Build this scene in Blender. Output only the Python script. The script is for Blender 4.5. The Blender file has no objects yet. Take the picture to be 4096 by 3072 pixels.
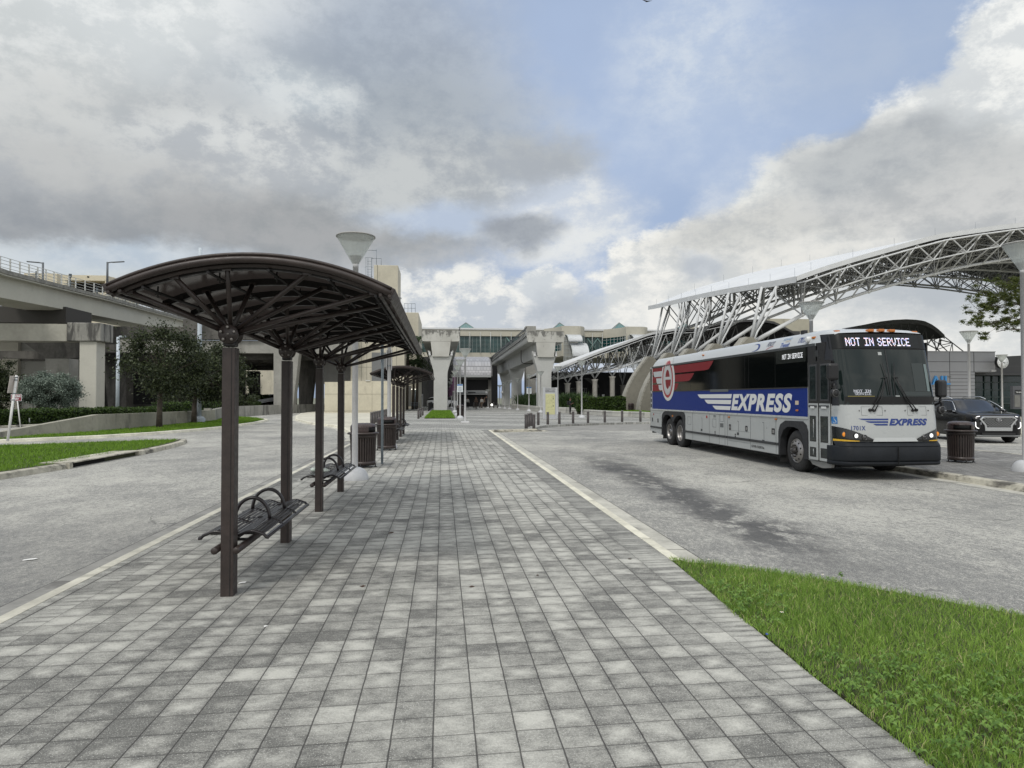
import bpy, bmesh, math, random
import numpy as np
from mathutils import Vector, Matrix, Euler
R=math.radians; pi=math.pi
sc=bpy.context.scene; COL=sc.collection
# ---------------------------------------------------------------- camera
F=690.; H=1.70
YAW=math.atan(69.5/F); PIT=math.atan(13.5/F)
cd=bpy.data.cameras.new('camera'); cam=bpy.data.objects.new('camera',cd); COL.objects.link(cam)
cd.sensor_width=36; cd.lens=F/1024*36; cd.clip_start=.05; cd.clip_end=4000
cam.location=(0,0,H); cam.rotation_euler=(pi/2+PIT,0,-YAW); sc.camera=cam
sc.render.resolution_x=1024; sc.render.resolution_y=768
sc.view_settings.view_transform='Standard'; sc.view_settings.look='None'
sc.view_settings.exposure=0.0; sc.view_settings.gamma=1; sc.view_settings.use_curve_mapping=False
RZ=-.14     # level of the roads; the paving is z = 0
def ray(px,py):
    r=(px-512)/F; u=(384-py)/F
    fy=math.cos(PIT)-u*math.sin(PIT); fz=math.sin(PIT)+u*math.cos(PIT)
    return Vector((r*math.cos(YAW)+fy*math.sin(YAW), -r*math.sin(YAW)+fy*math.cos(YAW), fz))
def gp(px,py,z=0.):
    d=ray(px,py); t=(z-H)/d.z; return (d.x*t,d.y*t)
def pY(px,py,Y):
    d=ray(px,py); t=Y/d.y; return (d.x*t, H+d.z*t)
def pX(px,py,X):
    d=ray(px,py); t=X/d.x; return (d.y*t, H+d.z*t)
# ---------------------------------------------------------------- sun and sky
SUN_EL=R(52); SUN_AZ=R(-150)      # azimuth from +Y, clockwise positive (behind the left shoulder)
sd=bpy.data.lights.new('sun','SUN'); sd.energy=1.5; sd.angle=R(10); sd.color=(1,.96,.9)
so=bpy.data.objects.new('sun',sd); COL.objects.link(so)
sdir=Vector((math.sin(SUN_AZ)*math.cos(SUN_EL),math.cos(SUN_AZ)*math.cos(SUN_EL),math.sin(SUN_EL)))
so.rotation_euler=sdir.to_track_quat('Z','Y').to_euler(); so.location=(0,0,60)
W=bpy.data.worlds.new('World'); sc.world=W; W.use_nodes=True
wt=W.node_tree; wt.nodes.clear()
class NT:
    def __init__(s,nt): s.nt=nt
    def n(s,typ,**k):
        o=s.nt.nodes.new(typ)
        for a,b in k.items():
            if a=='ins':
                for i,v in b.items():
                    if v is None: continue
                    if isinstance(v,bpy.types.NodeSocket): s.nt.links.new(v,o.inputs[i])
                    else: o.inputs[i].default_value=v
            else: setattr(o,a,b)
        return o
    def m(s,op,a,b=None,c=None,clamp=False):
        o=s.n('ShaderNodeMath',operation=op,use_clamp=clamp,ins={0:a,1:b,2:c}); return o.outputs[0]
    def vm(s,op,a,b=None,c=None):
        o=s.n('ShaderNodeVectorMath',operation=op,ins={0:a,1:b,2:c})
        return o.outputs['Value'] if op in('LENGTH','DOT_PRODUCT') else o.outputs[0]
    def noise(s,vec,scale,detail=3,rough=.5,dist=0,color=False):
        o=s.n('ShaderNodeTexNoise',ins={'Vector':vec,'Scale':scale,'Detail':detail,'Roughness':rough,'Distortion':dist})
        return o.outputs['Color'] if color else o.outputs[0]
    def mr(s,v,a,b,c=0.,d=1.,smooth=True):
        o=s.n('ShaderNodeMapRange',interpolation_type='SMOOTHSTEP' if smooth else 'LINEAR',ins={0:v,1:a,2:b,3:c,4:d}); return o.outputs[0]
    def mix(s,f,a,b,mode='MIX'):
        o=s.n('ShaderNodeMix',data_type='RGBA',blend_type=mode); 
        for i,v in ((0,f),(6,a),(7,b)):
            if isinstance(v,bpy.types.NodeSocket): s.nt.links.new(v,o.inputs[i])
            elif i==0: o.inputs[0].default_value=v
            else: o.inputs[i].default_value=(*v[:3],1)
        return o.outputs[2]
    def sep(s,v): o=s.n('ShaderNodeSeparateXYZ',ins={0:v}); return o.outputs
    def comb(s,x=0.,y=0.,z=0.): return s.n('ShaderNodeCombineXYZ',ins={0:x,1:y,2:z}).outputs[0]
w=NT(wt)
sky=w.n('ShaderNodeTexSky',sky_type='NISHITA',sun_disc=False,sun_elevation=SUN_EL,sun_rotation=SUN_AZ,air_density=1.0,dust_density=2.2,ozone_density=1.6)
tc=w.n('ShaderNodeTexCoord').outputs['Generated']
sx=w.sep(tc)
az=w.m('ARCTAN2',sx[0],sx[1]); el=w.m('ARCSINE',sx[2])
uv=w.comb(az,el,0.)
cvec=w.comb(az,w.m('MULTIPLY',el,1.5),.37)
n1=w.noise(cvec,7.0,10,.62); n2=w.noise(cvec,22,8,.68); n3=w.noise(cvec,2.2,5,.5)
warp=w.vm('MULTIPLY_ADD',w.noise(cvec,8,7,.62,color=True),(.10,.08,0),(-.05,-.04,0))
uvw=w.vm('ADD',uv,warp)
bump=w.m('ADD',w.m('MULTIPLY',n1,.55),w.m('MULTIPLY',n2,.45))     # ~.5 mean
def s2l(c): return tuple(((x/255+.055)/1.055)**2.4 if x>10 else x/255/12.92 for x in c)
STR=.1
nish=w.mix(1.,sky.outputs[0],(.92,.97,1.05),'MULTIPLY')
# a bright veil of thin cloud over the blue
veil=w.mr(n3,.25,.75,.78,1.)
col=w.mix(veil,nish,tuple(v/STR for v in s2l((172,190,219))))
def layer(col,px,py,rx,ry,c0,c1,soft=.5,amp=.5,vlo=.41,vhi=.60,alpha=1.,nz=None):
    d=ray(px,py).normalized(); a=math.atan2(d.x,d.y); e=math.asin(d.z)
    ax,ay=rx/F,ry/F
    L=w.vm('LENGTH',w.vm('MULTIPLY_ADD',uvw,(1/ax,1/ay,0),(-a/ax,-e/ay,0)))
    v=w.m('ADD',L,w.m('MULTIPLY_ADD',bump,-2*amp,amp))
    mk=w.mr(v,1+soft/2,1-soft/2,0.,alpha)
    sh=w.mix(w.mr(nz or bump,vlo,vhi),tuple(x/STR for x in s2l(c0)),tuple(x/STR for x in s2l(c1)))
    return w.mix(mk,col,sh)
# px, py, radii in the photograph give directions on the sky; colours are the cloud's own radiance
LAY=[ # wisps high in the blue
 (700,60,70,70,(184,199,222),(206,216,229),1.3,.35,.42,.6),
 (640,150,130,34,(176,193,220),(190,204,225),1.5,.3,.35,.65,.8),
 (860,60,90,34,(172,188,212),(182,195,214),1.7,.2,.35,.65,.6),
 (715,205,24,18,(196,206,222),(222,227,232),1.2,.6,.42,.6,.8),
 (745,195,16,12,(196,206,222),(222,227,232),1.2,.6,.42,.6,.7),
 (530,185,60,60,(184,196,214),(196,206,220),1.6,.3,.35,.65,.7),
 (780,190,60,24,(190,203,222),(206,215,228),1.6,.5,.35,.65,.7),
 # broad grey cover on the left
 (110,110,320,190,(186,192,197),(210,214,216),.8,.30),
 (110,190,360,80,(176,181,186),(196,198,199),.8,.25),
 (30,40,190,90,(206,211,212),(230,233,233),1.1,.3,.44,.56),
 (215,40,135,70,(212,217,219),(232,235,235),.8,.45,.44,.56),
 (390,75,112,88,(163,173,187),(176,186,199),1.3,.25),
 (360,150,165,74,(158,167,177),(171,179,187),1.1,.2),
 (180,165,70,50,(158,166,174),(170,176,183),1.2,.3),
 (300,92,50,24,(190,198,204),(214,219,221),1.1,.6,.44,.56),
 (95,150,110,70,(184,188,190),(200,202,201),1.3,.3,.4,.6,.8),
 (250,155,110,34,(184,189,194),(214,217,217),1.2,.5,.44,.56),
 (120,200,230,40,(178,182,186),(194,196,196),1.2,.3),
 (80,238,210,34,(152,157,163),(164,168,172),1.1,.2),
 (320,228,170,28,(156,160,163),(168,170,172),1.1,.2),
 (20,262,150,16,(198,207,212),(212,218,220),1.3,.3),
 (150,262,120,14,(186,198,210),(204,212,219),1.3,.3),
 (430,185,100,46,(172,178,184),(198,202,203),1.0,.35,.42,.58),
 (540,162,56,28,(172,178,185),(184,189,192),1.0,.3),
 (450,225,70,16,(184,197,216),(196,207,221),1.4,.3),
 (560,222,76,42,(200,209,222),(228,231,232),.8,.4,.42,.58),
 (518,233,42,20,(154,160,169),(168,174,181),.9,.4),
 # cumulus low in the middle and on the right
 (475,322,105,50,(196,203,211),(240,240,236),.30,.45,.44,.56),
 (545,292,34,22,(208,214,219),(238,239,237),.35,.5,.44,.56),
 (402,280,12,10,(214,218,221),(238,239,237),.5,.5,.44,.56),
 (565,320,50,26,(176,184,195),(196,202,210),.9,.4),
 (675,290,74,56,(212,216,218),(250,249,243),.22,.4,.44,.56),
 (745,300,120,66,(206,209,210),(240,239,234),.6,.35,.44,.56),
 (1045,120,76,110,(216,220,222),(248,249,246),.22,.35,.43,.55),
 (985,175,110,88,(212,216,218),(244,245,242),.25,.35,.43,.56),
 (905,205,105,70,(208,212,213),(240,241,238),.28,.35,.43,.56),
 (835,215,90,66,(206,210,211),(236,237,233),.30,.35,.43,.56),
 (770,240,74,34,(196,199,200),(222,222,217),.7,.35,.43,.57),
 (880,165,80,34,(172,177,182),(190,194,196),.8,.35),
 (985,195,90,44,(182,186,188),(200,202,202),1.0,.35),
 (930,222,150,32,(184,187,189),(208,209,208),1.1,.35),
 (760,245,90,20,(186,189,190),(208,209,206),1.1,.35),
 (840,325,250,70,(216,219,219),(242,241,236),.8,.35,.42,.58),
 (950,285,90,24,(186,192,198),(210,213,214),1.2,.5),
 (790,262,90,14,(206,209,209),(232,231,226),1.2,.4),
 (700,268,22,12,(190,196,203),(206,211,216),.9,.4)]
for L_ in LAY: col=layer(col,*L_)
# the unseen dome (behind and overhead): broken overcast, brightened to light the scene
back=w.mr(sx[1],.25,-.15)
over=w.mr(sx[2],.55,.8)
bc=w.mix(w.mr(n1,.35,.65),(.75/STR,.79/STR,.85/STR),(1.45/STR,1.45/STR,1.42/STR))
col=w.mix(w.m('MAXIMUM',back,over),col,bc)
lowm=w.mr(sx[2],.02,-.03)
col=w.mix(lowm,col,tuple(x/STR for x in s2l((120,122,118))))
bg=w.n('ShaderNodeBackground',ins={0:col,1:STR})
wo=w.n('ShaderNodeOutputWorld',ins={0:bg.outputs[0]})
W.cycles.sampling_method='MANUAL'; W.cycles.sample_map_resolution=512
# ---------------------------------------------------------------- materials
MATS={}
def srgb(r,g,b): return s2l((r,g,b))
def mat(name,col,rough=.6,metal=0.,var=0.,vscale=3.,dark=None,bump=0.,bscale=40.,spec=.5,emit=None,estr=0.,alpha=None,trans=0.,coat=0.,stain=None,streak=False,ior=1.45):
    if name in MATS: return MATS[name]
    m=bpy.data.materials.new(name); m.use_nodes=True; MATS[name]=m
    t=NT(m.node_tree); b=m.node_tree.nodes['Principled BSDF']
    base=(*col,1)
    b.inputs['Base Color'].default_value=base
    b.inputs['Roughness'].default_value=rough; b.inputs['Metallic'].default_value=metal
    b.inputs['Specular IOR Level'].default_value=spec; b.inputs['IOR'].default_value=ior
    b.inputs['Coat Weight'].default_value=coat
    if trans: b.inputs['Transmission Weight'].default_value=trans
    if alpha is not None: b.inputs['Alpha'].default_value=alpha
    if emit: b.inputs['Emission Color'].default_value=(*emit,1); b.inputs['Emission Strength'].default_value=estr
    co=t.n('ShaderNodeTexCoord').outputs['Object'] if (var or bump or stain) else None
    c=None
    if var:
        a=t.noise(co,vscale,5,.6); a2=t.noise(co,vscale*9,3,.6)
        f=t.m('ADD',t.m('MULTIPLY',a,.7),t.m('MULTIPLY',a2,.3))
        lo=tuple(max(0,x*(1-var)) for x in col); hi=tuple(min(1,x*(1+var)) for x in col)
        c=t.mix(t.mr(f,.32,.68),lo,hi)
    if stain:   # (colour, threshold, scale, vertical stretch)
        sc_,th,scl,st=stain
        v=t.vm('MULTIPLY',co,(1,1,1/st))
        f=t.noise(v,scl,6,.65,.4)
        c=t.mix(t.mr(f,th,th+.14,0.,.85),c if c else col,sc_)
    if c: m.node_tree.links.new(c,b.inputs['Base Color'])
    if var:
        r=t.mr(t.noise(co,vscale*3,3),.3,.7,max(.03,rough-.08),min(1,rough+.08)); m.node_tree.links.new(r,b.inputs['Roughness'])
    if bump:
        bn=t.n('ShaderNodeBump',ins={'Strength':bump,'Distance':.01,'Height':t.noise(co,bscale,4,.6)})
        m.node_tree.links.new(bn.outputs[0],b.inputs['Normal'])
    return m
# ---------------------------------------------------------------- mesh builder
class MB:
    def __init__(s): s.v=[]; s.f=[]; s.m=[]; s.s=[]
    def add(s,vs,fs,m=0,smooth=False):
        o=len(s.v); s.v+= [tuple(x) for x in vs]
        for f in fs: s.f.append([o+i for i in f]); s.m.append(m); s.s.append(smooth)
        return s
    def box(s,x0,y0,z0,x1,y1,z1,m=0):
        if x0>x1:x0,x1=x1,x0
        if y0>y1:y0,y1=y1,y0
        if z0>z1:z0,z1=z1,z0
        return s.add([(x0,y0,z0),(x1,y0,z0),(x1,y1,z0),(x0,y1,z0),(x0,y0,z1),(x1,y0,z1),(x1,y1,z1),(x0,y1,z1)],
          [(0,3,2,1),(4,5,6,7),(0,1,5,4),(1,2,6,5),(2,3,7,6),(3,0,4,7)],m)
    def obox(s,c,size,rot=(0,0,0),m=0):
        M=Euler(rot).to_matrix(); c=Vector(c); h=[x/2 for x in size]
        vs=[c+M@Vector((a*h[0],b*h[1],d*h[2])) for d in(-1,1) for a,b in((-1,-1),(1,-1),(1,1),(-1,1))]
        return s.add(vs,[(0,3,2,1),(4,5,6,7),(0,1,5,4),(1,2,6,5),(2,3,7,6),(3,0,4,7)],m)
    def tube(s,p,q,r0,r1=None,n=8,m=0,caps=True,smooth=True):
        p=Vector(p);q=Vector(q); r1=r0 if r1 is None else r1
        d=q-p
        if d.length<1e-6: return s
        d.normalize(); a=d.orthogonal().normalized(); b=d.cross(a)
        vs=[];
        for c,r in((p,r0),(q,r1)):
            for i in range(n):
                t=2*pi*(i+.5)/n; vs.append(c+a*(math.cos(t)*r)+b*(math.sin(t)*r))
        fs=[(i,(i+1)%n,n+(i+1)%n,n+i) for i in range(n)]
        s.add(vs,fs,m,smooth and n>4)
        if caps: o=len(s.v)-2*n; s.f.append([o+i for i in reversed(range(n))]); s.f.append([o+n+i for i in range(n)]); s.m+=[m,m]; s.s+=[False,False]
        return s
    def path(s,pts,r,n=8,m=0,close=False):
        P=[Vector(p) for p in pts]; k=len(P); rr=r if isinstance(r,(list,tuple)) else [r]*k
        vs=[]; up=None
        for i in range(k):
            if close: d=P[(i+1)%k]-P[i-1]
            else: d=(P[min(i+1,k-1)]-P[max(i-1,0)])
            d.normalize()
            if up is None: up=d.orthogonal().normalized()
            up=(up-d*up.dot(d)).normalized(); b=d.cross(up)
            for j in range(n):
                t=2*pi*j/n; vs.append(P[i]+up*(math.cos(t)*rr[i])+b*(math.sin(t)*rr[i]))
        fs=[]
        for i in range(k if close else k-1):
            for j in range(n): a=i*n+j; b_=i*n+(j+1)%n; c=((i+1)%k)*n+(j+1)%n; d_=((i+1)%k)*n+j; fs.append((a,b_,c,d_))
        o=len(s.v); s.add(vs,fs,m,True)
        if not close:
            s.f.append([o+j for j in reversed(range(n))]); s.f.append([o+(k-1)*n+j for j in range(n)]); s.m+=[m,m]; s.s+=[False,False]
        return s
    def lathe(s,prof,c=(0,0,0),n=24,m=0,axis='z',smooth=True):
        c=Vector(c); vs=[]
        for r,h in prof:
            for i in range(n):
                t=2*pi*i/n; a,b=r*math.cos(t),r*math.sin(t)
                vs.append(c+(Vector((a,b,h)) if axis=='z' else Vector((h,a,b)) if axis=='x' else Vector((b,h,a))))
        fs=[]
        for k in range(len(prof)-1):
            for i in range(n): j=(i+1)%n; fs.append((k*n+i,k*n+j,(k+1)*n+j,(k+1)*n+i))
        return s.add(vs,fs,m,smooth)
    def prism(s,poly,axis,a,b,m=0,smooth=False):
        n=len(poly)
        def P(u,v,w): return (w,u,v) if axis=='x' else (u,w,v) if axis=='y' else (u,v,w)
        vs=[P(u,v,a) for u,v in poly]+[P(u,v,b) for u,v in poly]
        ar=sum(poly[i][0]*poly[(i+1)%n][1]-poly[(i+1)%n][0]*poly[i][1] for i in range(n))
        flip=(ar>0)!=(axis in'zx'); flip=flip!=(b<a)
        f0=list(range(n)); f1=list(range(n,2*n)); sides=[(i,(i+1)%n,n+(i+1)%n,n+i) for i in range(n)]
        if flip: fs=[f0]+[f1[::-1]]+[x[::-1] for x in sides]
        else: fs=[f0[::-1]]+[f1]+sides
        return s.add(vs,fs,m,False)
    def grid(s,fn,nu,nv,m=0,smooth=True,flip=False):
        vs=[fn(i/nu,j/nv) for j in range(nv+1) for i in range(nu+1)]
        fs=[]
        for j in range(nv):
            for i in range(nu):
                a=j*(nu+1)+i; q=(a,a+1,a+nu+2,a+nu+1); fs.append(q[::-1] if flip else q)
        return s.add(vs,fs,m,smooth)
    def sphere(s,c,r,n=10,k=6,m=0):
        rr=r if isinstance(r,(tuple,list)) else (r,r,r); c=Vector(c)
        return s.grid(lambda u,v: c+Vector((rr[0]*math.cos(2*pi*u)*math.sin(pi*v),rr[1]*math.sin(2*pi*u)*math.sin(pi*v),-rr[2]*math.cos(pi*v))),n,k,m)
    def build(s,name,mats,parent=None,loc=None,bevel=0,shade=None):
        if not isinstance(mats,(list,tuple)): mats=[mats]
        me=bpy.data.meshes.new(name); me.from_pydata(s.v,[],s.f)
        for x in mats: me.materials.append(x)
        me.polygons.foreach_set('material_index',s.m); me.polygons.foreach_set('use_smooth',s.s)
        me.update()
        o=bpy.data.objects.new(name,me); COL.objects.link(o)
        if parent: o.parent=parent
        if loc: o.location=loc
        if bevel:
            bv=o.modifiers.new('bevel','BEVEL'); bv.width=bevel; bv.segments=2; bv.limit_method='ANGLE'; bv.angle_limit=R(40)
        return o
def tag(o,label,cat,group=None,kind=None):
    o['label']=label; o['category']=cat
    if group: o['group']=group
    if kind: o['kind']=kind
    return o
def struct(o): o['kind']='structure'; return o
def thing(name,label,cat,loc=(0,0,0),rz=0,group=None):
    o=bpy.data.objects.new(name,None); COL.objects.link(o); o.location=loc; o.rotation_euler=(0,0,rz); o.empty_display_size=.2
    return tag(o,label,cat,group)
def dup(root,loc=None,rz=None,label=None,scale=None,group=None):
    def cp(o,par):
        c=o.copy(); COL.objects.link(c)
        if par: c.parent=par
        for ch in list(o.children): cp(ch,c)
        return c
    r=cp(root,None)
    if loc is not None: r.location=loc
    if rz is not None: r.rotation_euler=(0,0,rz)
    if scale: r.scale=scale
    if label: r['label']=label
    if group: r['group']=group
    return r
def text(name,body,size,matrix,mt,parent=None,shear=0.,off=0.,ext=.004,wid=None,align='LEFT',spacing=1.):
    c=bpy.data.curves.new(name,'FONT'); c.body=body; c.size=size; c.shear=shear; c.offset=off; c.extrude=ext; c.align_x=align; c.space_character=spacing; c.resolution_u=6
    o=bpy.data.objects.new(name+'_t',c); COL.objects.link(o)
    dg=bpy.context.evaluated_depsgraph_get(); me=bpy.data.meshes.new_from_object(o.evaluated_get(dg)); bpy.data.objects.remove(o); bpy.data.curves.remove(c)
    co=np.empty(len(me.vertices)*3); me.vertices.foreach_get('co',co); co=co.reshape(-1,3)
    if len(co):
        x0,x1=co[:,0].min(),co[:,0].max(); y0,y1=co[:,1].min(),co[:,1].max()
        if wid:  # (width, height): exact box with its lower left corner at 0
            co[:,0]=(co[:,0]-x0)*wid[0]/(x1-x0); co[:,1]=(co[:,1]-y0)*wid[1]/(y1-y0)
            if align=='CENTER': co[:,0]-=wid[0]/2
        co4=np.c_[co,np.ones(len(co))]@np.array(matrix).T; me.vertices.foreach_set('co',co4[:,:3].ravel())
    me.materials.clear(); me.materials.append(mt); me.update(); me.name=name
    o=bpy.data.objects.new(name,me); COL.objects.link(o)
    if parent: o.parent=parent
    return o
def fr(origin,xa,ya):   # frame matrix: local x -> xa, local y -> ya, z = cross
    xa=Vector(xa).normalized(); ya=Vector(ya).normalized(); za=xa.cross(ya)
    M=Matrix.Identity(4)
    for i in range(3): M[i][0]=xa[i];M[i][1]=ya[i];M[i][2]=za[i];M[i][3]=origin[i]
    return M
def np_mesh(name,V,Fq,mt,parent=None,per=4,smooth=False,mi=None):
    me=bpy.data.meshes.new(name); nf=len(Fq)
    me.vertices.add(len(V)); me.vertices.foreach_set('co',np.asarray(V,dtype=np.float32).ravel())
    me.loops.add(nf*per); me.loops.foreach_set('vertex_index',np.asarray(Fq,dtype=np.int32).ravel())
    me.polygons.add(nf); me.polygons.foreach_set('loop_start',np.arange(nf,dtype=np.int32)*per)
    for x in (mt if isinstance(mt,(list,tuple)) else [mt]): me.materials.append(x)
    if mi is not None: me.polygons.foreach_set('material_index',np.asarray(mi,dtype=np.int32))
    me.update(calc_edges=True); me.validate()
    o=bpy.data.objects.new(name,me); COL.objects.link(o)
    if parent: o.parent=parent
    return o
def sweep(path,prof,closed=False,mb=None,m=0):
    """profile of (offset to the right of the path, z) swept along a polyline of (x, y[, dz])"""
    mb=mb or MB(); k=len(path); n=len(prof); vs=[]
    for i in range(k):
        p=Vector(path[i][:2]); dz=path[i][2] if len(path[i])>2 else 0
        a=Vector(path[i-1][:2]) if (i>0 or closed) else None; b=Vector(path[(i+1)%k][:2]) if (i<k-1 or closed) else None
        d1=(p-a).normalized() if a is not None else None; d2=(b-p).normalized() if b is not None else None
        if d1 is None: d1=d2
        if d2 is None: d2=d1
        t=(d1+d2).normalized(); nn=Vector((t.y,-t.x)); s_=1/max(.5,nn.dot(Vector((d1.y,-d1.x))))
        for o,z in prof: vs.append((p.x+nn.x*o*s_,p.y+nn.y*o*s_,z+dz))
    fs=[]
    for i in range(k if closed else k-1):
        for j in range(n-1): a=i*n+j; b=((i+1)%k)*n+j; fs.append((a,a+1,b+1,b))
    mb.add(vs,fs,m,False)
    return mb
ORD=['first','second','third','fourth','fifth','sixth','seventh','eighth','ninth','tenth','eleventh','twelfth']
# ================================================================ ground, paving, roads
def newmat(name):
    m=bpy.data.materials.new(name); m.use_nodes=True; return m,NT(m.node_tree),m.node_tree.nodes['Principled BSDF']
def paver_mat(name,light=(.46,.455,.41),dark=(.125,.124,.114),bands=True,plaza=False,pw=.2095,rh=.2095,ang=0.):
    m,t,b=newmat(name); L=m.node_tree.links
    co=t.n('ShaderNodeTexCoord').outputs['Object']
    if ang: co=t.n('ShaderNodeVectorRotate',ins={'Vector':co,'Angle':ang}).outputs[0]
    wob=t.vm('MULTIPLY_ADD',t.noise(co,6,2,color=True),(.008,.008,0),(-.004,-.004,0))
    s=t.sep(t.vm('ADD',co,wob)); X=s[0]; Y=s[1]
    ysk=t.m('MULTIPLY_ADD',X,-.04,Y)
    if bands:
        band=t.m('MAXIMUM',t.m('GREATER_THAN',X,2.052),t.m('LESS_THAN',X,-2.976))
    else: band=0.
    u=t.m('MULTIPLY_ADD',X,1/pw,-2.052/pw+60)
    v=t.m('MULTIPLY_ADD',ysk,1/rh,-(3.52)/rh+40)
    if bands:
        v=t.m('MULTIPLY',v,t.m('MULTIPLY_ADD',band,1.,1.)); 
        ub=t.m('MULTIPLY_ADD',X,1/.4,50.)
        u=t.m('ADD',t.m('MULTIPLY',u,t.m('SUBTRACT',1.,band)),t.m('MULTIPLY',t.m('ADD',ub,.0),band))
    if plaza:   # running bond in courses
        rowi=t.m('FLOOR',v); u=t.m('MULTIPLY_ADD',rowi,.5,u)
    fu=t.m('FRACT',u); fv=t.m('FRACT',v)
    du=t.m('MINIMUM',fu,t.m('SUBTRACT',1.,fu)); dv=t.m('MINIMUM',fv,t.m('SUBTRACT',1.,fv))
    ju=t.mr(du,.008,.026,1.,0.); jv=t.mr(dv,.006,.026,.75,0.)
    joint=t.m('MAXIMUM',ju,jv)
    cell=t.n('ShaderNodeTexWhiteNoise',noise_dimensions='3D',ins={0:t.comb(t.m('FLOOR',u),t.m('FLOOR',v),band if bands else 0.)}).outputs[0]
    big=t.noise(co,.45,3,.5); med=t.noise(co,2.6,5,.65); fine=t.noise(co,70,2,.8); speck=t.noise(co,150,1,.5)
    # per-paver weathering: grime collects from the edges inwards, unevenly
    edge=t.m('MINIMUM',du,dv); cell2=t.n('ShaderNodeTexWhiteNoise',noise_dimensions='3D',ins={0:t.comb(t.m('FLOOR',v),t.m('FLOOR',u),7.)}).outputs[0]; grime=t.m('ADD',t.m('MULTIPLY',edge,t.m('MULTIPLY',cell2,1.3)),t.m('MULTIPLY',med,1.08))
    med2=t.noise(t.vm('MULTIPLY',co,(1,1.6,1)),9,4,.7); tone=t.m('ADD',t.m('MULTIPLY',cell,.20),t.m('ADD',t.m('MULTIPLY',big,.65),t.m('ADD',t.m('MULTIPLY',grime,.60),t.m('MULTIPLY',med2,.62))))
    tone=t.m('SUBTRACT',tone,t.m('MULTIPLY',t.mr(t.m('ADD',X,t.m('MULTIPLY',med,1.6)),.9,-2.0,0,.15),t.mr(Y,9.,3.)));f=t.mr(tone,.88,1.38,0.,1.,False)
    f=t.m('ADD',f,t.m('MULTIPLY_ADD',fine,1.1,-.55),clamp=True)
    c=t.mix(f,dark,light)
    if bands: c=t.mix(t.m('MULTIPLY',t.m('MULTIPLY',band,t.mr(Y,5.,14.,.18,.75)),.85),c,t.mix(f,(.065,.065,.063),(.20,.20,.185)))
    if plaza:
        st=t.m('FRACT',t.m('MULTIPLY_ADD',t.m('ADD',Y,t.m('MULTIPLY',X,.55)),1/9.,.2)); bd=t.mr(st,.50,.53)
        c=t.mix(t.m('MULTIPLY',bd,.42),c,(.12,.12,.113))
    c=t.mix(t.mr(speck,.64,.70,0,.8),c,(.62,.62,.58))
    c=t.mix(t.m('MULTIPLY',joint,.86),c,t.mix(t.mr(t.noise(co,1.1,4,.6),.60,.70),(.042,.040,.037),(.05,.06,.022)))
    L.new(c,b.inputs['Base Color']); b.inputs['Roughness'].default_value=.82; b.inputs['Specular IOR Level'].default_value=.35
    h=t.m('ADD',t.m('MULTIPLY',joint,-1.),t.m('ADD',t.m('MULTIPLY',fine,.25),t.m('MULTIPLY',cell,.3)))
    bn=t.n('ShaderNodeBump',ins={'Strength':.7,'Distance':.006,'Height':h}); L.new(bn.outputs[0],b.inputs['Normal'])
    return m
PAV=paver_mat('grey_pavers'); PLZ=paver_mat('plaza_pavers',plaza=True,bands=False,pw=.30,rh=.30,light=(.40,.40,.37),dark=(.17,.17,.16))
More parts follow.
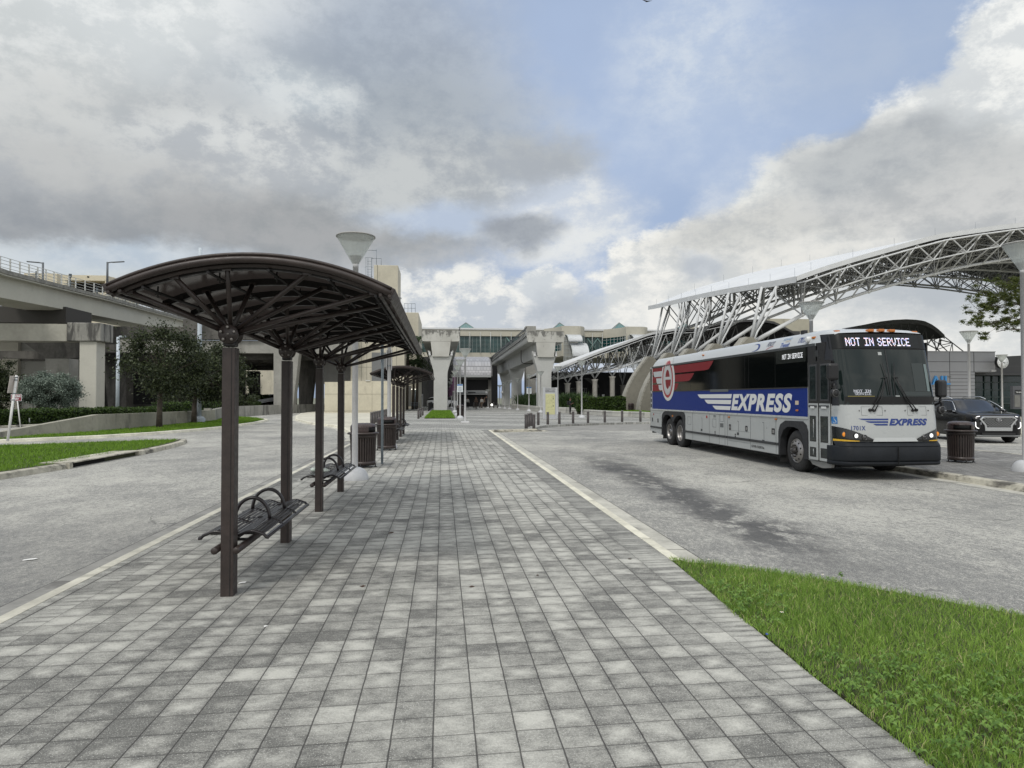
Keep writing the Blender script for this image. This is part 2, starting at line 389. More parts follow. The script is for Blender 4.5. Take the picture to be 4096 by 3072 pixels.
def asphalt_mat():
    m,t,b=newmat('worn_asphalt'); L=m.node_tree.links
    co=t.n('ShaderNodeTexCoord').outputs['Object']; s=t.sep(co)
    big=t.noise(co,.22,5,.6,.3); med=t.noise(t.vm('MULTIPLY',co,(1,.55,1)),1.5,6,.7); fine=t.noise(co,45,3,.85); sp=t.noise(co,85,2,.7)
    f=t.m('ADD',t.m('MULTIPLY',big,.5),t.m('ADD',t.m('MULTIPLY',med,.30),t.m('MULTIPLY',fine,.40)))
    g1=t.noise(t.vm('MULTIPLY',co,(1,.45,1)),16,3,.7); g2=t.noise(co,30,2,.7); f=t.m('ADD',f,t.m('MULTIPLY_ADD',t.m('ADD',g1,g2),.42,-.42)); c=t.mix(t.mr(f,.46,.78),(.18,.18,.172),(.48,.47,.42))
    c=t.mix(t.mr(sp,.56,.68,0,.8),c,(.60,.595,.55)); c=t.mix(t.mr(sp,.45,.33,0,.75),c,(.045,.045,.045))
    # oil trail along the middle of the bus lane and scattered drips
    warp=t.m('MULTIPLY_ADD',t.noise(co,.8,6,.7),1.6,-.8)
    cx=t.m('ADD',t.m('MULTIPLY_ADD',s[1],.028,4.12),warp)
    dx=t.m('ABSOLUTE',t.m('SUBTRACT',s[0],cx))
    along=t.m('MULTIPLY',t.mr(s[1],6.2,9.),t.mr(s[1],24,17))
    strm=t.m('MULTIPLY',t.mr(dx,.95,.15),along)
    strm=t.m('MULTIPLY',strm,t.mr(t.noise(t.vm('MULTIPLY',co,(1,.6,1)),2.2,9,.8),.38,.52))
    c=t.mix(t.m('MULTIPLY',strm,.85),c,(.055,.055,.057))
    right=t.mr(s[0],2.,3.)
    drip=t.m('MULTIPLY',t.mr(t.noise(t.vm('MULTIPLY',co,(.8,2.,1)),1.9,3,.5),.665,.70),right)
    c=t.mix(t.m('MULTIPLY',drip,.45),c,(.055,.055,.058))
    # pale scuffs on the left road
    lf=t.mr(s[0],-3.,-4.)
    sc_=t.m('MULTIPLY',t.mr(t.noise(t.vm('MULTIPLY',co,(2.,.8,1)),1.2,6,.7),.60,.68),lf)
    c=t.mix(t.m('MULTIPLY',sc_,.5),c,(.42,.41,.38))
    for X0_ in(2.932,-3.858):
        ln_=t.m('MULTIPLY',t.mr(t.m('ABSOLUTE',t.m('SUBTRACT',t.m('MULTIPLY_ADD',t.noise(co,5,3),.02,s[0]),X0_+.01)),.016,.008),t.m('MULTIPLY',t.mr(s[1],36,35.5) if X0_>0 else t.mr(s[1],28,27.5),.85))
        c=t.mix(ln_,c,(.035,.034,.032))
    # fine wandering cracks
    vo=t.n('ShaderNodeTexVoronoi',feature='DISTANCE_TO_EDGE',ins={'Vector':t.vm('ADD',co,t.vm('MULTIPLY',t.noise(co,1.2,4,.6,color=True),(1.6,1.6,0))),'Scale':.16})
    c=t.mix(t.m('MULTIPLY',t.mr(vo.outputs[0],.0035,.0012),t.mr(t.noise(co,.35,2),.5,.6,0,.6)),c,(.05,.05,.048))
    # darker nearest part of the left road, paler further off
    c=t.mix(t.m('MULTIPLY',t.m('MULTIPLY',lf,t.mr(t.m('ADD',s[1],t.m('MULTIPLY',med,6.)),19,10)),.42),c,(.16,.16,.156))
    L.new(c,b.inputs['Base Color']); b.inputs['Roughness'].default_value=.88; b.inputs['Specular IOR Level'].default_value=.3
    bn=t.n('ShaderNodeBump',ins={'Strength':.8,'Distance':.006,'Height':t.m('ADD',fine,t.m('MULTIPLY',sp,.6))}); L.new(bn.outputs[0],b.inputs['Normal'])
    return m
ASP=asphalt_mat()
KERB=mat('kerb_concrete',(.60,.58,.48),.85,var=.22,vscale=1.5,bump=.5,bscale=60,stain=((.25,.24,.20),.60,1.1,.5))
KERBD=mat('mouldy_kerb',(.42,.40,.33),.88,var=.3,vscale=1.2,bump=.5,bscale=60,stain=((.055,.052,.047),.50,1.3,.5))
CONC=mat('pale_slab_concrete',(.50,.48,.40),.88,var=.18,vscale=.4,bump=.3,stain=((.2,.19,.165),.58,.5,1))
WHITE=mat('road_paint',(.62,.62,.58),.7,var=.15,vscale=4,stain=((.3,.3,.28),.6,3,1))
SOIL=mat('soil',(.05,.055,.025),.95,var=.3,vscale=4)
EARTH=mat('distant_ground',(.16,.165,.12),.95,var=.3,vscale=.1)
g=MB(); g.add([(-1500,-600,-.17),(1500,-600,-.17),(1500,1800,-.17),(-1500,1800,-.17)],[(0,1,2,3)]); struct(g.build('ground',EARTH))
g=MB(); g.add([(-70,-12,RZ),(60,-12,RZ),(60,150,RZ),(-70,150,RZ)],[(0,1,2,3)]); struct(g.build('road',ASP))
def slab(name,poly,z0,z1,mt):
    mb=MB(); n=len(poly); mb.add([(x,y,z1) for x,y in poly]+[(x,y,z0) for x,y in poly],[tuple(range(n))]+[(i,n+i,n+(i+1)%n,(i+1)%n) for i in range(n)])
    return mb.build(name,mt)
# central paved island
grass_front=[(2.38,7.05),(2.75,6.86),(2.98,6.69),(3.6,6.10),(4.1,5.53),(4.53,5.0),(5.3,4.0),(6.3,2.2),(7.5,-1.),(8.5,-6)]
PLEFT=[(-3.30,-8),(-3.30,27.5),(-3.55,29.5)]
CUR=[(-3.55,29.5),(-3.75,31.5),(-4.3,34.5),(-4.95,37.4),(-5.6,40.6),(-6.6,43.7),(-9.0,48.9),(-11.6,57),(-13.4,65.9),(-15.0,76),(-15.3,82),(-14.5,90)]
struct(slab('paving',[(-3.30,-8),(2.27,-8),(2.27,-2),(2.25,4),(2.38,7.05),(2.36,36.1),(-3.38,36.1),(-3.38,29),(-3.30,27.5)],RZ,0,PAV))
struct(slab('plaza_paving',[(-4.4,42.6),(-4.4,36.6),(-3.38,36.1),(2.36,36.1),(5.0,37.35),(5.6,40.2),(6.3,41.9),(7.5,43.2),(9.7,44.7),(12.4,46.3),(14.2,46.6),(30,47.5),(60,60),(60,150),(-8.5,150),(-8.5,92),(-4.4,80)],RZ,.0,PLZ))
struct(slab('concrete_apron',[(-3.38,29),(-3.38,36.1),(-4.4,36.6),(-4.4,80),(-8.5,92),(-14.5,90)]+CUR[::-1],RZ,-.004,CONC))
# crossing of curved pavers between the bollards and the bus lane
def cross_mat():
    m,t,b=newmat('crossing_pavers'); L=m.node_tree.links
    co=t.n('ShaderNodeTexCoord').outputs['Object']; s=t.sep(co)
    d=t.vm('LENGTH',t.vm('MULTIPLY',t.vm('SUBTRACT',co,(12.,28.,0)),(1,1,0)))
    st=t.m('FRACT',t.m('DIVIDE',d,1.5)); sm=t.m('FRACT',t.m('DIVIDE',d,.3)); 
    med=t.noise(co,1.5,5,.6); c=t.mix(t.mr(med,.3,.7),(.24,.235,.215),(.33,.325,.30))
    c=t.mix(t.mr(st,.58,.62,0,.6),c,(.075,.075,.075)); c=t.mix(t.mr(t.m('MINIMUM',sm,t.m('SUBTRACT',1.,sm)),.10,.04,0,.7),c,(.05,.05,.05))
    L.new(c,b.inputs['Base Color']); b.inputs['Roughness'].default_value=.85
    return m
struct(slab('crossing',[(5.1,37.35),(7.0,37.9),(11,37.6),(16.5,36.6),(22,36),(22,48),(14.2,46.55),(12.4,46.25),(9.7,44.65),(7.5,43.15),(6.35,41.85),(5.65,40.2)],-.16,-.134,cross_mat()))
# kerbs: the profile runs from the paving side down to the road
KP=[(0,-.12),(0,.004),(.11,.004),(.14,-.012),(.175,-.115),(.195,-.125),(.54,-.133),(.54,-.17)]
GUT=mat('gutter_concrete',(.43,.42,.37),.9,var=.22,vscale=1.5,bump=.5,bscale=60,stain=((.18,.175,.155),.55,1.2,.5))
GUTL=mat('left_gutter_concrete',(.24,.237,.22),.9,var=.22,vscale=1.5,stain=((.13,.128,.12),.55,1.2,.5))
def kerb(name,path,mt=KERB,prof=KP,joints=None):
    if prof is KP or len(prof)>6:
        o=sweep(path,prof[:6]).build(name,mt); struct(o); struct(sweep(path,prof[5:]).build('gutter',GUTL if mt.name.startswith('left') else GUT)); return o
    o=sweep(path,prof).build(name,mt); struct(o); return o
kerb('kerb',[(2.38,7.02),(2.38,36.05)])
kerb('kerb',[(2.36,36.10),(3.2,36.55),(4.2,36.98),(5.0,37.22),(5.2,37.3,-.06),(5.7,37.5,-.125)],KERBD,[(0,-.12),(0,.006),(.13,.006),(.165,-.012),(.20,-.138),(.2,-.17)])
kerb('kerb',[(-3.55,29.4),(-3.30,27.4),(-3.30,-8)],KERBL:=mat('left_kerb_concrete',(.50,.485,.41),.85,var=.25,vscale=1.2,stain=((.17,.165,.14),.55,.9,.5)))
kerb('kerb',CUR[::-1],KERB)
# joints across the right and left kerbs are dark scored lines
jb=MB()
for i in range(9):
    for x0_,s_,y in((2.38,1,8.1+3.05*i),(-3.30,-1,1.2+3.05*i)):
        P_=[(x0_+s_*o,z+.002) for o,z in KP[1:7]]; vs=[(x,yy,z) for yy in(y,y+.012) for x,z in P_]; n_=len(P_); jb.add(vs,[(k,k+1,n_+k+1,n_+k) for k in range(n_-1)])
# right-hand bus platform
rp=[(11.4,-2),(11.4,29.5),(11.7,31.5),(12.6,33.2),(14.2,34),(15.9,33.2),(16.8,31.5),(17.1,29.5),(17.1,-2)]
struct(slab('platform_paving',rp,RZ,0,PLZ2:=paver_mat('platform_pavers',plaza=True,bands=False,pw=.21,rh=.21,light=(.27,.265,.25),dark=(.085,.083,.08))))
kerb('kerb',rp[::-1],KERBD,[(0,-.12),(0,.004),(.13,.004),(.18,-.015),(.215,-.12),(.24,-.128),(.5,-.134),(.5,-.17)])
# left grass islands with kerbs
I1=[(-9.95,4),(-9.85,16.5),(-9.60,19.0),(-9.56,23.1),(-9.75,26),(-10.05,28.2),(-10.5,29.6),(-11.3,29.5),(-13.2,28.3),(-15.9,26.6),(-22,23),(-34,17)]
KI=[(0,-.12),(0,.0),(.15,.0),(.18,-.02),(.21,-.136),(.21,-.17)]
def inset(p,d):
    out=[]
    for i in range(len(p)):
        a=Vector(p[i-1]);b=Vector(p[i]);c=Vector(p[(i+1)%len(p)]); d1=(b-a).normalized(); d2=(c-b).normalized(); t=(d1+d2).normalized()
        out.append((b.x-t.y*d,b.y+t.x*d))
    return out
I1F=I1+[(-34,4)]
struct(slab('grass_verge_soil',inset(I1F,.12),RZ,-.02,SOIL))
sweepI=sweep(inset(I1,.2)[0:3],KI); 
kerb('kerb',inset(I1F,.2)[:3],KERBD,KI); kerb('kerb',inset(I1F,.2)[3:-1],KERBD,KI)
# storm drain inlet let into the kerb
dr=thing('storm_drain','dark slotted storm drain inlet under a grey slab in the grass island kerb','storm drain',(-9.58,21.0,RZ))
MBlack=mat('black_void',(.004,.004,.004),.9)
mb=MB(); mb.box(-.75,-2.05,.125,.0,2.1,.16); mb.build('lid',KERBD,dr,bevel=.01)
mb=MB(); mb.box(-.6,-1.95,-.02,-.12,2.0,.125); mb.build('slot',MBlack,dr)
mb=MB(); mb.box(-.2,-2.12,-.02,.02,-1.96,.145); mb.box(-.2,2.0,-.02,.02,2.16,.145); mb.build('surround',KERBD,dr)
I2=[(-24,24.2),(-17.8,29.9),(-15.3,32.9),(-14.15,35.5),(-13.2,39.5),(-12.8,44),(-12.9,50),(-13.6,56),(-15.3,60),(-18.2,64),(-18.6,60),(-17.1,53.2),(-17.4,40),(-17.6,36.3),(-19,31.9),(-25,26)]
struct(slab('grass_verge_soil',inset(I2,.12),RZ,-.02,SOIL))
kerb('kerb',inset(I2,.2)[:10],KERB,KI)
# far lane of the left road: white line and dark kerb before the hedges
mb=MB(); mb.add([(-24,30.5,RZ+.004),(-23.85,30.4,RZ+.004),(-19.9,40,RZ+.004),(-20.05,40.1,RZ+.004)],[(0,1,2,3)]); tag(mb.build('lane_line',WHITE),'x','x'); bpy.data.objects['lane_line'].pop('label');bpy.data.objects['lane_line'].pop('category'); struct(bpy.data.objects['lane_line'])
HK=[(-31,33),(-26.6,43.8),(-25.2,48.8),(-24.2,56),(-23.8,70)]
kerb('kerb',[(x-.1,y) for x,y in HK],KERBD,KI)
struct(slab('hedge_bed_soil',[(x-.2,y) for x,y in HK]+[(-70,70),(-70,33)],RZ,-.03,SOIL))
# white edge line beyond the platform and the kerb of the far side of the station road
mb=MB(); mb.box(17.75,2,RZ+.001,17.87,33,RZ+.005); struct(mb.build('edge_line',WHITE))
kerb('kerb',[(27.5,-5),(27.5,60)][::-1],KERBD,KI)
struct(slab('forecourt',[(27.5,-5),(60,-5),(60,59),(27.5,47)],RZ,.0,CONC))
jb.v and struct(jb.build('kerb_joints',mat('joint_dark',(.06,.057,.05),.9)))
# ---------------------------------------------------------------- grass
def grass_mat(name,c0,c1,c2=None):
    m,t,b=newmat(name); L=m.node_tree.links
    co=t.n('ShaderNodeTexCoord').outputs['Object']
    gi=t.n('ShaderNodeNewGeometry').outputs['Random Per Island']
    f=t.m('ADD',t.m('MULTIPLY',gi,.6),t.m('MULTIPLY',t.noise(co,1.3,4,.6),.7))
    c=t.mix(t.mr(f,.3,1.),c0,c1)
    if c2: c=t.mix(t.mr(gi,.93,.95),c,c2)
    L.new(c,b.inputs['Base Color']); b.inputs['Roughness'].default_value=.55; b.inputs['Specular IOR Level'].default_value=.25
    tr=t.n('ShaderNodeBsdfTranslucent'); L.new(c,tr.inputs[0]); mx=t.n('ShaderNodeMixShader',ins={0:.28}); L.new(b.outputs[0],mx.inputs[1]); L.new(tr.outputs[0],mx.inputs[2])
    L.new(mx.outputs[0],m.node_tree.nodes['Material Output'].inputs[0])
    return m
GRN=grass_mat('grass_near',(.105,.205,.03),(.30,.45,.085),(.52,.48,.24)); GRF=grass_mat('grass_far',(.075,.16,.012),(.21,.36,.04)); WEED=grass_mat('weed_leaf',(.075,.155,.028),(.21,.34,.075))
def inpoly(P,X,Y):
    ins=np.zeros(len(X),bool); n=len(P)
    for i in range(n):
        x1,y1=P[i-1]; x2,y2=P[i]
        if y1==y2: continue
        c=((y1>Y)!=(y2>Y))&(X<(x2-x1)*(Y-y1)/(y2-y1)+x1); ins^=c
    return ins
def blades(name,poly,n,h,wd,z0,mt,seed=1,lean=.5,weight=None,clump=0.):
    rs=np.random.RandomState(seed); P=np.array(poly)
    X=rs.uniform(P[:,0].min(),P[:,0].max(),n*3); Y=rs.uniform(P[:,1].min(),P[:,1].max(),n*3)
    k=inpoly(poly,X,Y)
    if weight is not None: k&=rs.rand(len(X))<weight(X,Y)
    X=X[k][:n];Y=Y[k][:n]; n=len(X)
    if clump: # local height variation
        q=.5+.5*np.sin(X*3.1+1.3*np.sin(Y*2.3))*np.sin(Y*2.7+1.1*np.sin(X*1.9+2))
        hh=h*(1-clump+2*clump*q)*rs.uniform(.45,1.35,n)
    else: hh=h*rs.uniform(.5,1.3,n)
    a=rs.uniform(0,2*pi,n); b=rs.uniform(0,2*pi,n); l=lean*rs.uniform(.1,1.2,n)
    dx,dy=np.cos(a),np.sin(a); lx,ly=np.cos(b)*l,np.sin(b)*l
    ww=wd*rs.uniform(.6,1.4,n)
    z=np.full(n,z0)
    def pt(t,wf,sgn): return np.stack([X+lx*hh*t*t*1.0+sgn*dx*ww*wf,Y+ly*hh*t*t+sgn*dy*ww*wf,z+hh*t*(1-.25*l*t)],1)
    V=np.stack([pt(0,.5,-1),pt(0,.5,1),pt(.55,.42,1),pt(.55,.42,-1),pt(1,.06,1),pt(1,.06,-1)],1).reshape(-1,3)
    o=np.arange(n)[:,None]*6
    Fq=np.concatenate([o+np.array([0,1,2,3]),o+np.array([3,2,4,5])],1).reshape(-1,4)
    return np_mesh(name,V,Fq,mt),(X,Y)
GP=[(2.20,-1.5)]+[(2.19,1.),(2.22,3.),(2.26,3.6),(2.24,4.1),(2.29,4.7),(2.27,5.2),(2.33,5.8),(2.38,7.10)]+grass_front[1:]
struct(slab('verge_soil',[(2.27,-6)]+[(2.27,3),(2.33,5.8),(2.40,7.02)]+grass_front[1:],RZ,-.005,SOIL))
near,_=blades('grass',GP,170000,.052,.0040,-.005,GRN,3,.9,weight=lambda X,Y:np.where((Y>1.6)&(X<6.6),1,.03),clump=.35)
tag(near,'lush green grass and weeds in the corner beside the paving','grass',kind='stuff')
# broad-leaved weeds among the grass
def weeds(name,poly,n,mt,seed):
    rs=np.random.RandomState(seed); P=np.array(poly); X=rs.uniform(2.2,6.5,n*4); Y=rs.uniform(2,7,n*4)
    nz=np.sin(X*2.1+Y*.7)+np.sin(Y*2.9-X*1.3+1)+rs.normal(0,.45,len(X))
    k=inpoly(poly,X,Y)&(nz>.55); X=X[k][:n];Y=Y[k][:n]; V=[];Fq=[]
    for x,y in zip(X,Y):
        nl=rs.randint(4,8); zz=rs.uniform(.02,.085); a0=rs.rand()*6.3
        for j in range(nl):
            a=a0+j*2*pi/nl+rs.uniform(-.3,.3); L_=rs.uniform(.02,.042); w_=L_*.3; ca,sa=math.cos(a),math.sin(a); r=rs.uniform(-.01,.02)
            o=len(V); z1=zz+r
            V+=[(x,y,z1),(x+ca*L_*.5-sa*w_,y+sa*L_*.5+ca*w_,z1+.012),(x+ca*L_,y+sa*L_,z1-.002),(x+ca*L_*.5+sa*w_,y+sa*L_*.5-ca*w_,z1+.012)]; Fq.append((o,o+1,o+2,o+3))
    return np_mesh(name,V,Fq,mt)
tag(weeds('weeds',GP,900,WEED,5),'broad-leaved creeping weeds spreading through the near grass','weeds',kind='stuff')
# small white wildflowers near the tip of the verge
for i,(fx,fy,lb) in enumerate([(2.62,6.62,'tiny white wildflower nearest the kerb tip in the grass'),(2.93,6.35,'small white wildflower in the grass, second along the paving side'),(3.42,5.95,'small white wildflower by the road edge of the grass corner'),(2.52,4.95,'single pale wildflower at the paving edge halfway down the verge')]):
    mb=MB()
    mb.tube((0,0,0),(0,0,.1),.0015,n=4,m=1)
    for j in range(6): a=j*pi/3; mb.add([(0,0,.1),(math.cos(a-.4)*.01,math.sin(a-.4)*.01,.104),(math.cos(a)*.017,math.sin(a)*.017,.1),(math.cos(a+.4)*.01,math.sin(a+.4)*.01,.104)],[(0,1,2,3)])
    mb.sphere((0,0,.103),.004,6,4,2)
    f_=mb.build('wildflower',[mat('petal',(.8,.8,.76),.6),WEED,mat('pollen',(.6,.4,.05),.7)],loc=(fx,fy,.0)); tag(f_,lb,'flower','white wildflowers in the near grass')
gi1,_=blades('grass',inset(I1F,.36),95000,.075,.013,-.02,GRF,7,.6,weight=lambda X,Y:(X>-22)&(Y>11)&(Y>11-.0*X),clump=.25)
tag(gi1,'bright green grass on the kerbed island beside the left road','grass',kind='stuff')
gi2,_=blades('grass',inset(I2,.36),40000,.09,.022,-.02,GRF,8,.6,weight=lambda X,Y:(X>-18.2)&(Y>30),clump=.25)
tag(gi2,'bright green grass along the foot of the low concrete wall','grass',kind='stuff')
PB=[(-1.43,55.8),(1.0,55.8),(1.0,86),(-1.3,86)]
struct(slab('planting_bed',PB,0,.05,SOIL))
o,_=blades('grass',PB,14000,.12,.04,.05,GRF,9,.5); tag(o,'rectangle of green grass at the foot of the white viaduct pier','grass',kind='stuff')
# little bits of litter and leaves on the pavers
lm=mat('fallen_leaf',(.06,.03,.018),.8); lw=mat('litter_white',(.75,.75,.72),.7)
def scrap(name,x,y,r,mt,label,cat,grp=None,z=.0,seed=0):
    rs=random.Random(seed); n=7; mb=MB(); pts=[(r*rs.uniform(.5,1.1)*math.cos(2*pi*i/n)*1.5,r*rs.uniform(.5,1.1)*math.sin(2*pi*i/n),rs.uniform(.003,.012)) for i in range(n)]
    mb.add([(0,0,.008)]+pts+[(p[0],p[1],p[2]-.002) for p in pts],[(0,1+i,1+(i+1)%n) for i in range(n)]+[(1+i,8+i,8+(i+1)%n,1+(i+1)%n) for i in range(n)])
    o=mb.build(name,mt,loc=(x,y,z)); o.rotation_euler=(0,0,rs.uniform(0,6)); return tag(o,label,cat,grp)
def zz(zx,zy,o,s): return gp((o[0]+zx/s)/4,(o[1]+zy/s)/4)
C1=(1200,1672); 
x,y=zz(345,933,C1,1.3825); scrap('fallen_leaf',x,y,.022,lm,'curled brown leaf on the pavers left of centre','leaf',seed=1)
x,y=zz(948,935,C1,1.3825); scrap('fallen_leaf',x,y,.018,lm,'dark oval leaf on the pavers in the middle of the walk','leaf',seed=2)
x,y=zz(1825,780,C1,1.3825); scrap('fallen_leaf',x,y,.02,lm,'dark leaf near the grass tip, left of a smaller one','leaf',seed=3)
x,y=zz(1315,872,C1,1.3825); scrap('fallen_leaf',x,y,.014,lm,'small brown leaf to the right of the middle of the walk','leaf',seed=4)
x,y=zz(505,637,C1,1.3825); scrap('fallen_leaf',x,y,.03,lm,'thin twig-like leaf on the pavers right of the first bench','leaf',seed=5)
x,y=zz(1340,875,(0,1700),1.3825); scrap('paper_scrap',x,y,.03,lw,'torn white paper scrap beside the foot of the nearest shelter post','litter',seed=6)
x,y=gp(*((0+168/1.3825)/4,(1700+745/1.3825)/4),RZ); scrap('paper_scrap',x,y,.07,lw,'white paper scrap lying on the left road','litter',z=RZ,seed=7)
x,y=zz(1470,1115,(0,1700),1.3825); scrap('paper_scrap',x,y,.014,lw,'tiny white scrap on the pavers in front of the shelter','litter',seed=8)
x,y=gp((2600+708/1.4786)/4,(2100+657/1.4786)/4); scrap('bottle_cap',x-.02,y,.014,mat('blue_plastic',(.02,.06,.5),.4),'blue bottle cap at the edge of grass and pavers','litter',z=.01,seed=9)
# ================================================================ shelters, benches, bins, lamps, bollards
BRZ=mat('bronze_paint',(.034,.025,.022),.42,var=.25,vscale=6,spec=.5,bump=.05,bscale=200)
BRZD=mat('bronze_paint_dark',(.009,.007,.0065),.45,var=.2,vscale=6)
BOLT=mat('bolt_steel',(.20,.185,.17),.38,metal=.8)
def panel_mat():
    m,t,b=newmat('bronze_polycarbonate'); L=m.node_tree.links
    b.inputs['Base Color'].default_value=(.020,.017,.016,1); b.inputs['Roughness'].default_value=.18; b.inputs['Specular IOR Level'].default_value=.45
    tr=t.n('ShaderNodeBsdfTranslucent',ins={0:(.27,.245,.23,1)}); mx=t.n('ShaderNodeMixShader',ins={0:.42}); L.new(b.outputs[0],mx.inputs[1]); L.new(tr.outputs[0],mx.inputs[2])
    L.new(mx.outputs[0],m.node_tree.nodes['Material Output'].inputs[0]); return m
POLY=panel_mat()
def make_shelter(loc,label):
    t=thing('bus_shelter',label,'bus shelter',loc,0,'bronze bus shelters along the walk')
    cx,hw,zc,RR=.31,1.105,2.81,2.45
    za=lambda x: zc-RR+math.sqrt(max(0,RR*RR-(x-cx)**2))
    y0,y1=-.5,7.07
    arc=[(cx-hw+2*hw*i/28) for i in range(29)]
    # roof sheet with thickness
    mb=MB(); mb.grid(lambda u,v:(cx-hw+2*hw*u,y0+(y1-y0)*v,za(cx-hw+2*hw*u)+.012),28,7,flip=False)
    mb.grid(lambda u,v:(cx-hw+2*hw*u,y0+(y1-y0)*v,za(cx-hw+2*hw*u)),28,7,flip=True)
    mb.build('roof_panel',POLY,t)
    # end arches: a round front tube with a flat fascia above and behind it
    for yy,nm in((y0,1),(y1,-1)):
        mb=MB(); mb.path([(x,yy,za(x)+.0) for x in arc],.030,10)
        mb.path([(x,yy-.01*nm,za(x)+.040) for x in arc],.014,8)
        mb.path([(x,yy+.075*nm,za(x)-.03) for x in arc],.022,8)
        mb.build('edge_arch',BRZ,t)
    # side gutters
    for sx_ in(-1,1):
        xx=cx+sx_*hw; mb=MB(); mb.obox((xx,(y0+y1)/2,za(xx)+.005),(.03,y1-y0+.05,.085),(0,sx_*.5,0)); mb.tube((xx-sx_*.09,y0,za(xx-sx_*.09)-.05),(xx-sx_*.09,y1,za(xx-sx_*.09)-.05),.018); mb.build('side_rail',BRZ,t,bevel=.006)
    # intermediate ribs
    ys=[]
    for k in range(4): ys+= [2.19*k-.36,2.19*k+.40]
    ys+=[2.19*k+1.11 for k in range(3)]
    for yy in sorted(ys):
        mb=MB(); n=len(arc)
        vs=[];
        for x in arc[1:-1]:
            z=za(x)-.004; vs+=[(x,yy-.028,z),(x,yy+.028,z),(x,yy+.028,z-.06),(x,yy-.028,z-.06)]
        fs=[]
        for i in range(n-3):
            for j in range(4): a=i*4+j; b=i*4+(j+1)%4; fs.append((a,b,b+4,a+4))
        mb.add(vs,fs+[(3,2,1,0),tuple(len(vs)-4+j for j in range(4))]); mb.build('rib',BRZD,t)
    # purlins
    for xx in(-.55,-.05,.42,.9,1.28):
        mb=MB(); mb.tube((xx,y0+.05,za(xx)-.075),(xx,y1-.05,za(xx)-.075),.013,n=6); 
        for k in range(8):
            yk=y0+.35+k*.98; mb.tube((xx,yk,za(xx)-.02),(xx,yk,za(xx)-.12),.007,n=5); mb.tube((xx-.02,yk,za(xx)-.085),(xx+.02,yk,za(xx)-.085),.012,n=5)
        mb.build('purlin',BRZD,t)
    tx=[-.68,-.33,.08,.72,1.26]
    for k in range(4):
        yk=2.19*k
        p=MB(); p.box(-.0525,yk-.0635,0,.0525,yk+.0635,2.13); p.box(.022,yk-.0655,0,.030,yk-.0633,2.13,1)
        post=p.build('post',[BRZ,BRZD],t,bevel=.008)
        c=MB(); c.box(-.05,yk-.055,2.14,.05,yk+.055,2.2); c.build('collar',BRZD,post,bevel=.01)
        h=MB()
        for s_ in(-1,1): h.lathe([(0,yk+s_*.085),(.082,yk+s_*.085),(.084,yk+s_*.075),(.084,yk+s_*.062),(0,yk+s_*.062)],(0,0,2.245),28,axis='y')
        h.lathe([(0,yk-.07),(.05,yk-.07),(.05,yk+.07),(0,yk+.07)],(0,0,2.245),16,axis='y')
        hub=h.build('hub',BRZ,t)
        bm_=MB()
        for s_ in(-1,1):
            for a in(90,162,18,234,306): 
                r_=.058; bx,bz=r_*math.cos(R(a)),2.245+r_*math.sin(R(a)); bm_.lathe([(.0,yk+s_*.108),(.011,yk+s_*.106),(.0135,yk+s_*.096),(.0135,yk+s_*.085)],(bx,0,bz),8,axis='y',smooth=False)
            bm_.lathe([(.0,yk+s_*.094),(.010,yk+s_*.094),(.010,yk+s_*.085)],(0,0,2.245),8,axis='y')
        bm_.build('bolts',BOLT,hub)
        for s_ in(-1,1):
            for x in tx:
                ye=yk+s_*.38; st=MB(); d=Vector((x,0,za(x)-2.245)).normalized()
                st.tube((d.x*.045,yk+s_*.02,2.245+d.z*.045),(x,ye,za(x)-.05),.0205,n=10); st.obox((x,ye,za(x)-.052),(.07,.05,.03)); st.build('strut',BRZ,t)
    return t
sh1=make_shelter((-1.83,6.2,0),'nearest brown steel bus shelter with an arched canopy, at the left of the walk')
dup(sh1,(-1.80,25.83,0),label='farther brown arched bus shelter, beyond the first lamp post and the litter bins',group='bronze bus shelters along the walk')
SEAT=mat('bench_gloss_paint',(.016,.013,.014),.30,spec=.5,coat=.1)
def make_bench(loc,label):
    t=thing('bench',label,'bench',loc,0,'slatted metal benches under the shelters')
    zf=lambda x: .505+.020*math.cos(2*pi*(abs(x)-.15)/.31)-(.02 if abs(x)>.27 else 0)
    L0=1.85; n=19
    sl=MB()
    for k in range(3):
        a=L0*k/3+.02; b=L0*(k+1)/3-.02
        for i in range(n):
            x=-.275+.55*i/(n-1); s_=(zf(x+.01)-zf(x-.01))/.02
            sl.obox((x,(a+b)/2,zf(x)),(.0225,b-a,.010),(0,-math.atan(s_),0))
    sl.build('seat',SEAT,t,bevel=.003)
    f=MB()
    for yy in(.0,.617,1.233,1.85):
        pts=[(-.30+.6*i/30,yy,zf(-.30+.6*i/30)-.006) for i in range(31)]; f.path(pts,.014,8)
    for x in(-.292,.292): f.tube((x,0,zf(x)-.002),(x,L0,zf(x)-.002),.013)
    f.build('seat_frame',SEAT,t)
    for yy in(.60,1.22):
        a=MB(); a.path([(.163*math.cos(pi*j/16),yy,.525+.205*math.sin(pi*j/16)) for j in range(17)],.0175,10); a.build('armrest',SEAT,t)
    for x in(-.09,.09):
        b=MB(); b.lathe([(0,-.25),(.024,-.25),(.03,-.243),(.03,2.12),(.024,2.127),(0,2.127)],(x,0,.40),18,axis='y'); b.build('support_beam',BRZ,t)
    for yy in(.08,.9,1.72):
        br=MB(); br.box(-.09,yy-.03,.425,.09,yy+.03,.44); br.box(-.02,yy-.02,.43,.02,yy+.02,.50); br.box(-.22,yy-.015,.478,.22,yy+.015,.49); br.build('bracket',BRZD,t)
    return t
b1=make_bench((-1.83,6.33,0),'nearest slatted bench with two hoop armrests, between the first two shelter posts')
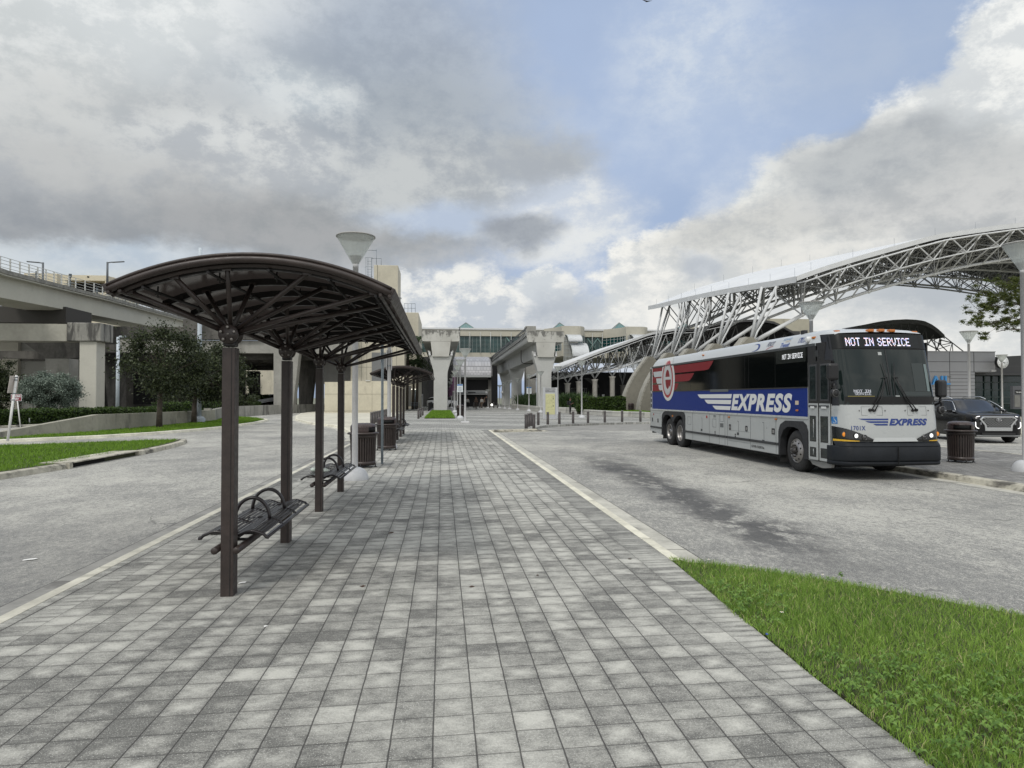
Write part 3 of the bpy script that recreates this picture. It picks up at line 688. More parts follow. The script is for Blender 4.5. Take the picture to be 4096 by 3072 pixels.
dup(b1,(-1.83,10.72,0),label='second slatted bench with something white left on it, just before the near lamp post')
dup(b1,(-1.80,25.96,0),label='slatted bench under the farther shelter, the nearer of its two')
dup(b1,(-1.80,30.35,0),label='slatted bench at the far end of the farther shelter')
mb=MB(); mb.lathe([(0,0),(.032,.0),(.032,.16),(.012,.2),(.012,.22),(0,.22)],(0,0,0),12,axis='x'); mb.sphere((-.03,.05,.01),(.06,.04,.035),8,6,0)
tag(mb.build('plastic_bottle',mat('crumpled_wrapper',(.55,.62,.56),.3,var=.4,vscale=30),loc=(-1.98,11.1,.555)),'crumpled bottle and wrapper left lying on the second bench','litter')
# ---- litter bins
def make_bin(loc,label,rz=0):
    t=thing('litter_bin',label,'litter bin',loc,rz,'brown slatted litter bins')
    ln=MB(); ln.lathe([(0,.05),(.255,.05),(.275,.8),(0,.8)],n=28); ln.build('liner',mat('bin_liner',(.006,.006,.006),.7),t)
    bd=MB(); N=32
    for i in range(N):
        a=2*pi*i/N; c,s=math.cos(a),math.sin(a)
        pts=[(.295,.06),(.30,.3),(.31,.6),(.325,.80)]
        for k in range(3):
            (r0,z0),(r1,z1)=pts[k],pts[k+1]
            w_=.019; vs=[]
            for r,z in((r0,z0),(r1,z1)):
                for rr,ww in((r,-w_),(r,w_),(r-.012,w_),(r-.012,-w_)): vs.append((c*rr-s*ww,s*rr+c*ww,z))
            bd.add(vs,[(0,1,5,4),(1,2,6,5),(2,3,7,6),(3,0,4,7)])
    for z0,r in((.06,.297),(.72,.32)): bd.lathe([(r-.012,z0),(r+.006,z0),(r+.006,z0+.09),(r-.012,z0+.09)],n=32)
    bd.build('slats',BRZ,t)
    for i in range(4):
        a=pi/4+i*pi/2; c,s=math.cos(a),math.sin(a); l=MB(); l.tube((c*.30,s*.30,0),(c*.30,s*.30,.10),.014); l.lathe([(.0,0),(.04,0),(.035,.02),(0,.02)],(c*.31,s*.31,0),10); l.build('foot',BRZD,t)
    rm=MB(); rm.lathe([(.27,.79),(.375,.805),(.385,.825),(.375,.845),(.30,.86)],n=36); rm.build('rim',BRZ,t)
    # hooded lid with one opening cut in its side
    li=MB(); prof=[(.305,.85),(.31,.88),(.31,.98),(.298,1.02),(.26,1.055),(.18,1.075),(0,1.08)]; n=40; op=lambda a:(abs((a-R(-60)+pi)%(2*pi)-pi)<R(42))
    for k in range(len(prof)-1):
        for i in range(n):
            a0,a1=2*pi*i/n,2*pi*(i+1)/n; am=(a0+a1)/2
            if op(am) and k in(0,1): continue
            (r0,z0),(r1,z1)=prof[k],prof[k+1]; P=lambda r,a,z:(r*math.cos(a),r*math.sin(a),z)
            li.add([P(r0,a0,z0),P(r0,a1,z0),P(r1,a1,z1),P(r1,a0,z1)],[(0,1,2,3)],0,True)
    li.build('lid',mat('bin_lid_plastic',(.040,.026,.024),.32,var=.15,vscale=8,spec=.6),t)
    d=MB(); d.lathe([(0,.855),(.285,.855),(.285,1.02),(0,1.03)],n=24); d.build('lid_interior',mat('bin_inside',(.004,.004,.004),.6),t)
    return t
k1=make_bin((-1.93,17.2,0),'brown slatted litter bin partly behind the near lamp post',R(40))
dup(k1,(-1.80,22.7,0),R(-20),'brown slatted litter bin with a hooded lid, behind the grey sign post')
dup(k1,(13.60,16.95,0),R(-60),'brown slatted litter bin on the right platform, in front of the black car')
x,y=gp(460.4,417.5); dup(k1,(x,y,0),R(0),'distant dark litter bin among the lamp posts beside the grass bed')
x,y=gp(631.1,412.8); dup(k1,(x,y,0),R(200),'distant litter bin at the foot of the curved concrete buttresses')
# ---- lamp posts with inverted glass cones
LGT=mat('lamp_grey_paint',(.48,.48,.48),.45,var=.08,vscale=2,spec=.5); LDK=mat('lamp_holder',(.16,.155,.15),.5)
DOME=mat('lamp_dome',(.46,.47,.48),.5,var=.12,vscale=3,stain=((.25,.24,.22),.62,3,1))
def glass_cone():
    m,t,b=newmat('frosted_cone'); L=m.node_tree.links
    b.inputs['Base Color'].default_value=(.85,.87,.86,1); b.inputs['Roughness'].default_value=.3
    tr=t.n('ShaderNodeBsdfTransparent',ins={0:(.97,.98,.97,1)}); tl=t.n('ShaderNodeBsdfTranslucent',ins={0:(.92,.95,.93,1)})
    m1=t.n('ShaderNodeMixShader',ins={0:.45}); L.new(b.outputs[0],m1.inputs[1]); L.new(tl.outputs[0],m1.inputs[2])
    co=t.n('ShaderNodeTexCoord').outputs['Object']
    m2=t.n('ShaderNodeMixShader',ins={0:.62}); L.new(m1.outputs[0],m2.inputs[1]); L.new(tr.outputs[0],m2.inputs[2])
    L.new(m2.outputs[0],m.node_tree.nodes['Material Output'].inputs[0]); return m
GC=glass_cone()
def make_lamp(loc,label,h=5.07,plinth=False):
    t=thing('street_lamp',label,'street lamp',loc,0,'pole lamps with inverted cone shades')
    zc=h-.57
    if plinth: b=MB(); b.box(-.27,-.27,0,.27,.27,.14); b.build('base',LGT,t,bevel=.02)
    else: b=MB(); b.lathe([(.285,0),(.285,.02),(.27,.09),(.23,.17),(.17,.225),(.11,.25),(.0,.255)],n=28); b.build('base',DOME,t)
    p=MB(); p.lathe([(.064,0),(.062,.3),(.058,zc-.09),(.060,zc-.09),(.060,zc-.02),(.052,zc),(0,zc)],n=18); p.build('pole',LGT,t)
    sh=MB(); n=32
    sh.lathe([(.065,zc-.02),(.395,h-.02)],n=n); sh.lathe([(.385,h-.022),(.055,zc-.02)],n=n); sh.build('lamp_shade',GC,t)
    l=MB(); l.lathe([(0,h-.008),(.385,h-.012),(.405,h-.022),(.405,h+.0),(.39,h+.012),(0,h+.035)],n=n); l.build('lid',mat('lamp_lid',(.30,.295,.28),.5,var=.1,vscale=5),t)
    k=MB(); k.lathe([(.05,zc-.04),(.062,zc+.0),(.125,zc+.15),(.125,zc+.155),(0,zc+.155)],n=20); k.build('lamp_holder',LDK,t)
    return t
lam0=make_lamp((-1.81,14.62,0),'nearest cone-topped lamp post, rising over the near shelter canopy',5.07)
def lamp(x,y,label,h=5.07):
    return dup(lam0,(x,y,0),label=label,scale=(1,1,h/5.07))
lamp(-1.79,23.55,'second cone-topped lamp post on the left, carrying two edge-on sign panels')
make_lamp((1.48,45.4,0),'cone-topped lamp post on a square plinth in the middle of the walk',4.9,True)
nm=['first lamp post with a notice, at the right corner of the grass bed','second lamp post along the right edge of the grass bed','third lamp post along the grass bed, in front of the white pier','fourth lamp post in the receding row by the purple banners','fifth lamp post in the receding row by the purple banners','farthest lamp post of the row by the purple banners']
for (y_,l_) in zip((55.9,66.,80.,92.,110.,132.),nm): lamp(1.42,y_,l_,4.75)
RL=[((685,1418),(685,728),(2100,1200),'lamp post beside the man with the phone, behind the curved row of bollards'),((398,1372),(398,803),(2100,1200),'lamp post directly right of the map directory'),((190,1352),(190,860),(2100,1200),'lamp post directly left of the map directory'),((48,1337),(48,900),(2100,1200),'lamp post with a small notice, in front of the dark shrubs'),((1420,1322),(1418,947),(1600,1200),'slim lamp post at the left end of the shrub planter'),((1322,1312),(1320,978),(1600,1200),'slim lamp post between the second and third viaduct piers'),((1265,1306),(1262,997),(1600,1200),'thin distant lamp post in front of the third viaduct pier'),((1203,1300),(1205,1027),(1600,1200),'thin distant lamp post left of the third viaduct pier'),((1062,1302),(1055,1080),(1600,1200),'thin distant lamp post at the right end of the dark entrance')]
for b_,t_,o_,l_ in RL:
    bx,by=(o_[0]+b_[0]/3.0167)/4,(o_[1]+b_[1]/3.0167)/4; x,y=gp(bx,by+.4); ty=(o_[1]+t_[1]/3.0167)/4
    lamp(x,y,l_,pY(bx,ty,y)[1])
lamp(13.33,14.62,'large cone-topped lamp post cut by the right edge of the picture',5.25)
for px,py,Y,l_ in((968.5,331.4,32.3,'lamp post rising behind the black car, left of the wall clock'),(1001.6,354.9,49.5,'thin lamp post standing in front of the wall clock'),(811,302.7,21.6,'lamp post rising behind the bus roof')):
    x,z=pY(px,py,Y); lamp(x,Y,l_,z)
# ---- bollards
BCAP=mat('bollard_cap',(.16,.15,.145),.4,metal=.3)
def make_bollard(loc,label,group):
    t=thing('bollard',label,'bollard',loc,0,group)
    b=MB(); b.lathe([(.083,0),(.083,.70),(0,.70)],n=18); b.build('shaft',mat('bollard_bronze',(.038,.032,.030),.45,var=.15,vscale=6),t)
    c=MB(); c.lathe([(.078,.70),(.078,.72),(.086,.72),(.086,.775),(.078,.79),(0,.80)],n=18); c.build('cap',BCAP,t)
    return t
bol0=None
BL=[(15,1550,'leftmost bollard of the tight cluster at the kerb corner'),(45,1530,'half-hidden bollard behind the leftmost two of the kerb corner cluster'),(75,1522,'farthest bollard of the kerb corner cluster, right of the hidden one'),(110,1555,'nearest bollard of the kerb corner cluster, at its right front'),(163,1510,'first bollard of the curved row, left of the map directory'),(278,1503,'bollard standing in front of the left half of the map directory'),(418,1497,'bollard standing just right of the map directory'),(584,1490,'bollard in front of the man with the phone'),(764,1485,'bollard right of the lamp post, in front of the hedge'),(967,1478,'bollard in the middle of the hedge, second before the bus'),(1177,1472,'bollard in front of the litter bin and curved buttress'),(1398,1470,'last visible bollard beside the rear of the bus')]
G1='bollards in a curved row across the crossing'
for zx,zy,l_ in BL:
    x,y=gp((2100+zx/3.0167)/4,(1200+zy/3.0167)/4)
    if bol0 is None: bol0=make_bollard((x,y+.1,0),l_,G1)
    else: dup(bol0,(x,y+.1,0),label=l_)
x,y=gp((1600+1528/3.0167)/4,(1200+1552/3.0167)/4); dup(bol0,(x,y+.1,0),label='second bollard from the left of the kerb corner cluster, at the front')
for i in range(10): dup(bol0,(-4.42,43.9+1.62*i,0),label=ORD[i]+' bollard from the near end of the straight row in front of the cream wall',group='straight row of bollards beside the concrete apron')
for i,(px,py) in enumerate(((418.4,418.7),(420.6,417.2),(422.7,415.7))):
    x,y=gp(px,py); dup(bol0,(x,y,0),label=('nearest','middle','farthest')[i]+' of the three bollards left of the grass bed',group='three bollards by the grass bed')
for i,zx in enumerate((568,700,738,765,942,1040,1130)):
    px=(1800+zx/5.95)/4; x,y=gp(px,407.9); dup(bol0,(x,y,0),label=ORD[i]+' tiny bollard from the left in front of the dark entrance',group='distant bollards before the entrance',scale=(1,1,1.1))
# ---- map directory
x0,y0=gp(542.9,419.0); x1,_=gp(557.6,419.0); w2=(x1-x0)/2
ALU=mat('brushed_aluminium',(.46,.47,.48),.42,metal=.35,var=.06,vscale=4)
t=thing('directory_sign','aluminium map directory stand with a yellow map panel, behind the bollards','sign',((x0+x1)/2,y0,0),0)
mb=MB(); mb.box(-w2,-.09,0,-w2+.16,.09,2.49); mb.box(w2-.16,-.09,0,w2,.09,2.49); mb.build('post',ALU,t,bevel=.02)
mb=MB(); mb.box(-w2+.16,-.06,0,w2-.16,.06,.32); mb.box(-w2+.16,-.06,2.05,w2-.16,.06,2.48); mb.box(-w2+.165,-.055,.32,w2-.165,.055,2.05,0); mb.build('panel',ALU,t)
BLK=mat('black_paint',(.012,.012,.012),.5); DGR=mat('dark_grey_line',(.10,.10,.09),.7)
mb=MB(); mb.box(-w2+.2,-.075,.36,w2-.2,-.055,2.0); mp=mb.build('map_board',mat('map_yellow',(.50,.49,.27),.45,var=.06,vscale=3,stain=((.36,.40,.25),.60,2.5,1)),t)
mb=MB(); rs=random.Random(4)
for i in range(60):
    a=rs.uniform(-.3,.12); z=rs.uniform(.8,1.8)
    if rs.random()<.5: mb.box(a,-.078,z,a+rs.uniform(.03,.14),-.076,z+.007)
    else: mb.box(a,-.078,z,a+.006,-.076,z+rs.uniform(.03,.18))
for i in range(4): mb.box(.2,-.078,[1.72,1.55,1.3,.98][i],.28,-.076,[1.78,1.67,1.33,1.09][i])
for a in((-.34,.75,-.335,1.86),(.37,.75,.375,1.86),(-.34,.75,.375,.755),(-.34,1.855,.375,1.86),(.15,.78,.155,1.84)): mb.box(a[0],-.078,a[1],a[2],-.076,a[3])
mb.build('map_lines',mat('map_ink',(.16,.18,.11),.7),mp)
mb=MB(); mb.box(-w2+.19,-.063,2.12,w2-.19,-.06,2.17); mb.build('black_bar',BLK,t)
text('lettering','CENTRAL STATION',.1,fr((-w2+.19,-.066,2.33),(1,0,0),(0,0,1)),DGR,t,wid=(2*w2-.38,.11))
text('lettering','DIRECTORY',.1,fr((-w2+.19,-.066,2.21),(1,0,0),(0,0,1)),BLK,t,wid=(2*w2-.38,.095))
# ---- perforated steel sign post and the edge-on signs on the second lamp post
GALV=mat('galvanised_steel',(.17,.20,.22),.45,metal=.5,var=.15,vscale=10)
x,y=gp(382.1,463.9)
t=thing('sign_post','bluish grey perforated steel sign post in front of the second litter bin','sign post',(x,y,0))
mb=MB(); mb.box(-.03,-.03,0,.03,.03,3.15); po=mb.build('post',GALV,t,bevel=.004)
mb=MB()
for i in range(120): mb.obox((0,-.031,.08+i*.0254),(.011,.003,.011))
for i in range(120): mb.obox((.031,0,.08+i*.0254),(.003,.011,.011))
mb.build('holes',BLK,po)
mb=MB(); mb.box(-.006,-.16,2.62,.002,.16,3.12); mb.build('sign_plate',mat('sign_back',(.35,.36,.37),.4,metal=.6),t,loc=(-.033,0,0))
t=thing('parking_sign','pair of parking signs seen edge on, clamped to the second lamp post','sign',(-1.79,23.55,0))
for s_ in(-1,1):
    mb=MB(); mb.box(s_*.075,-.15,2.62,s_*.083,.15,3.3); mb.build('sign_plate',mat('sign_back2',(.5,.5,.5),.4,metal=.3),t)
mb=MB(); mb.lathe([(.066,0),(.07,0),(.07,.03),(.066,.03)],(0,0,2.75),16); mb.lathe([(.066,0),(.07,0),(.07,.03),(.066,.03)],(0,0,3.15),16); mb.build('clamp',GALV,t)
# ---- notices on lamp posts
SW=mat('sign_white',(.62,.66,.67),.45); SB=mat('sign_blue',(.03,.13,.34),.45)
def notice(x,y,z,w_,h_,label,lines=7):
    t=thing('notice_sign',label,'sign',(x,y-.08,z),0,'small notices on the lamp posts')
    mb=MB(); mb.box(-w_/2,0,0,w_/2,.012,h_); mb.build('plate',SW,t,bevel=.004)
    mb=MB(); mb.box(-w_/2+.01,-.003,h_*.80,w_/2-.01,-.001,h_-.015); mb.build('header',SB,t)
    mb=MB(); rs=random.Random(int(x*10))
    for i in range(lines):
        zz_=h_*(.10+.62*i/lines); a=w_*.38*rs.uniform(.7,1); mb.box(-a,-.003,zz_,a,-.001,zz_+h_*.035)
    mb.build('text_lines',mat('sign_text',(.12,.14,.16),.6),t)
notice(1.40,55.85,2.14,.46,.64,'blue-headed white notice on the lamp post at the grass bed corner')
x,y=gp(529,411.0); notice(x,y,pY(529,393.7,y)[1],.62,.86,'blue-headed white notice on a lamp post in front of the dark shrubs')
# ---- purple banners
PUR=mat('banner_purple',(.062,.022,.055),.7,var=.15,vscale=2)
for i,(px0,px1,py0,py1,Y) in enumerate(((452.6,456.2,376.9,391.2,80.),(450.3,452.4,384.,396.,92.),(448.6,450.3,387.,397.,110.),(447.5,448.7,390.,399.,132.))):
    xa,za_=pY(px0,py1,Y); xb,zb=pY(px1,py0,Y)
    t=thing('banner',('nearest and largest','second','third','farthest')[i]+' purple banner hung in the row of lamp posts','banner',(xa,Y,za_),0,'purple banners on the lamp posts')
    mb=MB(); mb.grid(lambda u,v:((xb-xa)*u,.03*math.sin(6*v),(zb-za_)*v),4,8); mb.grid(lambda u,v:((xb-xa)*u,.03*math.sin(6*v)+.01,(zb-za_)*v),4,8,flip=True); mb.build('cloth',PUR,t)
    mb=MB(); 
    for z in(0,zb-za_): mb.tube((0,0,z),(1.42-xa,0,z),.02)
    mb.build('bracket',LGT,t)
# ---- leaning sign pole and the WRONG WAY sign
RED=mat('sign_red',(.20,.028,.040),.5,var=.1); 
a=gp(7.6,441.0,RZ+.1); bx_,bz=pY(16.5,375.5,a[1]+.5)
t=thing('leaning_pole','white sign pole leaning to the right, its sign turned edge on, in the grass island','sign post',(a[0],a[1],RZ+.1))
top=Vector((bx_-a[0],.5,bz-RZ-.1)); mb=MB(); mb.tube((0,0,0),top,.047,.047,14); mb.build('pole',mat('white_pole',(.62,.62,.60),.5,var=.12,vscale=3,stain=((.2,.19,.17),.60,4,2)),t)
mb=MB()
for f in(.62,.72,.93,.97): c=top*f; mb.tube(c-top.normalized()*.02,c+top.normalized()*.02,.06,.06,12)
mb.build('clamp',GALV,t)
mb=MB(); c=top*.86; mb.obox((c.x-.075,c.y,c.z),(.012,.6,.7),(0,R(8),0)); mb.build('sign_plate',mat('sign_back3',(.55,.5,.46),.4,metal=.4),t)
Y=44.; xa,z1=pY(11.0,394.2,Y); xb,z0=pY(21.6,401.0,Y)
t=thing('wrong_way_sign','dark red WRONG WAY sign on a white post behind the leaning pole','sign',((xa+xb)/2,Y,0)); w_=(xb-xa)
mb=MB(); px_,pz=pY(18.6,416.8,Y); mb.tube((px_-(xa+xb)/2+.1,.03,RZ),(0,.03,z1),.035); mb.build('post',MATS['white_pole'],t)
mb=MB(); mb.box(-w_/2,0,z0,w_/2,.01,z1); mb.build('border',SW,t); mb=MB(); mb.box(-w_/2+.02,-.006,z0+.02,w_/2-.02,-.002,z1-.02); mb.build('sign_plate',RED,t)
h_=z1-z0
text('lettering','WRONG',.1,fr((0,-.009,z0+h_*.55),(1,0,0),(0,0,1)),SW,t,wid=(w_*.82,h_*.32),align='CENTER',off=.004)
text('lettering','WAY',.1,fr((0,-.009,z0+h_*.14),(1,0,0),(0,0,1)),SW,t,wid=(w_*.5,h_*.32),align='CENTER',off=.004)
# ================================================================ the bus
SILV=mat('bus_silver_paint',(.345,.36,.355),.38,var=.05,vscale=1.2,spec=.4,coat=.15,stain=((.27,.28,.275),.62,2.2,2))
SILF=mat('bus_front_paint',(.37,.385,.38),.33,var=.03,vscale=1.2,coat=.2)
ROOF=mat('bus_roof_paint',(.45,.47,.48),.33)
BLUE=mat('bus_blue_vinyl',(.003,.020,.155),.42,spec=.22)
BREDD=mat('bus_red_vinyl',(.17,.008,.014),.42,spec=.25); BRED=mat('bus_red_bright',(.30,.012,.022),.3)
GLS=mat('bus_side_glass',(.003,.004,.004),.06,spec=.14); TRIM=mat('bus_black_trim',(.014,.014,.015),.38)
FLARE=mat('wheel_flare',(.018,.019,.021),.62,var=.15,vscale=5); RUB=mat('tyre_rubber',(.018,.018,.018),.8,var=.25,vscale=9,bump=.3)
BMP=mat('bus_bumper',(.009,.011,.014),.55,spec=.3,var=.2,vscale=2); ALW=mat('polished_wheel',(.27,.26,.25),.38,metal=.75,var=.12,vscale=12)
LWH=mat('vinyl_white',(.60,.61,.60),.35); SEAM=mat('panel_seam',(.045,.05,.052),.7); DINT=mat('bus_dark_inside',(.012,.013,.014),.8)
AMB=mat('amber_lens',(.42,.13,.012),.2,spec=.7,var=.3,vscale=60); REDL=mat('red_lens',(.28,.018,.015),.25)
NAVY=mat('vinyl_navy',(.012,.035,.17),.35)
HW=1.295
bus=thing('coach_bus','long silver coach bus with a blue side band and EXPRESS lettering, showing NOT IN SERVICE','bus',(9.997,14.4,RZ)); bus.scale=(.955,1,1)
def yf(z):   # centre line of the front, by height
    pts=[(.3,.02),(.9,.0),(1.25,.02),(1.66,.07),(2.3,.19),(2.92,.34),(3.27,.44)]
    if z<=pts[0][0]: return pts[0][1]
    for a,b in zip(pts,pts[1:]):
        if z<=b[0]: return a[1]+(b[1]-a[1])*(z-a[0])/(b[0]-a[0])
    return pts[-1][1]+(z-3.27)*.6
def fy(x,z,off=0.):
    a=min(1,abs(x)/HW); return yf(z)+.10*a*a+.32*max(0,(a-.80)/.20)**2-off
def fgrid(z0,z1,x0,x1,off,m=0,mb=None,nu=36,nv=6,zt=None,zb=None):
    mb=mb or MB()
    def f(u,v):
        x=x0+(x1-x0)*u; a=(zb(x) if zb else z0); b=(zt(x) if zt else z1); z=a+(b-a)*v
        return (x,fy(x,z,off),z)
    mb.grid(f,nu,nv,m); return mb
# roof and upper shell: cross-section swept front to back, domed at both ends
def roofsec(x):   # height of the roof at x
    a=min(1,abs(x)/HW); return 3.42+.04*(1-a*a)-.30*max(0,(a-.80)/.20)**2.2
mb=MB(); Ls=[.42,.50,.62,.85,1.1,1.4,2,3,4.5,6,7.5,9,10.5,12,12.8,13.4,13.6,13.8,13.92,14.0,14.05,14.08]
def rf(u,v):
    i=v*(len(Ls)-1); k=min(int(i),len(Ls)-2); y=Ls[k]+(Ls[k+1]-Ls[k])*(i-k); x=-HW+2*HW*u
    e=max(0,(1.1-y)/.70); e2=max(0,(y-13.55)/.53); z=roofsec(x)
    zz_=z-.13*e**2.2-.36*e2**2.5
    yy=y if y>1.2 else max(y,fy(x,3.27)-.0+ (y-.42)*.9)
    return (x*(1-.01*e2),yy,max(zz_,3.10) if y>1 else max(zz_,3.12))
mb.grid(rf,44,len(Ls)-1,0); roof=mb.build('roof',ROOF,bus)
# side walls (near side at -x, far side at +x)
AF=[(1.42,.35),(1.42,1.02),(1.50,1.18),(1.66,1.26),(2.52,1.25),(2.78,1.14),(2.88,.98),(2.88,.35)]
AR=[(9.88,.35),(9.88,1.18),(9.98,1.28),(10.15,1.32),(12.15,1.30),(12.42,1.22),(12.52,1.1),(12.56,.35)]
side=[(.44,.38),(1.41,.34)]+AF+AR+[(13.2,.40),(14.08,.46),(14.1,3.0),(14.0,3.12),(1.0,3.12),(1.0,1.69),(.44,1.69)]
for sx_ in(-1,1):
    mb=MB(); mb.prism(side,'x',sx_*HW,sx_*(HW-.04)); mb.build('side_panel',SILV,bus)
mb=MB(); mb.box(-HW,14.06,.46,HW,14.10,3.10); mb.box(-HW+.1,14.08,.35,HW-.1,14.16,.62,1); mb.build('rear_panel',[SILV,FLARE],bus)
mb=MB(); mb.box(-HW+.06,.5,.40,HW-.06,1.3,1.4); mb.box(-HW+.06,2.9,.42,HW-.06,9.8,1.4); mb.box(-HW+.06,12.6,.45,HW-.06,14.0,1.4); mb.box(-HW+.45,1.0,.6,HW-.45,14,1.6); mb.box(-HW+.05,1.4,1.33,HW-.05,14.0,1.36); mb.box(-.9,.9,.22,.9,2.6,.42); mb.box(-1.1,3,.27,1.1,9.8,.43); mb.build('underbody',DINT,bus)
# belt, blue band, glass band
SX=-HW
def sidebox(name,y0,z0,y1,z1,th,mt,parent=bus,bev=0,both=False):
    mb=MB(); mb.box(SX-th,y0,z0,SX+.002,y1,z1)
    if both: mb.box(-SX+th,y0,z0,-SX-.002,y1,z1)
    return mb.build(name,mt,parent,bevel=bev)
def sp(poly,th,m=0,mb=None,base=0.): mb=mb or MB(); mb.prism(poly,'x',SX-base,SX-th,m); return mb
blue=sidebox('blue_band',1.44,1.375,13.80,2.065,.006,BLUE,both=True)
sidebox('belt_moulding',1.43,1.315,14.06,1.372,.022,SILF,bev=.006,both=True)
sidebox('window_sill',1.44,2.065,13.82,2.10,.014,TRIM,both=True)
gl=sidebox('window_band',1.42,2.10,13.76,3.06,.009,GLS,both=True)
sidebox('drip_rail',1.10,3.06,13.85,3.125,.016,mat('drip_rail_grey',(.05,.055,.058),.45),both=True)
mb=MB()
for y in(3.05,4.63,4.89,6.10,7.75,9.30,10.9,12.1): mb.box(SX-.0105,y-.006,2.10,SX-.008,y+.006,3.06)
mb.build('window_joint',mat('rubber_joint',(.002,.002,.002),.9),gl)
mb=MB(); mb.box(SX-.012,13.76,2.10,SX,13.82,3.06); mb.build('corner_post',LWH,bus); mb=MB(); mb.box(SX-.008,13.86,2.12,SX,14.02,3.04); mb.build('rear_quarter_glass',GLS,bus)
mb=MB(); 
for z in(1.50,1.72,1.94): mb.box(SX-.006,13.88,z-.07,SX,14.02,z+.07)
mb.build('vent_grille',TRIM,bus)
sidebox('rubber_latch',6.05,2.02,7.5,2.10,.02,mat('sill_grey',(.09,.10,.10),.5))
# emergency exit hatch above the glass and seams in the blue band
mb=MB()
for a in((6.05,1.38,6.06,3.35),(4.78,1.38,4.79,3.06)): mb.box(SX-.0095,a[0],a[1],SX-.006,a[2],min(a[3],2.06))
mb.build('door_seam',NAVY,bus)
# lower luggage doors: dark gaps, rub rail and hardware
seams=[3.04,4.56,6.17,6.35,6.80,7.62,9.14]
mb=MB()
for y in seams: mb.box(SX-.003,y-.006,.36,SX+.001,y+.006,1.315)
for (a,b,c,d) in((4.62,.52,6.1,.525),(4.62,.84,6.1,.845),(12.7,1.2,13.95,1.205)): mb.box(SX-.003,a,b,SX+.001,c,d)
for (y,z0,z1) in((3.72,.70,1.15),(5.35,.82,1.13),(8.25,.80,1.14)):
    mb.box(SX-.003,y,z0,SX+.001,y+.012,z1); mb.box(SX-.003,y,z1,SX+.001,y+.10,z1+.01); mb.box(SX-.004,y-.02,z0-.10,SX+.001,y+.12,z0-.02)
for (y0,z0,y1,z1) in((9.3,.88,9.62,1.15),(7.05,.88,7.32,1.14),(6.45,1.08,6.72,1.31)):
    mb.box(SX-.003,y0,z0,SX+.001,y1,z0+.008); mb.box(SX-.003,y0,z1,SX+.001,y1,z1+.008); mb.box(SX-.003,y0,z0,SX+.001,y0+.008,z1); mb.box(SX-.003,y1,z0,SX+.001,y1+.008,z1)
for i in range(9): mb.box(SX-.003,6.47+.03*i,.90,SX+.001,6.485+.03*i,1.03)
for i in range(4): mb.box(SX-.003,7.08,1.20+.02*i,SX+.001,7.26,1.21+.02*i)
for y,z in((3.55,1.0),(9.5,1.02)): mb.box(SX-.004,y,z,SX+.001,y+.02,z+.02)
mb.build('panel_seams',SEAM,bus)
mb=MB()
for y,z in((5.55,.70),(7.1,.70),(5.55,.63),(7.1,.63)): mb.box(SX-.006,y,z,SX,y+.07,z+.055)
for y,z,w_ in((2.75+.35,.86,.17),(4.75,.86,.13),(5.9,.86,.13),(13.0,.82,.12),(13.75,.84,.08)): mb.box(SX-.012,y,z,SX,y+w_,z+.16)
mb.build('latch',[TRIM],bus,bevel=.006)
mb=MB()
for y,z,w_ in((3.1,.86,.17),(4.75,.86,.13),(5.9,.86,.13)): mb.box(SX-.018,y+.02,z+.03,SX-.006,y+w_-.05,z+.12)
mb.build('latch_handle',mat('chrome_dull',(.4,.4,.4),.3,metal=.9),bus,bevel=.01)
for a,b in((2.90,3.02),(3.06,4.54),(4.58,6.15),(6.19,6.33),(6.37,6.78),(6.82,7.60),(7.64,9.12),(9.16,9.86),(12.60,14.05)): rub=MB(); rub.box(SX-.028,a,.585,SX,b,.655); rub.build('rub_rail',mat('rub_rail_black',(.028,.03,.032),.5),bus,bevel=.008)
# side marker lamps
mb=MB()
for y,z in((3.02,1.27),(6.02,1.24),(1.92,1.52)): mb.box(SX-.035,y-.05,z-.022,SX,y+.05,z+.022)
mb.box(SX-.035,11.15,1.10,SX,11.27,1.17)
mb.build('marker_lamp',AMB,bus,bevel=.012)
mb=MB(); mb.box(SX-.01,7.78,1.15,SX,7.88,1.24); mb.box(SX-.01,13.6,1.10,SX,13.68,1.18); mb.build('reflector',REDL,bus,bevel=.006)
sidebox('placard',1.86,1.66,2.02,1.76,.010,mat('placard_cream',(.5,.42,.32),.5))
# wheel flares with rounded openings
def strip(outer,inner,x0,x1,mb):
    n=len(outer); vs=[(x1,*p) for p in outer]+[(x1,*p) for p in inner]+[(x0,*p) for p in outer]+[(x0+.12,*p) for p in inner]
    fs=[]
    for i in range(n-1): fs+=[(i,i+1,n+i+1,n+i),(2*n+i,2*n+i+1,i+1,i),(n+i,n+i+1,3*n+i+1,3*n+i)]
    mb.add(vs,fs,0,False)
cyF=2.02; cyR1,cyR2=10.55,11.72
N=24; outer=[];inner=[]
def along(poly,t):
    L=[0]; 
    for a,b in zip(poly,poly[1:]): L.append(L[-1]+math.dist(a,b))
    s=t*L[-1]
    for i in range(len(poly)-1):
        if s<=L[i+1]+1e-9: f=(s-L[i])/(L[i+1]-L[i]); return (poly[i][0]+(poly[i+1][0]-poly[i][0])*f,poly[i][1]+(poly[i+1][1]-poly[i][1])*f)
    return poly[-1]
innF=[(1.60,.35),(1.60,.70),(1.68,.90),(1.86,1.06),(2.05,1.10),(2.4,1.10),(2.62,1.00),(2.76,.80),(2.80,.55),(2.80,.35)]
innR=[(9.98,.35),(9.98,.85),(10.15,1.10),(10.4,1.18),(10.7,1.16),(10.95,1.05),(11.10,.92),(11.18,.90),(11.28,.97),(11.5,1.12),(11.8,1.18),(12.1,1.15),(12.35,1.0),(12.46,.8),(12.48,.35)]
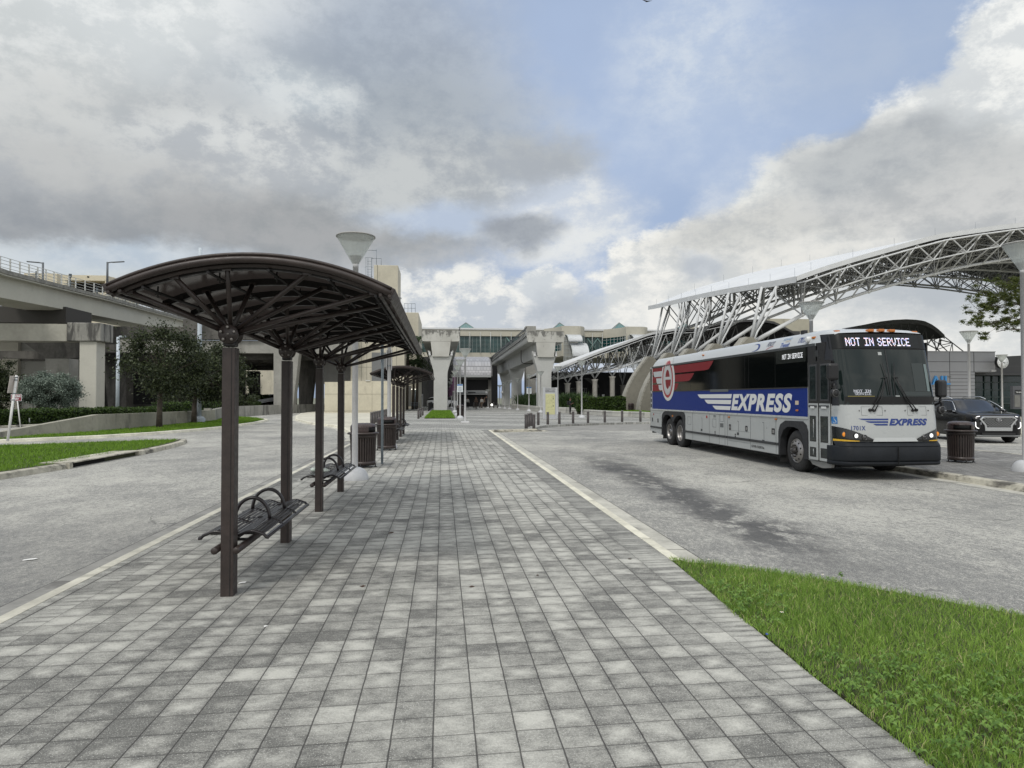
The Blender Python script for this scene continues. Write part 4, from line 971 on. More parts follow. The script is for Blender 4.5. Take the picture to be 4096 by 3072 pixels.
for sx_ in(-1,1):
    for ou,inn in((AF,innF),(AR,innR)):
        mb=MB(); strip([along(ou,i/40) for i in range(41)],[along(inn,i/40) for i in range(41)],sx_*(HW-.04),sx_*(HW+.022),mb)
        if sx_>0: mb.v=[( x if abs(x)>HW-.1 else x,y,z) for x,y,z in mb.v]
        mb.build('wheel_flare',FLARE,bus)
mb=MB(); mb.box(SX+.03,2.86,.16,SX+.30,2.875,.55); mb.box(SX+.03,12.50,.2,SX+.5,12.515,.5); mb.build('mud_flap',mat('mudflap',(.012,.012,.012),.8),bus)
# wheels
def wheel(y,x,dish,parent=bus,r=.515,wd=.30):
    s_=-1 if x<0 else 1
    wt_=bpy.data.objects.new('wheel',None); COL.objects.link(wt_); wt_.parent=parent; wt_.location=(x,y,r)
    T=MB(); T.lathe([(.30,0),(.32,s_*.012),(.40,s_*.018),(.475,s_*.006),(.505,-s_*.02),(r,-s_*.05),(r,-s_*(wd-.04)),(.49,-s_*wd),(.3,-s_*wd)],n=48,axis='x')
    T.build('tyre',RUB,wt_)
    M_=MB()
    if dish=='front': prof=[(.300,.0),(.292,.022),(.282,.006),(.272,-.005),(.255,.020),(.20,.055),(.165,.068),(.15,.068),(.145,.045),(0,.045)]
    elif dish=='drive': prof=[(.30,0),(.292,.02),(.280,.0),(.270,-.05),(.25,-.085),(.19,-.075),(.16,-.06),(.11,-.06),(.10,.0),(0,.0)]
    else: prof=[(.30,0),(.292,.02),(.280,.0),(.272,-.08),(.262,-.13),(.20,-.145),(.12,-.145),(.11,-.11),(0,-.11)]
    M_.lathe([(a,s_*b) for a,b in prof],n=48,axis='x'); rim=M_.build('rim',ALW,wt_)
    Hh=MB(); xo={'front':.040,'drive':-.077,'tag':-.14}[dish]
    if dish!='tag':
        for i in range(10):
            a=2*pi*(i+.5)/10; rr=.232; Hh.lathe([(0,s_*(xo+.004)),(.021,s_*(xo+.003)),(.024,s_*(xo-.02))],(0,rr*math.cos(a),rr*math.sin(a)),12,axis='x')
        Hh.build('hand_hole',MBlack,rim)
    nb=MB(); xb={'front':.068,'drive':-.058,'tag':-.145}[dish]
    for i in range(10):
        a=2*pi*i/10; nb.lathe([(0,s_*(xb+.045)),(.017,s_*(xb+.04)),(.019,s_*xb)],(0,.142*math.cos(a),.142*math.sin(a)),6,axis='x',smooth=False)
    nb.lathe([(0,s_*(xb+.085)),(.045,s_*(xb+.08)),(.062,s_*(xb+.05)),(.085,s_*(xb+.02)),(.09,s_*xb)],n=20,axis='x'); nb.build('hub',mat('hub_dark',(.035,.033,.032),.45,metal=.4),rim)
    return wt_
wheel(cyF,-HW+.035,'front'); wheel(cyR1,-HW+.05,'tag'); wheel(cyR2,-HW+.05,'drive')
wheel(cyF,HW-.035,'front'); wheel(cyR1,HW-.05,'tag'); wheel(cyR2,HW-.05,'drive')
# ---- entrance door: two leaves beside the front corner
dk=MB(); dk.box(SX-.008,.44,.36,SX+.002,1.40,2.70); dk.build('door_surround',TRIM,bus); dk=MB(); dk.box(SX-.006,1.0,2.70,SX,1.42,3.06); dk.box(SX-.006,.70,2.60,SX+.03,1.05,3.12); dk.box(SX-.005,.60,1.66,SX+.03,1.05,2.62); dk.box(-SX+.005,.60,1.66,-SX-.03,1.4,3.12); dk.build('door_surround',TRIM,bus)
mb=MB(); mb.box(SX-.012,.93,2.80,SX,1.08,2.95); mb.build('sensor_window',mat('sensor_grey',(.03,.032,.034),.3),bus)
GLD=mat('door_glass',(.016,.022,.022),.08,var=.5,vscale=3,spec=.5); FRM=mat('door_frame_grey',(.045,.047,.05),.45)
for (a,b) in((.96,1.37),(.45,.90)):
    d=MB(); d.box(SX-.028,a,.37,SX-.006,b,1.70); leaf=d.build('door',SILV,bus,bevel=.01)
    w_=MB(); w_.prism([(a+.05,1.76),(b-.03,1.76),(b-.03,2.62),(a+.05,2.62)],'x',SX-.02,SX-.006); w_.build('window_frame',FRM,leaf,bevel=.02)
    w_=MB(); w_.box(SX-.024,a+.09,1.80,SX-.018,b-.07,2.58); w_.build('window',GLD,leaf)
    for z0,z1 in((.80,1.41),(.44,.67)):
        w_=MB(); w_.box(SX-.033,a+.07,z0,SX-.02,b-.06,z1); w_.build('window_seal',TRIM,leaf,bevel=.04)
        w_=MB(); w_.box(SX-.037,a+.10,z0+.03,SX-.030,b-.09,z1-.03); w_.build('window',GLD,leaf,bevel=.025)
    h_=MB(); h_.box(SX-.045,a+.03,1.61,SX-.02,b-.03,1.66); h_.box(SX-.05,a+.12,1.58,SX-.03,b-.12,1.63,1); h_.build('hinge_cover',[FRM,LWH],leaf,bevel=.006)
mb=MB(); mb.tube((SX-.042,1.12,.9),(SX-.042,1.12,1.33),.006,n=6); mb.tube((SX-.042,1.13,.48),(SX-.042,1.13,.63),.006,n=6); mb.build('grab_rail',ALU,bus)
mb=MB(); mb.prism([(.46,.36),(1.40,.33),(1.30,.25),(.85,.20),(.5,.24)],'x',SX+.03,SX+.10); mb.build('step_skirt',mat('step_skirt_grey',(.20,.20,.19),.6),bus)
# ---- front end
fgrid(.86,1.68,-HW,HW,0,nv=10).build('front_panel',SILF,bus)
gw=mat('windscreen_glass',(.009,.015,.014),.05,spec=.45)
ws=fgrid(1.68,2.93,-HW+.10,HW-.10,.006,nv=10).build('windscreen',gw,bus)
fgrid(1.66,3.30,-HW,HW,-.004,nv=12).build('windscreen_surround',TRIM,bus)
mb=MB(); mb.grid(lambda u,v:(-.0+.012*(2*u-1),fy(0,1.68+1.25*v,.013),1.68+1.25*v),1,10); mb.box(-1.17,0,0,-1.17,0,0) if 0 else None; mb.build('windscreen_divider',TRIM,ws)
# what shows through the windscreen: dashboard, steering wheel, driver's seat, yellow rail
ins=MB(); ins.grid(lambda u,v:(-1.12+2.24*u,fy(-1.12+2.24*u,1.70,.010),1.69+.17*v),20,1); ins.build('dashboard_shade',mat('dash_black',(.004,.004,.004),.5),ws)
mb=MB()
def lw(x0,z0,x1,z1,off=.011,m=0): mb.grid(lambda u,v:(x0+(x1-x0)*u,fy(x0+(x1-x0)*u,z0+(z1-z0)*v,off),z0+(z1-z0)*v),3,3,m)
lw(.62,1.98,.92,2.62,m=1); lw(.95,1.98,1.02,2.6,m=2); lw(.30,1.88,1.05,1.97,m=1); lw(-.19,2.80,-.10,2.87,m=3); lw(-.22,1.74,-.04,1.79,m=3); lw(.09,1.86,.20,1.885,m=3)
lw(-1.05,1.855,-.42,1.875,.0115,4)
mb.build('cab_details',[gw,mat('cab_seat',(.020,.028,.027),.3),mat('cab_glass_far',(.13,.17,.17),.2),mat('cab_sticker',(.35,.37,.36),.4),mat('cab_rail',(.20,.16,.03),.4)],ws)
# destination display band
mb=fgrid(2.95,3.29,-HW,HW,.012,nv=4); mb.build('display_surround',mat('display_surround_paint',(.006,.007,.007),.4,spec=.3),bus)
sg=fgrid(2.97,3.255,-.98,.92,.018,nv=3).build('destination_sign',mat('display_glass',(.008,.010,.011),.3,spec=.3),bus)
# black corner pillars between windscreen and sides
for s_ in(-1,1):
    mb=MB(); mb.grid(lambda u,v:(s_*(HW-.10+.10*u),fy(s_*(HW-.10+.10*u),1.66+1.62*v,.010),1.66+1.62*v),6,10,flip=s_<0); mb.build('corner_pillar',TRIM,bus)
# LED lettering
GLY={'N':["10001","11001","10101","10101","10011","10001","10001"],'O':["01110","10001","10001","10001","10001","10001","01110"],'T':["11111","00100","00100","00100","00100","00100","00100"],'I':["11111","00100","00100","00100","00100","00100","11111"],'S':["01110","10001","10000","01110","00001","10001","01110"],'E':["11111","10000","10000","11110","10000","10000","11111"],'R':["11110","10001","10001","11110","10100","10010","10001"],'V':["10001","10001","10001","10001","01010","01010","00100"],'C':["01110","10001","10000","10000","10000","10001","01110"],' ':["000"]*7}
LW=mat('led_white',(.6,.6,.6),.5,emit=(.95,.97,1),estr=.85); LBl=mat('led_blue',(.4,.45,.7),.5,emit=(.55,.62,1.),estr=.95); LPk=mat('led_pink',(.7,.45,.45),.5,emit=(1.,.62,.66),estr=.9)
def led(name,txt,fn,w_,h_,mats,parent,bold=0.,mode=0):
    cols=sum(len(GLY[c][0]) for c in txt)+len(txt)-1; cw=w_/cols; rh=h_/7; mb=MB(); x=0; rs=random.Random(3)
    for c in txt:
        gl_=GLY[c]
        for r in range(7):
            for k,ch in enumerate(gl_[r]):
                if ch=='1':
                    for sub in range(2):
                        z0=h_-(r+1)*rh+sub*rh/2; z1=z0+rh/2*.80; x0=(x+k)*cw-bold*cw; x1=x0+cw*(1+2*bold)*(.94 if not bold else 1)
                        mi=rs.choice((0,0,1,1,2)) if len(mats)>1 else 0
                        mb.add([fn(x0,z0),fn(x1,z0),fn(x1,z1),fn(x0,z1)],[(0,1,2,3)],mi)
        x+=len(gl_[0])+1
    return mb.build(name,mats,parent)
led('lettering','NOT IN SERVICE',lambda x,z:(-.93+x,fy(-.93+x,3.015+z,.026),3.015+z),1.61,.188,[LW,LBl,LPk],sg,bold=.06)
LD=mat('led_dim',(.3,.3,.3),.5,emit=(.8,.86,1),estr=.42)
led('lettering','NOT IN',lambda x,z:(-.90+x,fy(-.90+x,1.955+z,.014),1.955+z),.40,.06,[LD],ws,bold=.15)
led('lettering','SERVICE',lambda x,z:(-.88+x,fy(-.88+x,1.895+z,.014),1.895+z),.38,.06,[LD],ws,bold=.1)
ss=sidebox('side_sign',1.50,2.715,3.0,3.05,.0125,mat('side_sign_glass',(.012,.015,.014),.15),parent=gl)
led('lettering','NOT IN SERVICE',lambda x,z:(SX-.016,2.65-x,2.82+z),1.02,.125,[LW],ss,bold=.05)
# bumper: a deep rounded block wrapped round the corners
def bum(z0,z1,off,mt,name,parent=bus,dz=.03):
    mb=MB(); prof=[(z0,off-.06),(z0+.02,off-.01),(z0+dz*1.6,off),(z1-dz,off),(z1-.008,off-.02),(z1,off-.07),(z1,off-.2)]
    def f(u,v):
        a=(u*2-1); s_=1 if a>=0 else -1; aa=abs(a)
        i=v*(len(prof)-1); k=int(round(i)); z,o=prof[k]
        # plan outline: front then wrap back along the side
        if aa<.86: x=s_*(HW+.0)*aa/.86; y=yf(.6)+.10*(aa/.86)**2+.26*max(0,(abs(x)/HW-.82)/.18)**2-o
        else: x=s_*(HW+.012+o*.35); y=yf(.6)+.10+.26-o+(aa-.86)/.14*.22+o*.6
        if aa>.82 and aa<=.86: x=s_*(HW*aa/.86+o*.3*(aa-.82)/.04)
        return (x,y,z)
    mb.grid(f,70,len(prof)-1,0); return mb.build(name,mt,parent)
bum(.33,.43,.085,BMP,'bumper'); bum(.415,.765,.10,BMP,'bumper'); 
mb=MB(); mb.grid(lambda u,v:(-HW+2*HW*u,yf(.6)+.10*(abs(2*u-1))**2+.26*max(0,(abs(2*u-1)-.82)/.18)**2-.095+.14*v,.762+.105*math.sin(v*pi/2)),48,5); mb.build('bumper_top',BMP,bus)
mb=MB(); mb.box(-.006,-.12,.34,.006,-.10,.76); mb.build('bumper_seam',MBlack,bus)
# raised lower rim of the front panel above the bumper
mb=MB(); mb.grid(lambda u,v:((-.50+1.0*u)*(1+.12*(1-v)),fy(-.5+u,.88,.03-.028*v),.865+.085*v),16,3); mb.build('front_lip',SILF,bus)
# headlamp clusters
def cluster(s_):
    # dark triangle: tall at the corner, pointed towards the centre
    def zt(x): 
        t_=(abs(x)-.52)/(HW-.52); return .90+.30*max(0,t_)**.8
    def zb(x): return .865+.0*x
    x0,x1=(-HW,-.52) if s_<0 else (.52,HW)
    mb=fgrid(0,0,x0,x1,.012,nu=20,nv=5,zt=zt,zb=zb); cl=mb.build('headlamp_cluster',mat('lamp_housing',(.006,.006,.006),.18,coat=.5),bus)
    for xx,zz_,r_,mt_,nm_ in((1.16,1.02,.052,mat('turn_lens',(.5,.17,.02),.15,emit=(1,.36,.03),estr=.32),'turn_signal'),(.93,.99,.047,mat('headlamp_lit',(.8,.8,.8),.1,emit=(1,1,.97),estr=1.0),'headlight'),(.74,.955,.048,mat('headlamp_off',(.05,.05,.052),.08,metal=.5,coat=1),'headlight')):
        x=s_*xx; yy=fy(x,zz_,.0)
        rg=MB(); rg.lathe([(r_+.012,-.012),(r_+.016,-.02),(r_+.002,-.022),(r_,-.01)],(x,yy-.004,zz_),24,axis='y'); rg.build('bezel',mat('lamp_bezel',(.10,.10,.10),.25,metal=.8),cl)
        ln=MB(); ln.lathe([(0,-.026),(r_*.5,-.024),(r_*.9,-.018),(r_,-.008)],(x,yy-.004,zz_),20,axis='y'); ln.build(nm_,mt_,cl)
    ys=MB(); xa,xb=(s_*HW*.995,s_*.86); ys.grid(lambda u,v:(xa+(xb-xa)*u,fy(xa+(xb-xa)*u,.87,.020),.868+v*(.045-.03*u)),12,1,flip=s_<0); ys.build('yellow_strip',mat('strip_yellow',(.55,.33,.02),.4),cl)
cluster(-1); cluster(1)
# wiper covers, badges, lettering on the front
mb=MB()
for xc in(-.52,.60):
    for (a,b,c,d) in((xc-.25,1.44,xc+.25,1.446),(xc-.25,1.63,xc+.25,1.636),(xc-.25,1.44,xc-.244,1.636),(xc+.244,1.44,xc+.25,1.636)): 
        mb.add([(a,fy(a,b,.003),b),(c,fy(c,b,.003),b),(c,fy(c,d,.003),d),(a,fy(a,d,.003),d)],[(0,1,2,3)])
mb.build('service_flap_seams',SEAM,bus)
mb=MB()
for x in(-.82,-.21,.29,.90): mb.sphere((x,fy(x,1.55,.012),1.55),.014,8,6)
mb.build('front_knob',mat('knob',(.1,.1,.1),.4),bus)
def ftext(body,x,z,w_,h_,mt,sh=0.,off_=.0):
    o=text('lettering',body,.2,Matrix.Identity(4),mt,bus,shear=sh,off=off_,ext=.0,spacing=1.12,wid=(w_,h_))
    for v in o.data.vertices: X_,Z_=x+v.co.x,z+v.co.y; v.co=(X_,fy(X_,Z_,.004+v.co.z),Z_)
    return o
ftext('EXPRESS',-.135,1.215,.985,.155,NAVY,.32,.012); ftext('1701X',-1.03,1.11,.33,.10,NAVY,0,.004)
mb=MB()
for k,(x0,x1,z0,z1) in enumerate(((-.86,-.145,1.335,1.372),(-.70,-.155,1.275,1.315),(-.52,-.17,1.218,1.255))):
    n=10; pts=[]
    for i in range(n+1): u=i/n; pts.append((x0+(x1-x0)*u,z0+(z1-z0)*0 if u>.22 else z1-(z1-z0)*(u/.22)**.6))
    for i in range(n):
        (a,za_),(b,zb_)=pts[i],pts[i+1]; mb.add([(a,fy(a,za_,.004),za_),(b,fy(b,zb_,.004),zb_),(b,fy(b,z1,.004),z1),(a,fy(a,z1,.004),z1)],[(0,1,2,3)])
mb.build('wing_emblem',NAVY,bus)
# wheelchair badge on the front corner
mb=MB(); X0=-HW+.005
mb.grid(lambda u,v:(-1.292+.062*u,fy(-1.292+.062*u,1.25+.16*v,.006),1.25+.16*v),8,1); wb=mb.build('access_badge',mat('badge_blue',(.02,.14,.36),.35),bus)
mb=MB()
def bp(u,v,o=.010): x=-1.292+.062*u; return Vector((x,fy(x,1.25+.16*v,o),1.25+.16*v))
mb.path([bp(.45+.24*math.cos(a),.34+.24*math.sin(a)) for a in [R(200+i*16) for i in range(14)]],.004,5); mb.path([bp(.42,.78),bp(.44,.5),bp(.62,.48),bp(.72,.22),bp(.82,.24)],.0045,5); mb.path([bp(.43,.62),bp(.6,.62)],.004,5); mb.sphere(bp(.42,.87),.008,8,5)
mb.build('access_symbol',LWH,wb)
# mirrors
def mirror(s_,z0,z1,xo,yo):
    m_=MB(); c=Vector((s_*(HW+xo),yo,(z0+z1)/2))
    m_.obox(c,(.25,.17,z1-z0),(0,0,s_*.25)); mr_=m_.build('mirror',mat('mirror_black',(.010,.010,.011),.42),bus,bevel=.055)
    a=MB(); a.path([(c.x,c.y+.02,z0+.03),(c.x,c.y+.04,z0-.12),(s_*(HW-.02),c.y+.22,z0-.20)],.028,8); a.sphere((c.x-s_*.03,c.y-.02,z0-.28),(.095,.07,.105),14,10); a.path([(c.x-s_*.02,c.y-.02,z0-.05),(c.x-s_*.02,c.y-.03,z0-.25)],.02,6); a.obox((c.x-s_*.02,c.y-.05,z0-.18),(.05,.05,.14)); a.build('mirror_arm',TRIM,mr_)
    rn=MB(); rn.lathe([(.075,-.072),(.085,-.068),(.08,-.06)],(c.x-s_*.03,c.y-.02,z0-.28),18,axis='y'); rn.build('mirror_ring',mat('ring_grey',(.12,.12,.12),.3),mr_)
mirror(-1,2.22,2.60,.165,.10); mirror(1,1.84,2.24,.035,.22)
# wipers
wp=MB()
def wv(x,z,o): return Vector((x,fy(x,z,o),z))
for s_,bx_ in((-1,-.56),(1,.56)):
    ox=bx_*1.0
    wp.lathe([(0,-.02),(.032,-.02),(.036,.03)],wv(ox*1.02,1.56,.03),12,axis='y'); wp.lathe([(0,-.02),(.026,-.02),(.03,.03)],wv(ox*.86,1.55,.03),12,axis='y')
    for dx in(0,-.09*s_): wp.path([wv(ox+dx,1.56,.05),wv(ox*.6+dx*.7,1.86,.055),wv(s_*.13,2.28,.06)],[.013,.011,.009],6)
    wp.path([wv(s_*.075,1.90,.045),wv(s_*.085,2.25,.05),wv(s_*.15,2.62,.045)],[.010,.014,.006],6); wp.path([wv(s_*.19,2.28,.05),wv(s_*.10,2.30,.05)],.012,6)
wp.build('wiper',mat('wiper_black',(.008,.008,.008),.5),bus)
# roof lamps, radome, roof hatch, black box on the roof
mb=MB()
for x,z in((-.27,3.375),(0.0,3.38),(.27,3.375)): mb.box(x-.075,fy(x,3.27)-.02,z-.035,x+.075,fy(x,3.27)+.10,z+.03)
mb.box(-1.06,.62,3.33,-.93,.74,3.39); mb.box(.93,.62,3.33,1.06,.74,3.39); mb.box(-1.27,1.18,3.24,-1.19,1.30,3.295); mb.box(-1.28,8.2,3.255,-1.20,8.3,3.30)
mb.build('clearance_lamp',AMB,roof,bevel=.018)
mb=MB(); mb.lathe([(0,-.09),(.06,-.085),(.075,-.05),(.075,.06)],(-1.25,1.42,3.235),20,axis='x'); mb.box(-1.25,1.28,3.19,-1.08,1.42,3.30); mb.build('side_camera',LWH,roof,bevel=.008)
mb=MB(); mb.box(-1.10,1.95,3.36,-.98,2.10,3.52); mb.build('roof_box',TRIM,roof,bevel=.01); mb=MB(); mb.lathe([(.12,0),(.11,.04),(0,.06)],(-.55,1.2,3.43),18); mb.build('antenna_dome',ROOF,roof)
# the roof edge face carrying logos: x,z along the curved shoulder
def sh(y,t,o=.004):   # t in 0..1 up the shoulder
    a=1-.13*t**1.6; x=-HW*a; z=roofsec(x); z=3.125+(z-3.125)*1.0 if t>0 else 3.125
    return Vector((x-o*.8,y,z+o*.5))
def shoulder(o): # map flat (u along -y, v up) text onto the shoulder
    for v in o.data.vertices: yy,tt,dz=v.co.x,v.co.y,v.co.z; v.co=sh(yy,tt,.004)
def stext(body,y,t0,L_,dt,mt,shr=0.,off_=0.):
    o=text('lettering',body,.2,Matrix.Identity(4),mt,roof,shear=shr,off=off_,ext=0,wid=(L_,dt))
    for v in o.data.vertices: v.co=sh(y-v.co.x,t0+v.co.y,.006)
    return o
LGY=mat('vinyl_grey_blue',(.09,.10,.15),.4)
stext('1701X',1.93,.30,.37,.42,NAVY,0,.004)
stext('FDOT',3.62,.42,.42,.36,LGY,.25,.006); 
stext('Transit',2.80,.12,.46,.40,mat('vinyl_blue2',(.01,.06,.30),.4),.35,.003); stext('BROWARD',2.78,.68,.42,.2,mat('vinyl_sky',(.16,.30,.48),.4),.1); stext('COUNTY',2.62,.54,.26,.12,mat('vinyl_tan',(.45,.33,.18),.4))
mb=MB()
for i in range(12):
    u0,u1=i/12,(i+1)/12; f=lambda u:(3.58-.34*u,.10+.26*math.sin(u*pi/2)); a,b=f(u0),f(u1); wdt=.10*(1-.6*u0)
    mb.add([sh(a[0],a[1],.006),sh(b[0],b[1],.006),sh(b[0]-.02,b[1]+wdt*.7,.006),sh(a[0]-.02,a[1]+wdt,.006)],[(0,1,2,3)])
mb.build('red_swoosh',BRED,roof)
mb=MB()
for i in range(20):
    u0,u1=i/20,(i+1)/20
    def f(u): a=R(50+u*260); return (4.30-.0+.26*math.cos(a)*1.0,.48+.36*math.sin(a)*.95)
    a=f(u0);b=f(u1); k0=.16*math.sin(pi*min(1,u0*1.0))+.01; k1=.16*math.sin(pi*min(1,u1))+.01
    c=(4.25,.50)
    def inn(p,k): return (p[0]+(c[0]-p[0])*k*3,p[1]+(c[1]-p[1])*k*3)
    mb.add([sh(*a),sh(*b),sh(*inn(b,k1)),sh(*inn(a,k0))],[(0,1,2,3)])
mb.build('blue_swoosh',NAVY,roof)
# ---- side graphics
def rev(pts): return pts
def wing(mb,y0,y1,z0,z1,slant,m=0,th=.011,cut=.35,base=.0065):
    # (y0 = tip, y1 = root; y decreases to the right in the picture)
    n=8; pts=[(y0,z1)]+[(y0-cut*((i/n)**1.1)*(1),z1-(z1-z0)*math.sin(pi/2*i/n)) for i in range(1,n+1)]+[(y1-slant*0,z0),(y1-slant,z1)]
    mb.prism(pts,'x',SX-base,SX-th,m)
mb=MB(); wing(mb,8.63,5.86,1.815,1.945,.06); wing(mb,8.00,5.90,1.635,1.765,.06); wing(mb,7.31,5.95,1.455,1.575,.06); mb.build('wing_emblem',LWH,blue)
o=text('lettering','EXPRESS',.5,fr((SX-.0075,5.86,1.452),(0,-1,0),(0,0,1)),LWH,blue,shear=.26,off=.024,ext=.0,spacing=1.16,wid=(3.69,.495))
o=text('lettering','GVWR: 50,000 lbs.',.1,fr((SX-.002,4.50,.415),(0,-1,0),(0,0,1)),mat('stencil_dark',(.03,.03,.03),.6),bus,off=.002,ext=.001,wid=(.80,.085))
# the red wings and the e roundel over the window band
mb=MB(); mb.prism([(13.76,2.77),(13.76,3.04),(7.21,3.04),(7.40,2.90),(7.62,2.78),(7.95,2.755)],'x',SX-.0115,SX-.010); mb.prism([(13.76,2.44),(13.76,2.70),(8.95,2.70),(9.15,2.56),(9.4,2.45),(9.7,2.43)],'x',SX-.0115,SX-.010); mb.prism([(13.76,2.11),(13.76,2.37),(10.55,2.37),(10.7,2.22),(10.85,2.13),(11.1,2.11)],'x',SX-.0115,SX-.010); mb.build('red_wings',BREDD,gl)
mb=MB()
for y0,z0,z1 in((13.62,2.68,2.90),(13.25,2.40,2.62),(12.95,2.13,2.35)):
    mb.prism([(y0,z1),(y0-.06,z0+.06),(y0-.16,z0),(12.5,z0),(12.45,z1)],'x',SX-.0125,SX-.0118)
mb.build('white_feathers',mat('vinyl_pale_grey',(.42,.44,.45),.4),gl)
def ell(cy,cz,a,b,n=48,t0=0,t1=2*pi): return [(cy+a*math.cos(t0+(t1-t0)*i/n),cz+b*math.sin(t0+(t1-t0)*i/n)) for i in range(n)]
def disc(name,cy,cz,a,b,o,mt,par): 
    # ellipse bent over the roof shoulder above z = 3.125
    mb=MB(); nr,nt=6,56
    def f(u,v):
        y=cy+a*v*math.cos(2*pi*u); z=cz+b*v*math.sin(2*pi*u)
        if z<=3.11: return (SX-o,y,z)
        t_=min(1.3,(z-3.11)/.24); p=sh(y,max(0,t_),o*.6); return (p.x-.004,p.y,p.z)
    mb.grid(f,nt,nr,0,True,flip=False); return mb.build(name,mt,par)
E_=disc('roundel',11.76,2.545,.80,.835,.0145,mat('vinyl_ring_white',(.52,.53,.52),.4),bus)
disc('roundel_red',11.80,2.545,.64,.71,.0165,BRED,E_); disc('roundel_inner',11.80,2.55,.53,.61,.0185,mat('vinyl_inner_grey',(.40,.41,.41),.4),E_)
disc('roundel_letter_counter',11.80,2.56,.40,.50,.0205,BREDD,E_)
mb=MB(); cy,cz=11.78,2.55
# the letter e, traced as a thick open ring with a bar (y runs leftwards in the picture)
ri,ro=(.265,.375),(.44,.53)
N=30; pts=[]
for i in range(N+1):
    a=R(8+i*(318-8)/N); pts.append(((cy-ro[0]*math.cos(a),cz+ro[1]*math.sin(a)),(cy-ri[0]*math.cos(a),cz+ri[1]*math.sin(a))))
for (a,b),(c,d) in zip(pts,pts[1:]): mb.prism([a,c,d,b],'x',SX-.022,SX-.0235)
mb.box(SX-.0236,cy-ro[0]+.01,cz-.015,SX-.022,cy+ri[0]+.03,cz+.095); mb.build('letter_e',mat('vinyl_letter_grey',(.43,.44,.44),.4),E_)
# ================================================================ buildings, viaducts, canopies
CRM=mat('cream_concrete',(.46,.43,.345),.85,var=.10,vscale=.5,bump=.2,bscale=8,stain=((.33,.31,.25),.60,.35,3.))
CRM2=mat('cream_wall_stained',(.50,.465,.365),.85,var=.10,vscale=.6,stain=((.36,.33,.26),.56,.5,4.))
GRC=mat('grey_concrete',(.27,.265,.24),.88,var=.16,vscale=.35,stain=((.14,.135,.12),.56,.35,4.))
DRC=mat('stained_shaded_concrete',(.105,.10,.09),.9,var=.3,vscale=.4,stain=((.045,.043,.04),.47,.5,5.))  # stained concrete, with the shade under the overpass also put into its colour
PIERM=mat('painted_pier',(.43,.435,.415),.8,var=.08,vscale=.5,stain=((.33,.33,.31),.62,.5,3.))
def streak_mat():
    m,t,b=NTM('black_streaked_concrete'); L=m.node_tree.links; co=t.n('ShaderNodeTexCoord').outputs['Object']; s=t.sep(co)
    n1_=t.noise(t.vm('MULTIPLY',co,(1,1,.22)),1.7,6,.7); n2_=t.noise(co,2.5,5,.65); up=t.mr(s[2],8.6,10.1,.0,.20,False)
    f=t.m('ADD',t.m('ADD',t.m('MULTIPLY',n1_,.6),t.m('MULTIPLY',n2_,.4)),up)
    c=t.mix(t.mr(t.noise(co,.6,4),.3,.7),(.40,.395,.36),(.48,.475,.44)); c=t.mix(t.mr(f,.585,.70,0,.85),c,(.10,.098,.09)); L.new(c,b.inputs['Base Color']); b.inputs['Roughness'].default_value=.85
    return m
def NTM(n_):
    m=bpy.data.materials.new(n_); m.use_nodes=True; return m,NT(m.node_tree),m.node_tree.nodes['Principled BSDF']
STAINED=streak_mat()
BLKW=mat('unlit_opening',(.008,.008,.009),.7); GLT=mat('teal_glass',(.006,.045,.045),.12,spec=.4,var=.6,vscale=.25)
MULL=mat('white_mullion',(.42,.44,.43),.5); CORR=mat('white_metal_roof',(.55,.57,.58),.45,var=.06,vscale=.4)
def px_box(mb,px0,py0,px1,py1,Y,depth,m=0,org=(0,0,0)):
    xa,z1=pY(px0,py0,Y); xb,_=pY(px1,py0,Y); _,z0=pY((px0+px1)/2,py1,Y)
    mb.box(xa-org[0],Y-org[1],z0-org[2],xb-org[0],Y+depth-org[1],z1-org[2],m); return xa,xb,z0,z1
def bld(name,label,cat,x,y): return thing(name,label,cat,(x,y,0))
# ---- cream tower with a ladder
t=bld('tower','tall cream concrete lift tower with a caged ladder, behind the near shelter canopy','tower',0,0)
x0,zt=pY(373.8,264.9,90.); x1,_=pY(398.1,264.9,90.)
mb=MB(); mb.box(x0,90,-.1,x1,95.8,zt); tw=mb.build('wall',CRM,t,bevel=.05)
mb=MB(); 
for z in(zt-5.5,zt-9.,zt-13): mb.box(x0-.004,89.99,z,x1+.01,95.6,z+.05)
mb.box(x0+.45,89.985,3,x0+.50,90,zt); mb.build('joint',DGR,tw)
mb=MB(); xl=x0-.9
for xx in(xl,xl+.55): mb.tube((xx,90.5,zt-4.2),(xx,90.5,zt+1.0),.03)
for i in range(14): mb.tube((xl,90.5,zt-4+.35*i),(xl+.55,90.5,zt-4+.35*i),.018,n=5)
for i in range(5): 
    z=zt-3.9+1.2*i; mb.path([(xl+.27+.5*math.cos(a),90.2+.5*math.sin(a),z) for a in [pi+k*pi/10 for k in range(11)]],.02,5)
for k in(2,5,8): a=pi+k*pi/10; mb.tube((xl+.27+.5*math.cos(a),90.2+.5*math.sin(a),zt-3.9),(xl+.27+.5*math.cos(a),90.2+.5*math.sin(a),zt+.9),.018,n=5)
mb.path([(xl+.5,90.5,zt+.95),(x0+.9,90.5,zt+.95),(x0+.9,90.5,zt)],.03,6); mb.build('ladder',GALV,t)
mb=MB(); mb.tube((x0+.3,90.4,zt),(x0+.3,90.4,zt+2.1),.03); mb.tube((x0-1.9,90.4,zt+2.0),(x0+.3,90.4,zt+1.95),.03); 
for k in range(5): mb.tube((x0-1.8+.4*k,90.2,zt+2),(x0-1.8+.4*k,90.6,zt+2),.012,n=4)
mb.build('aerial',GALV,t)
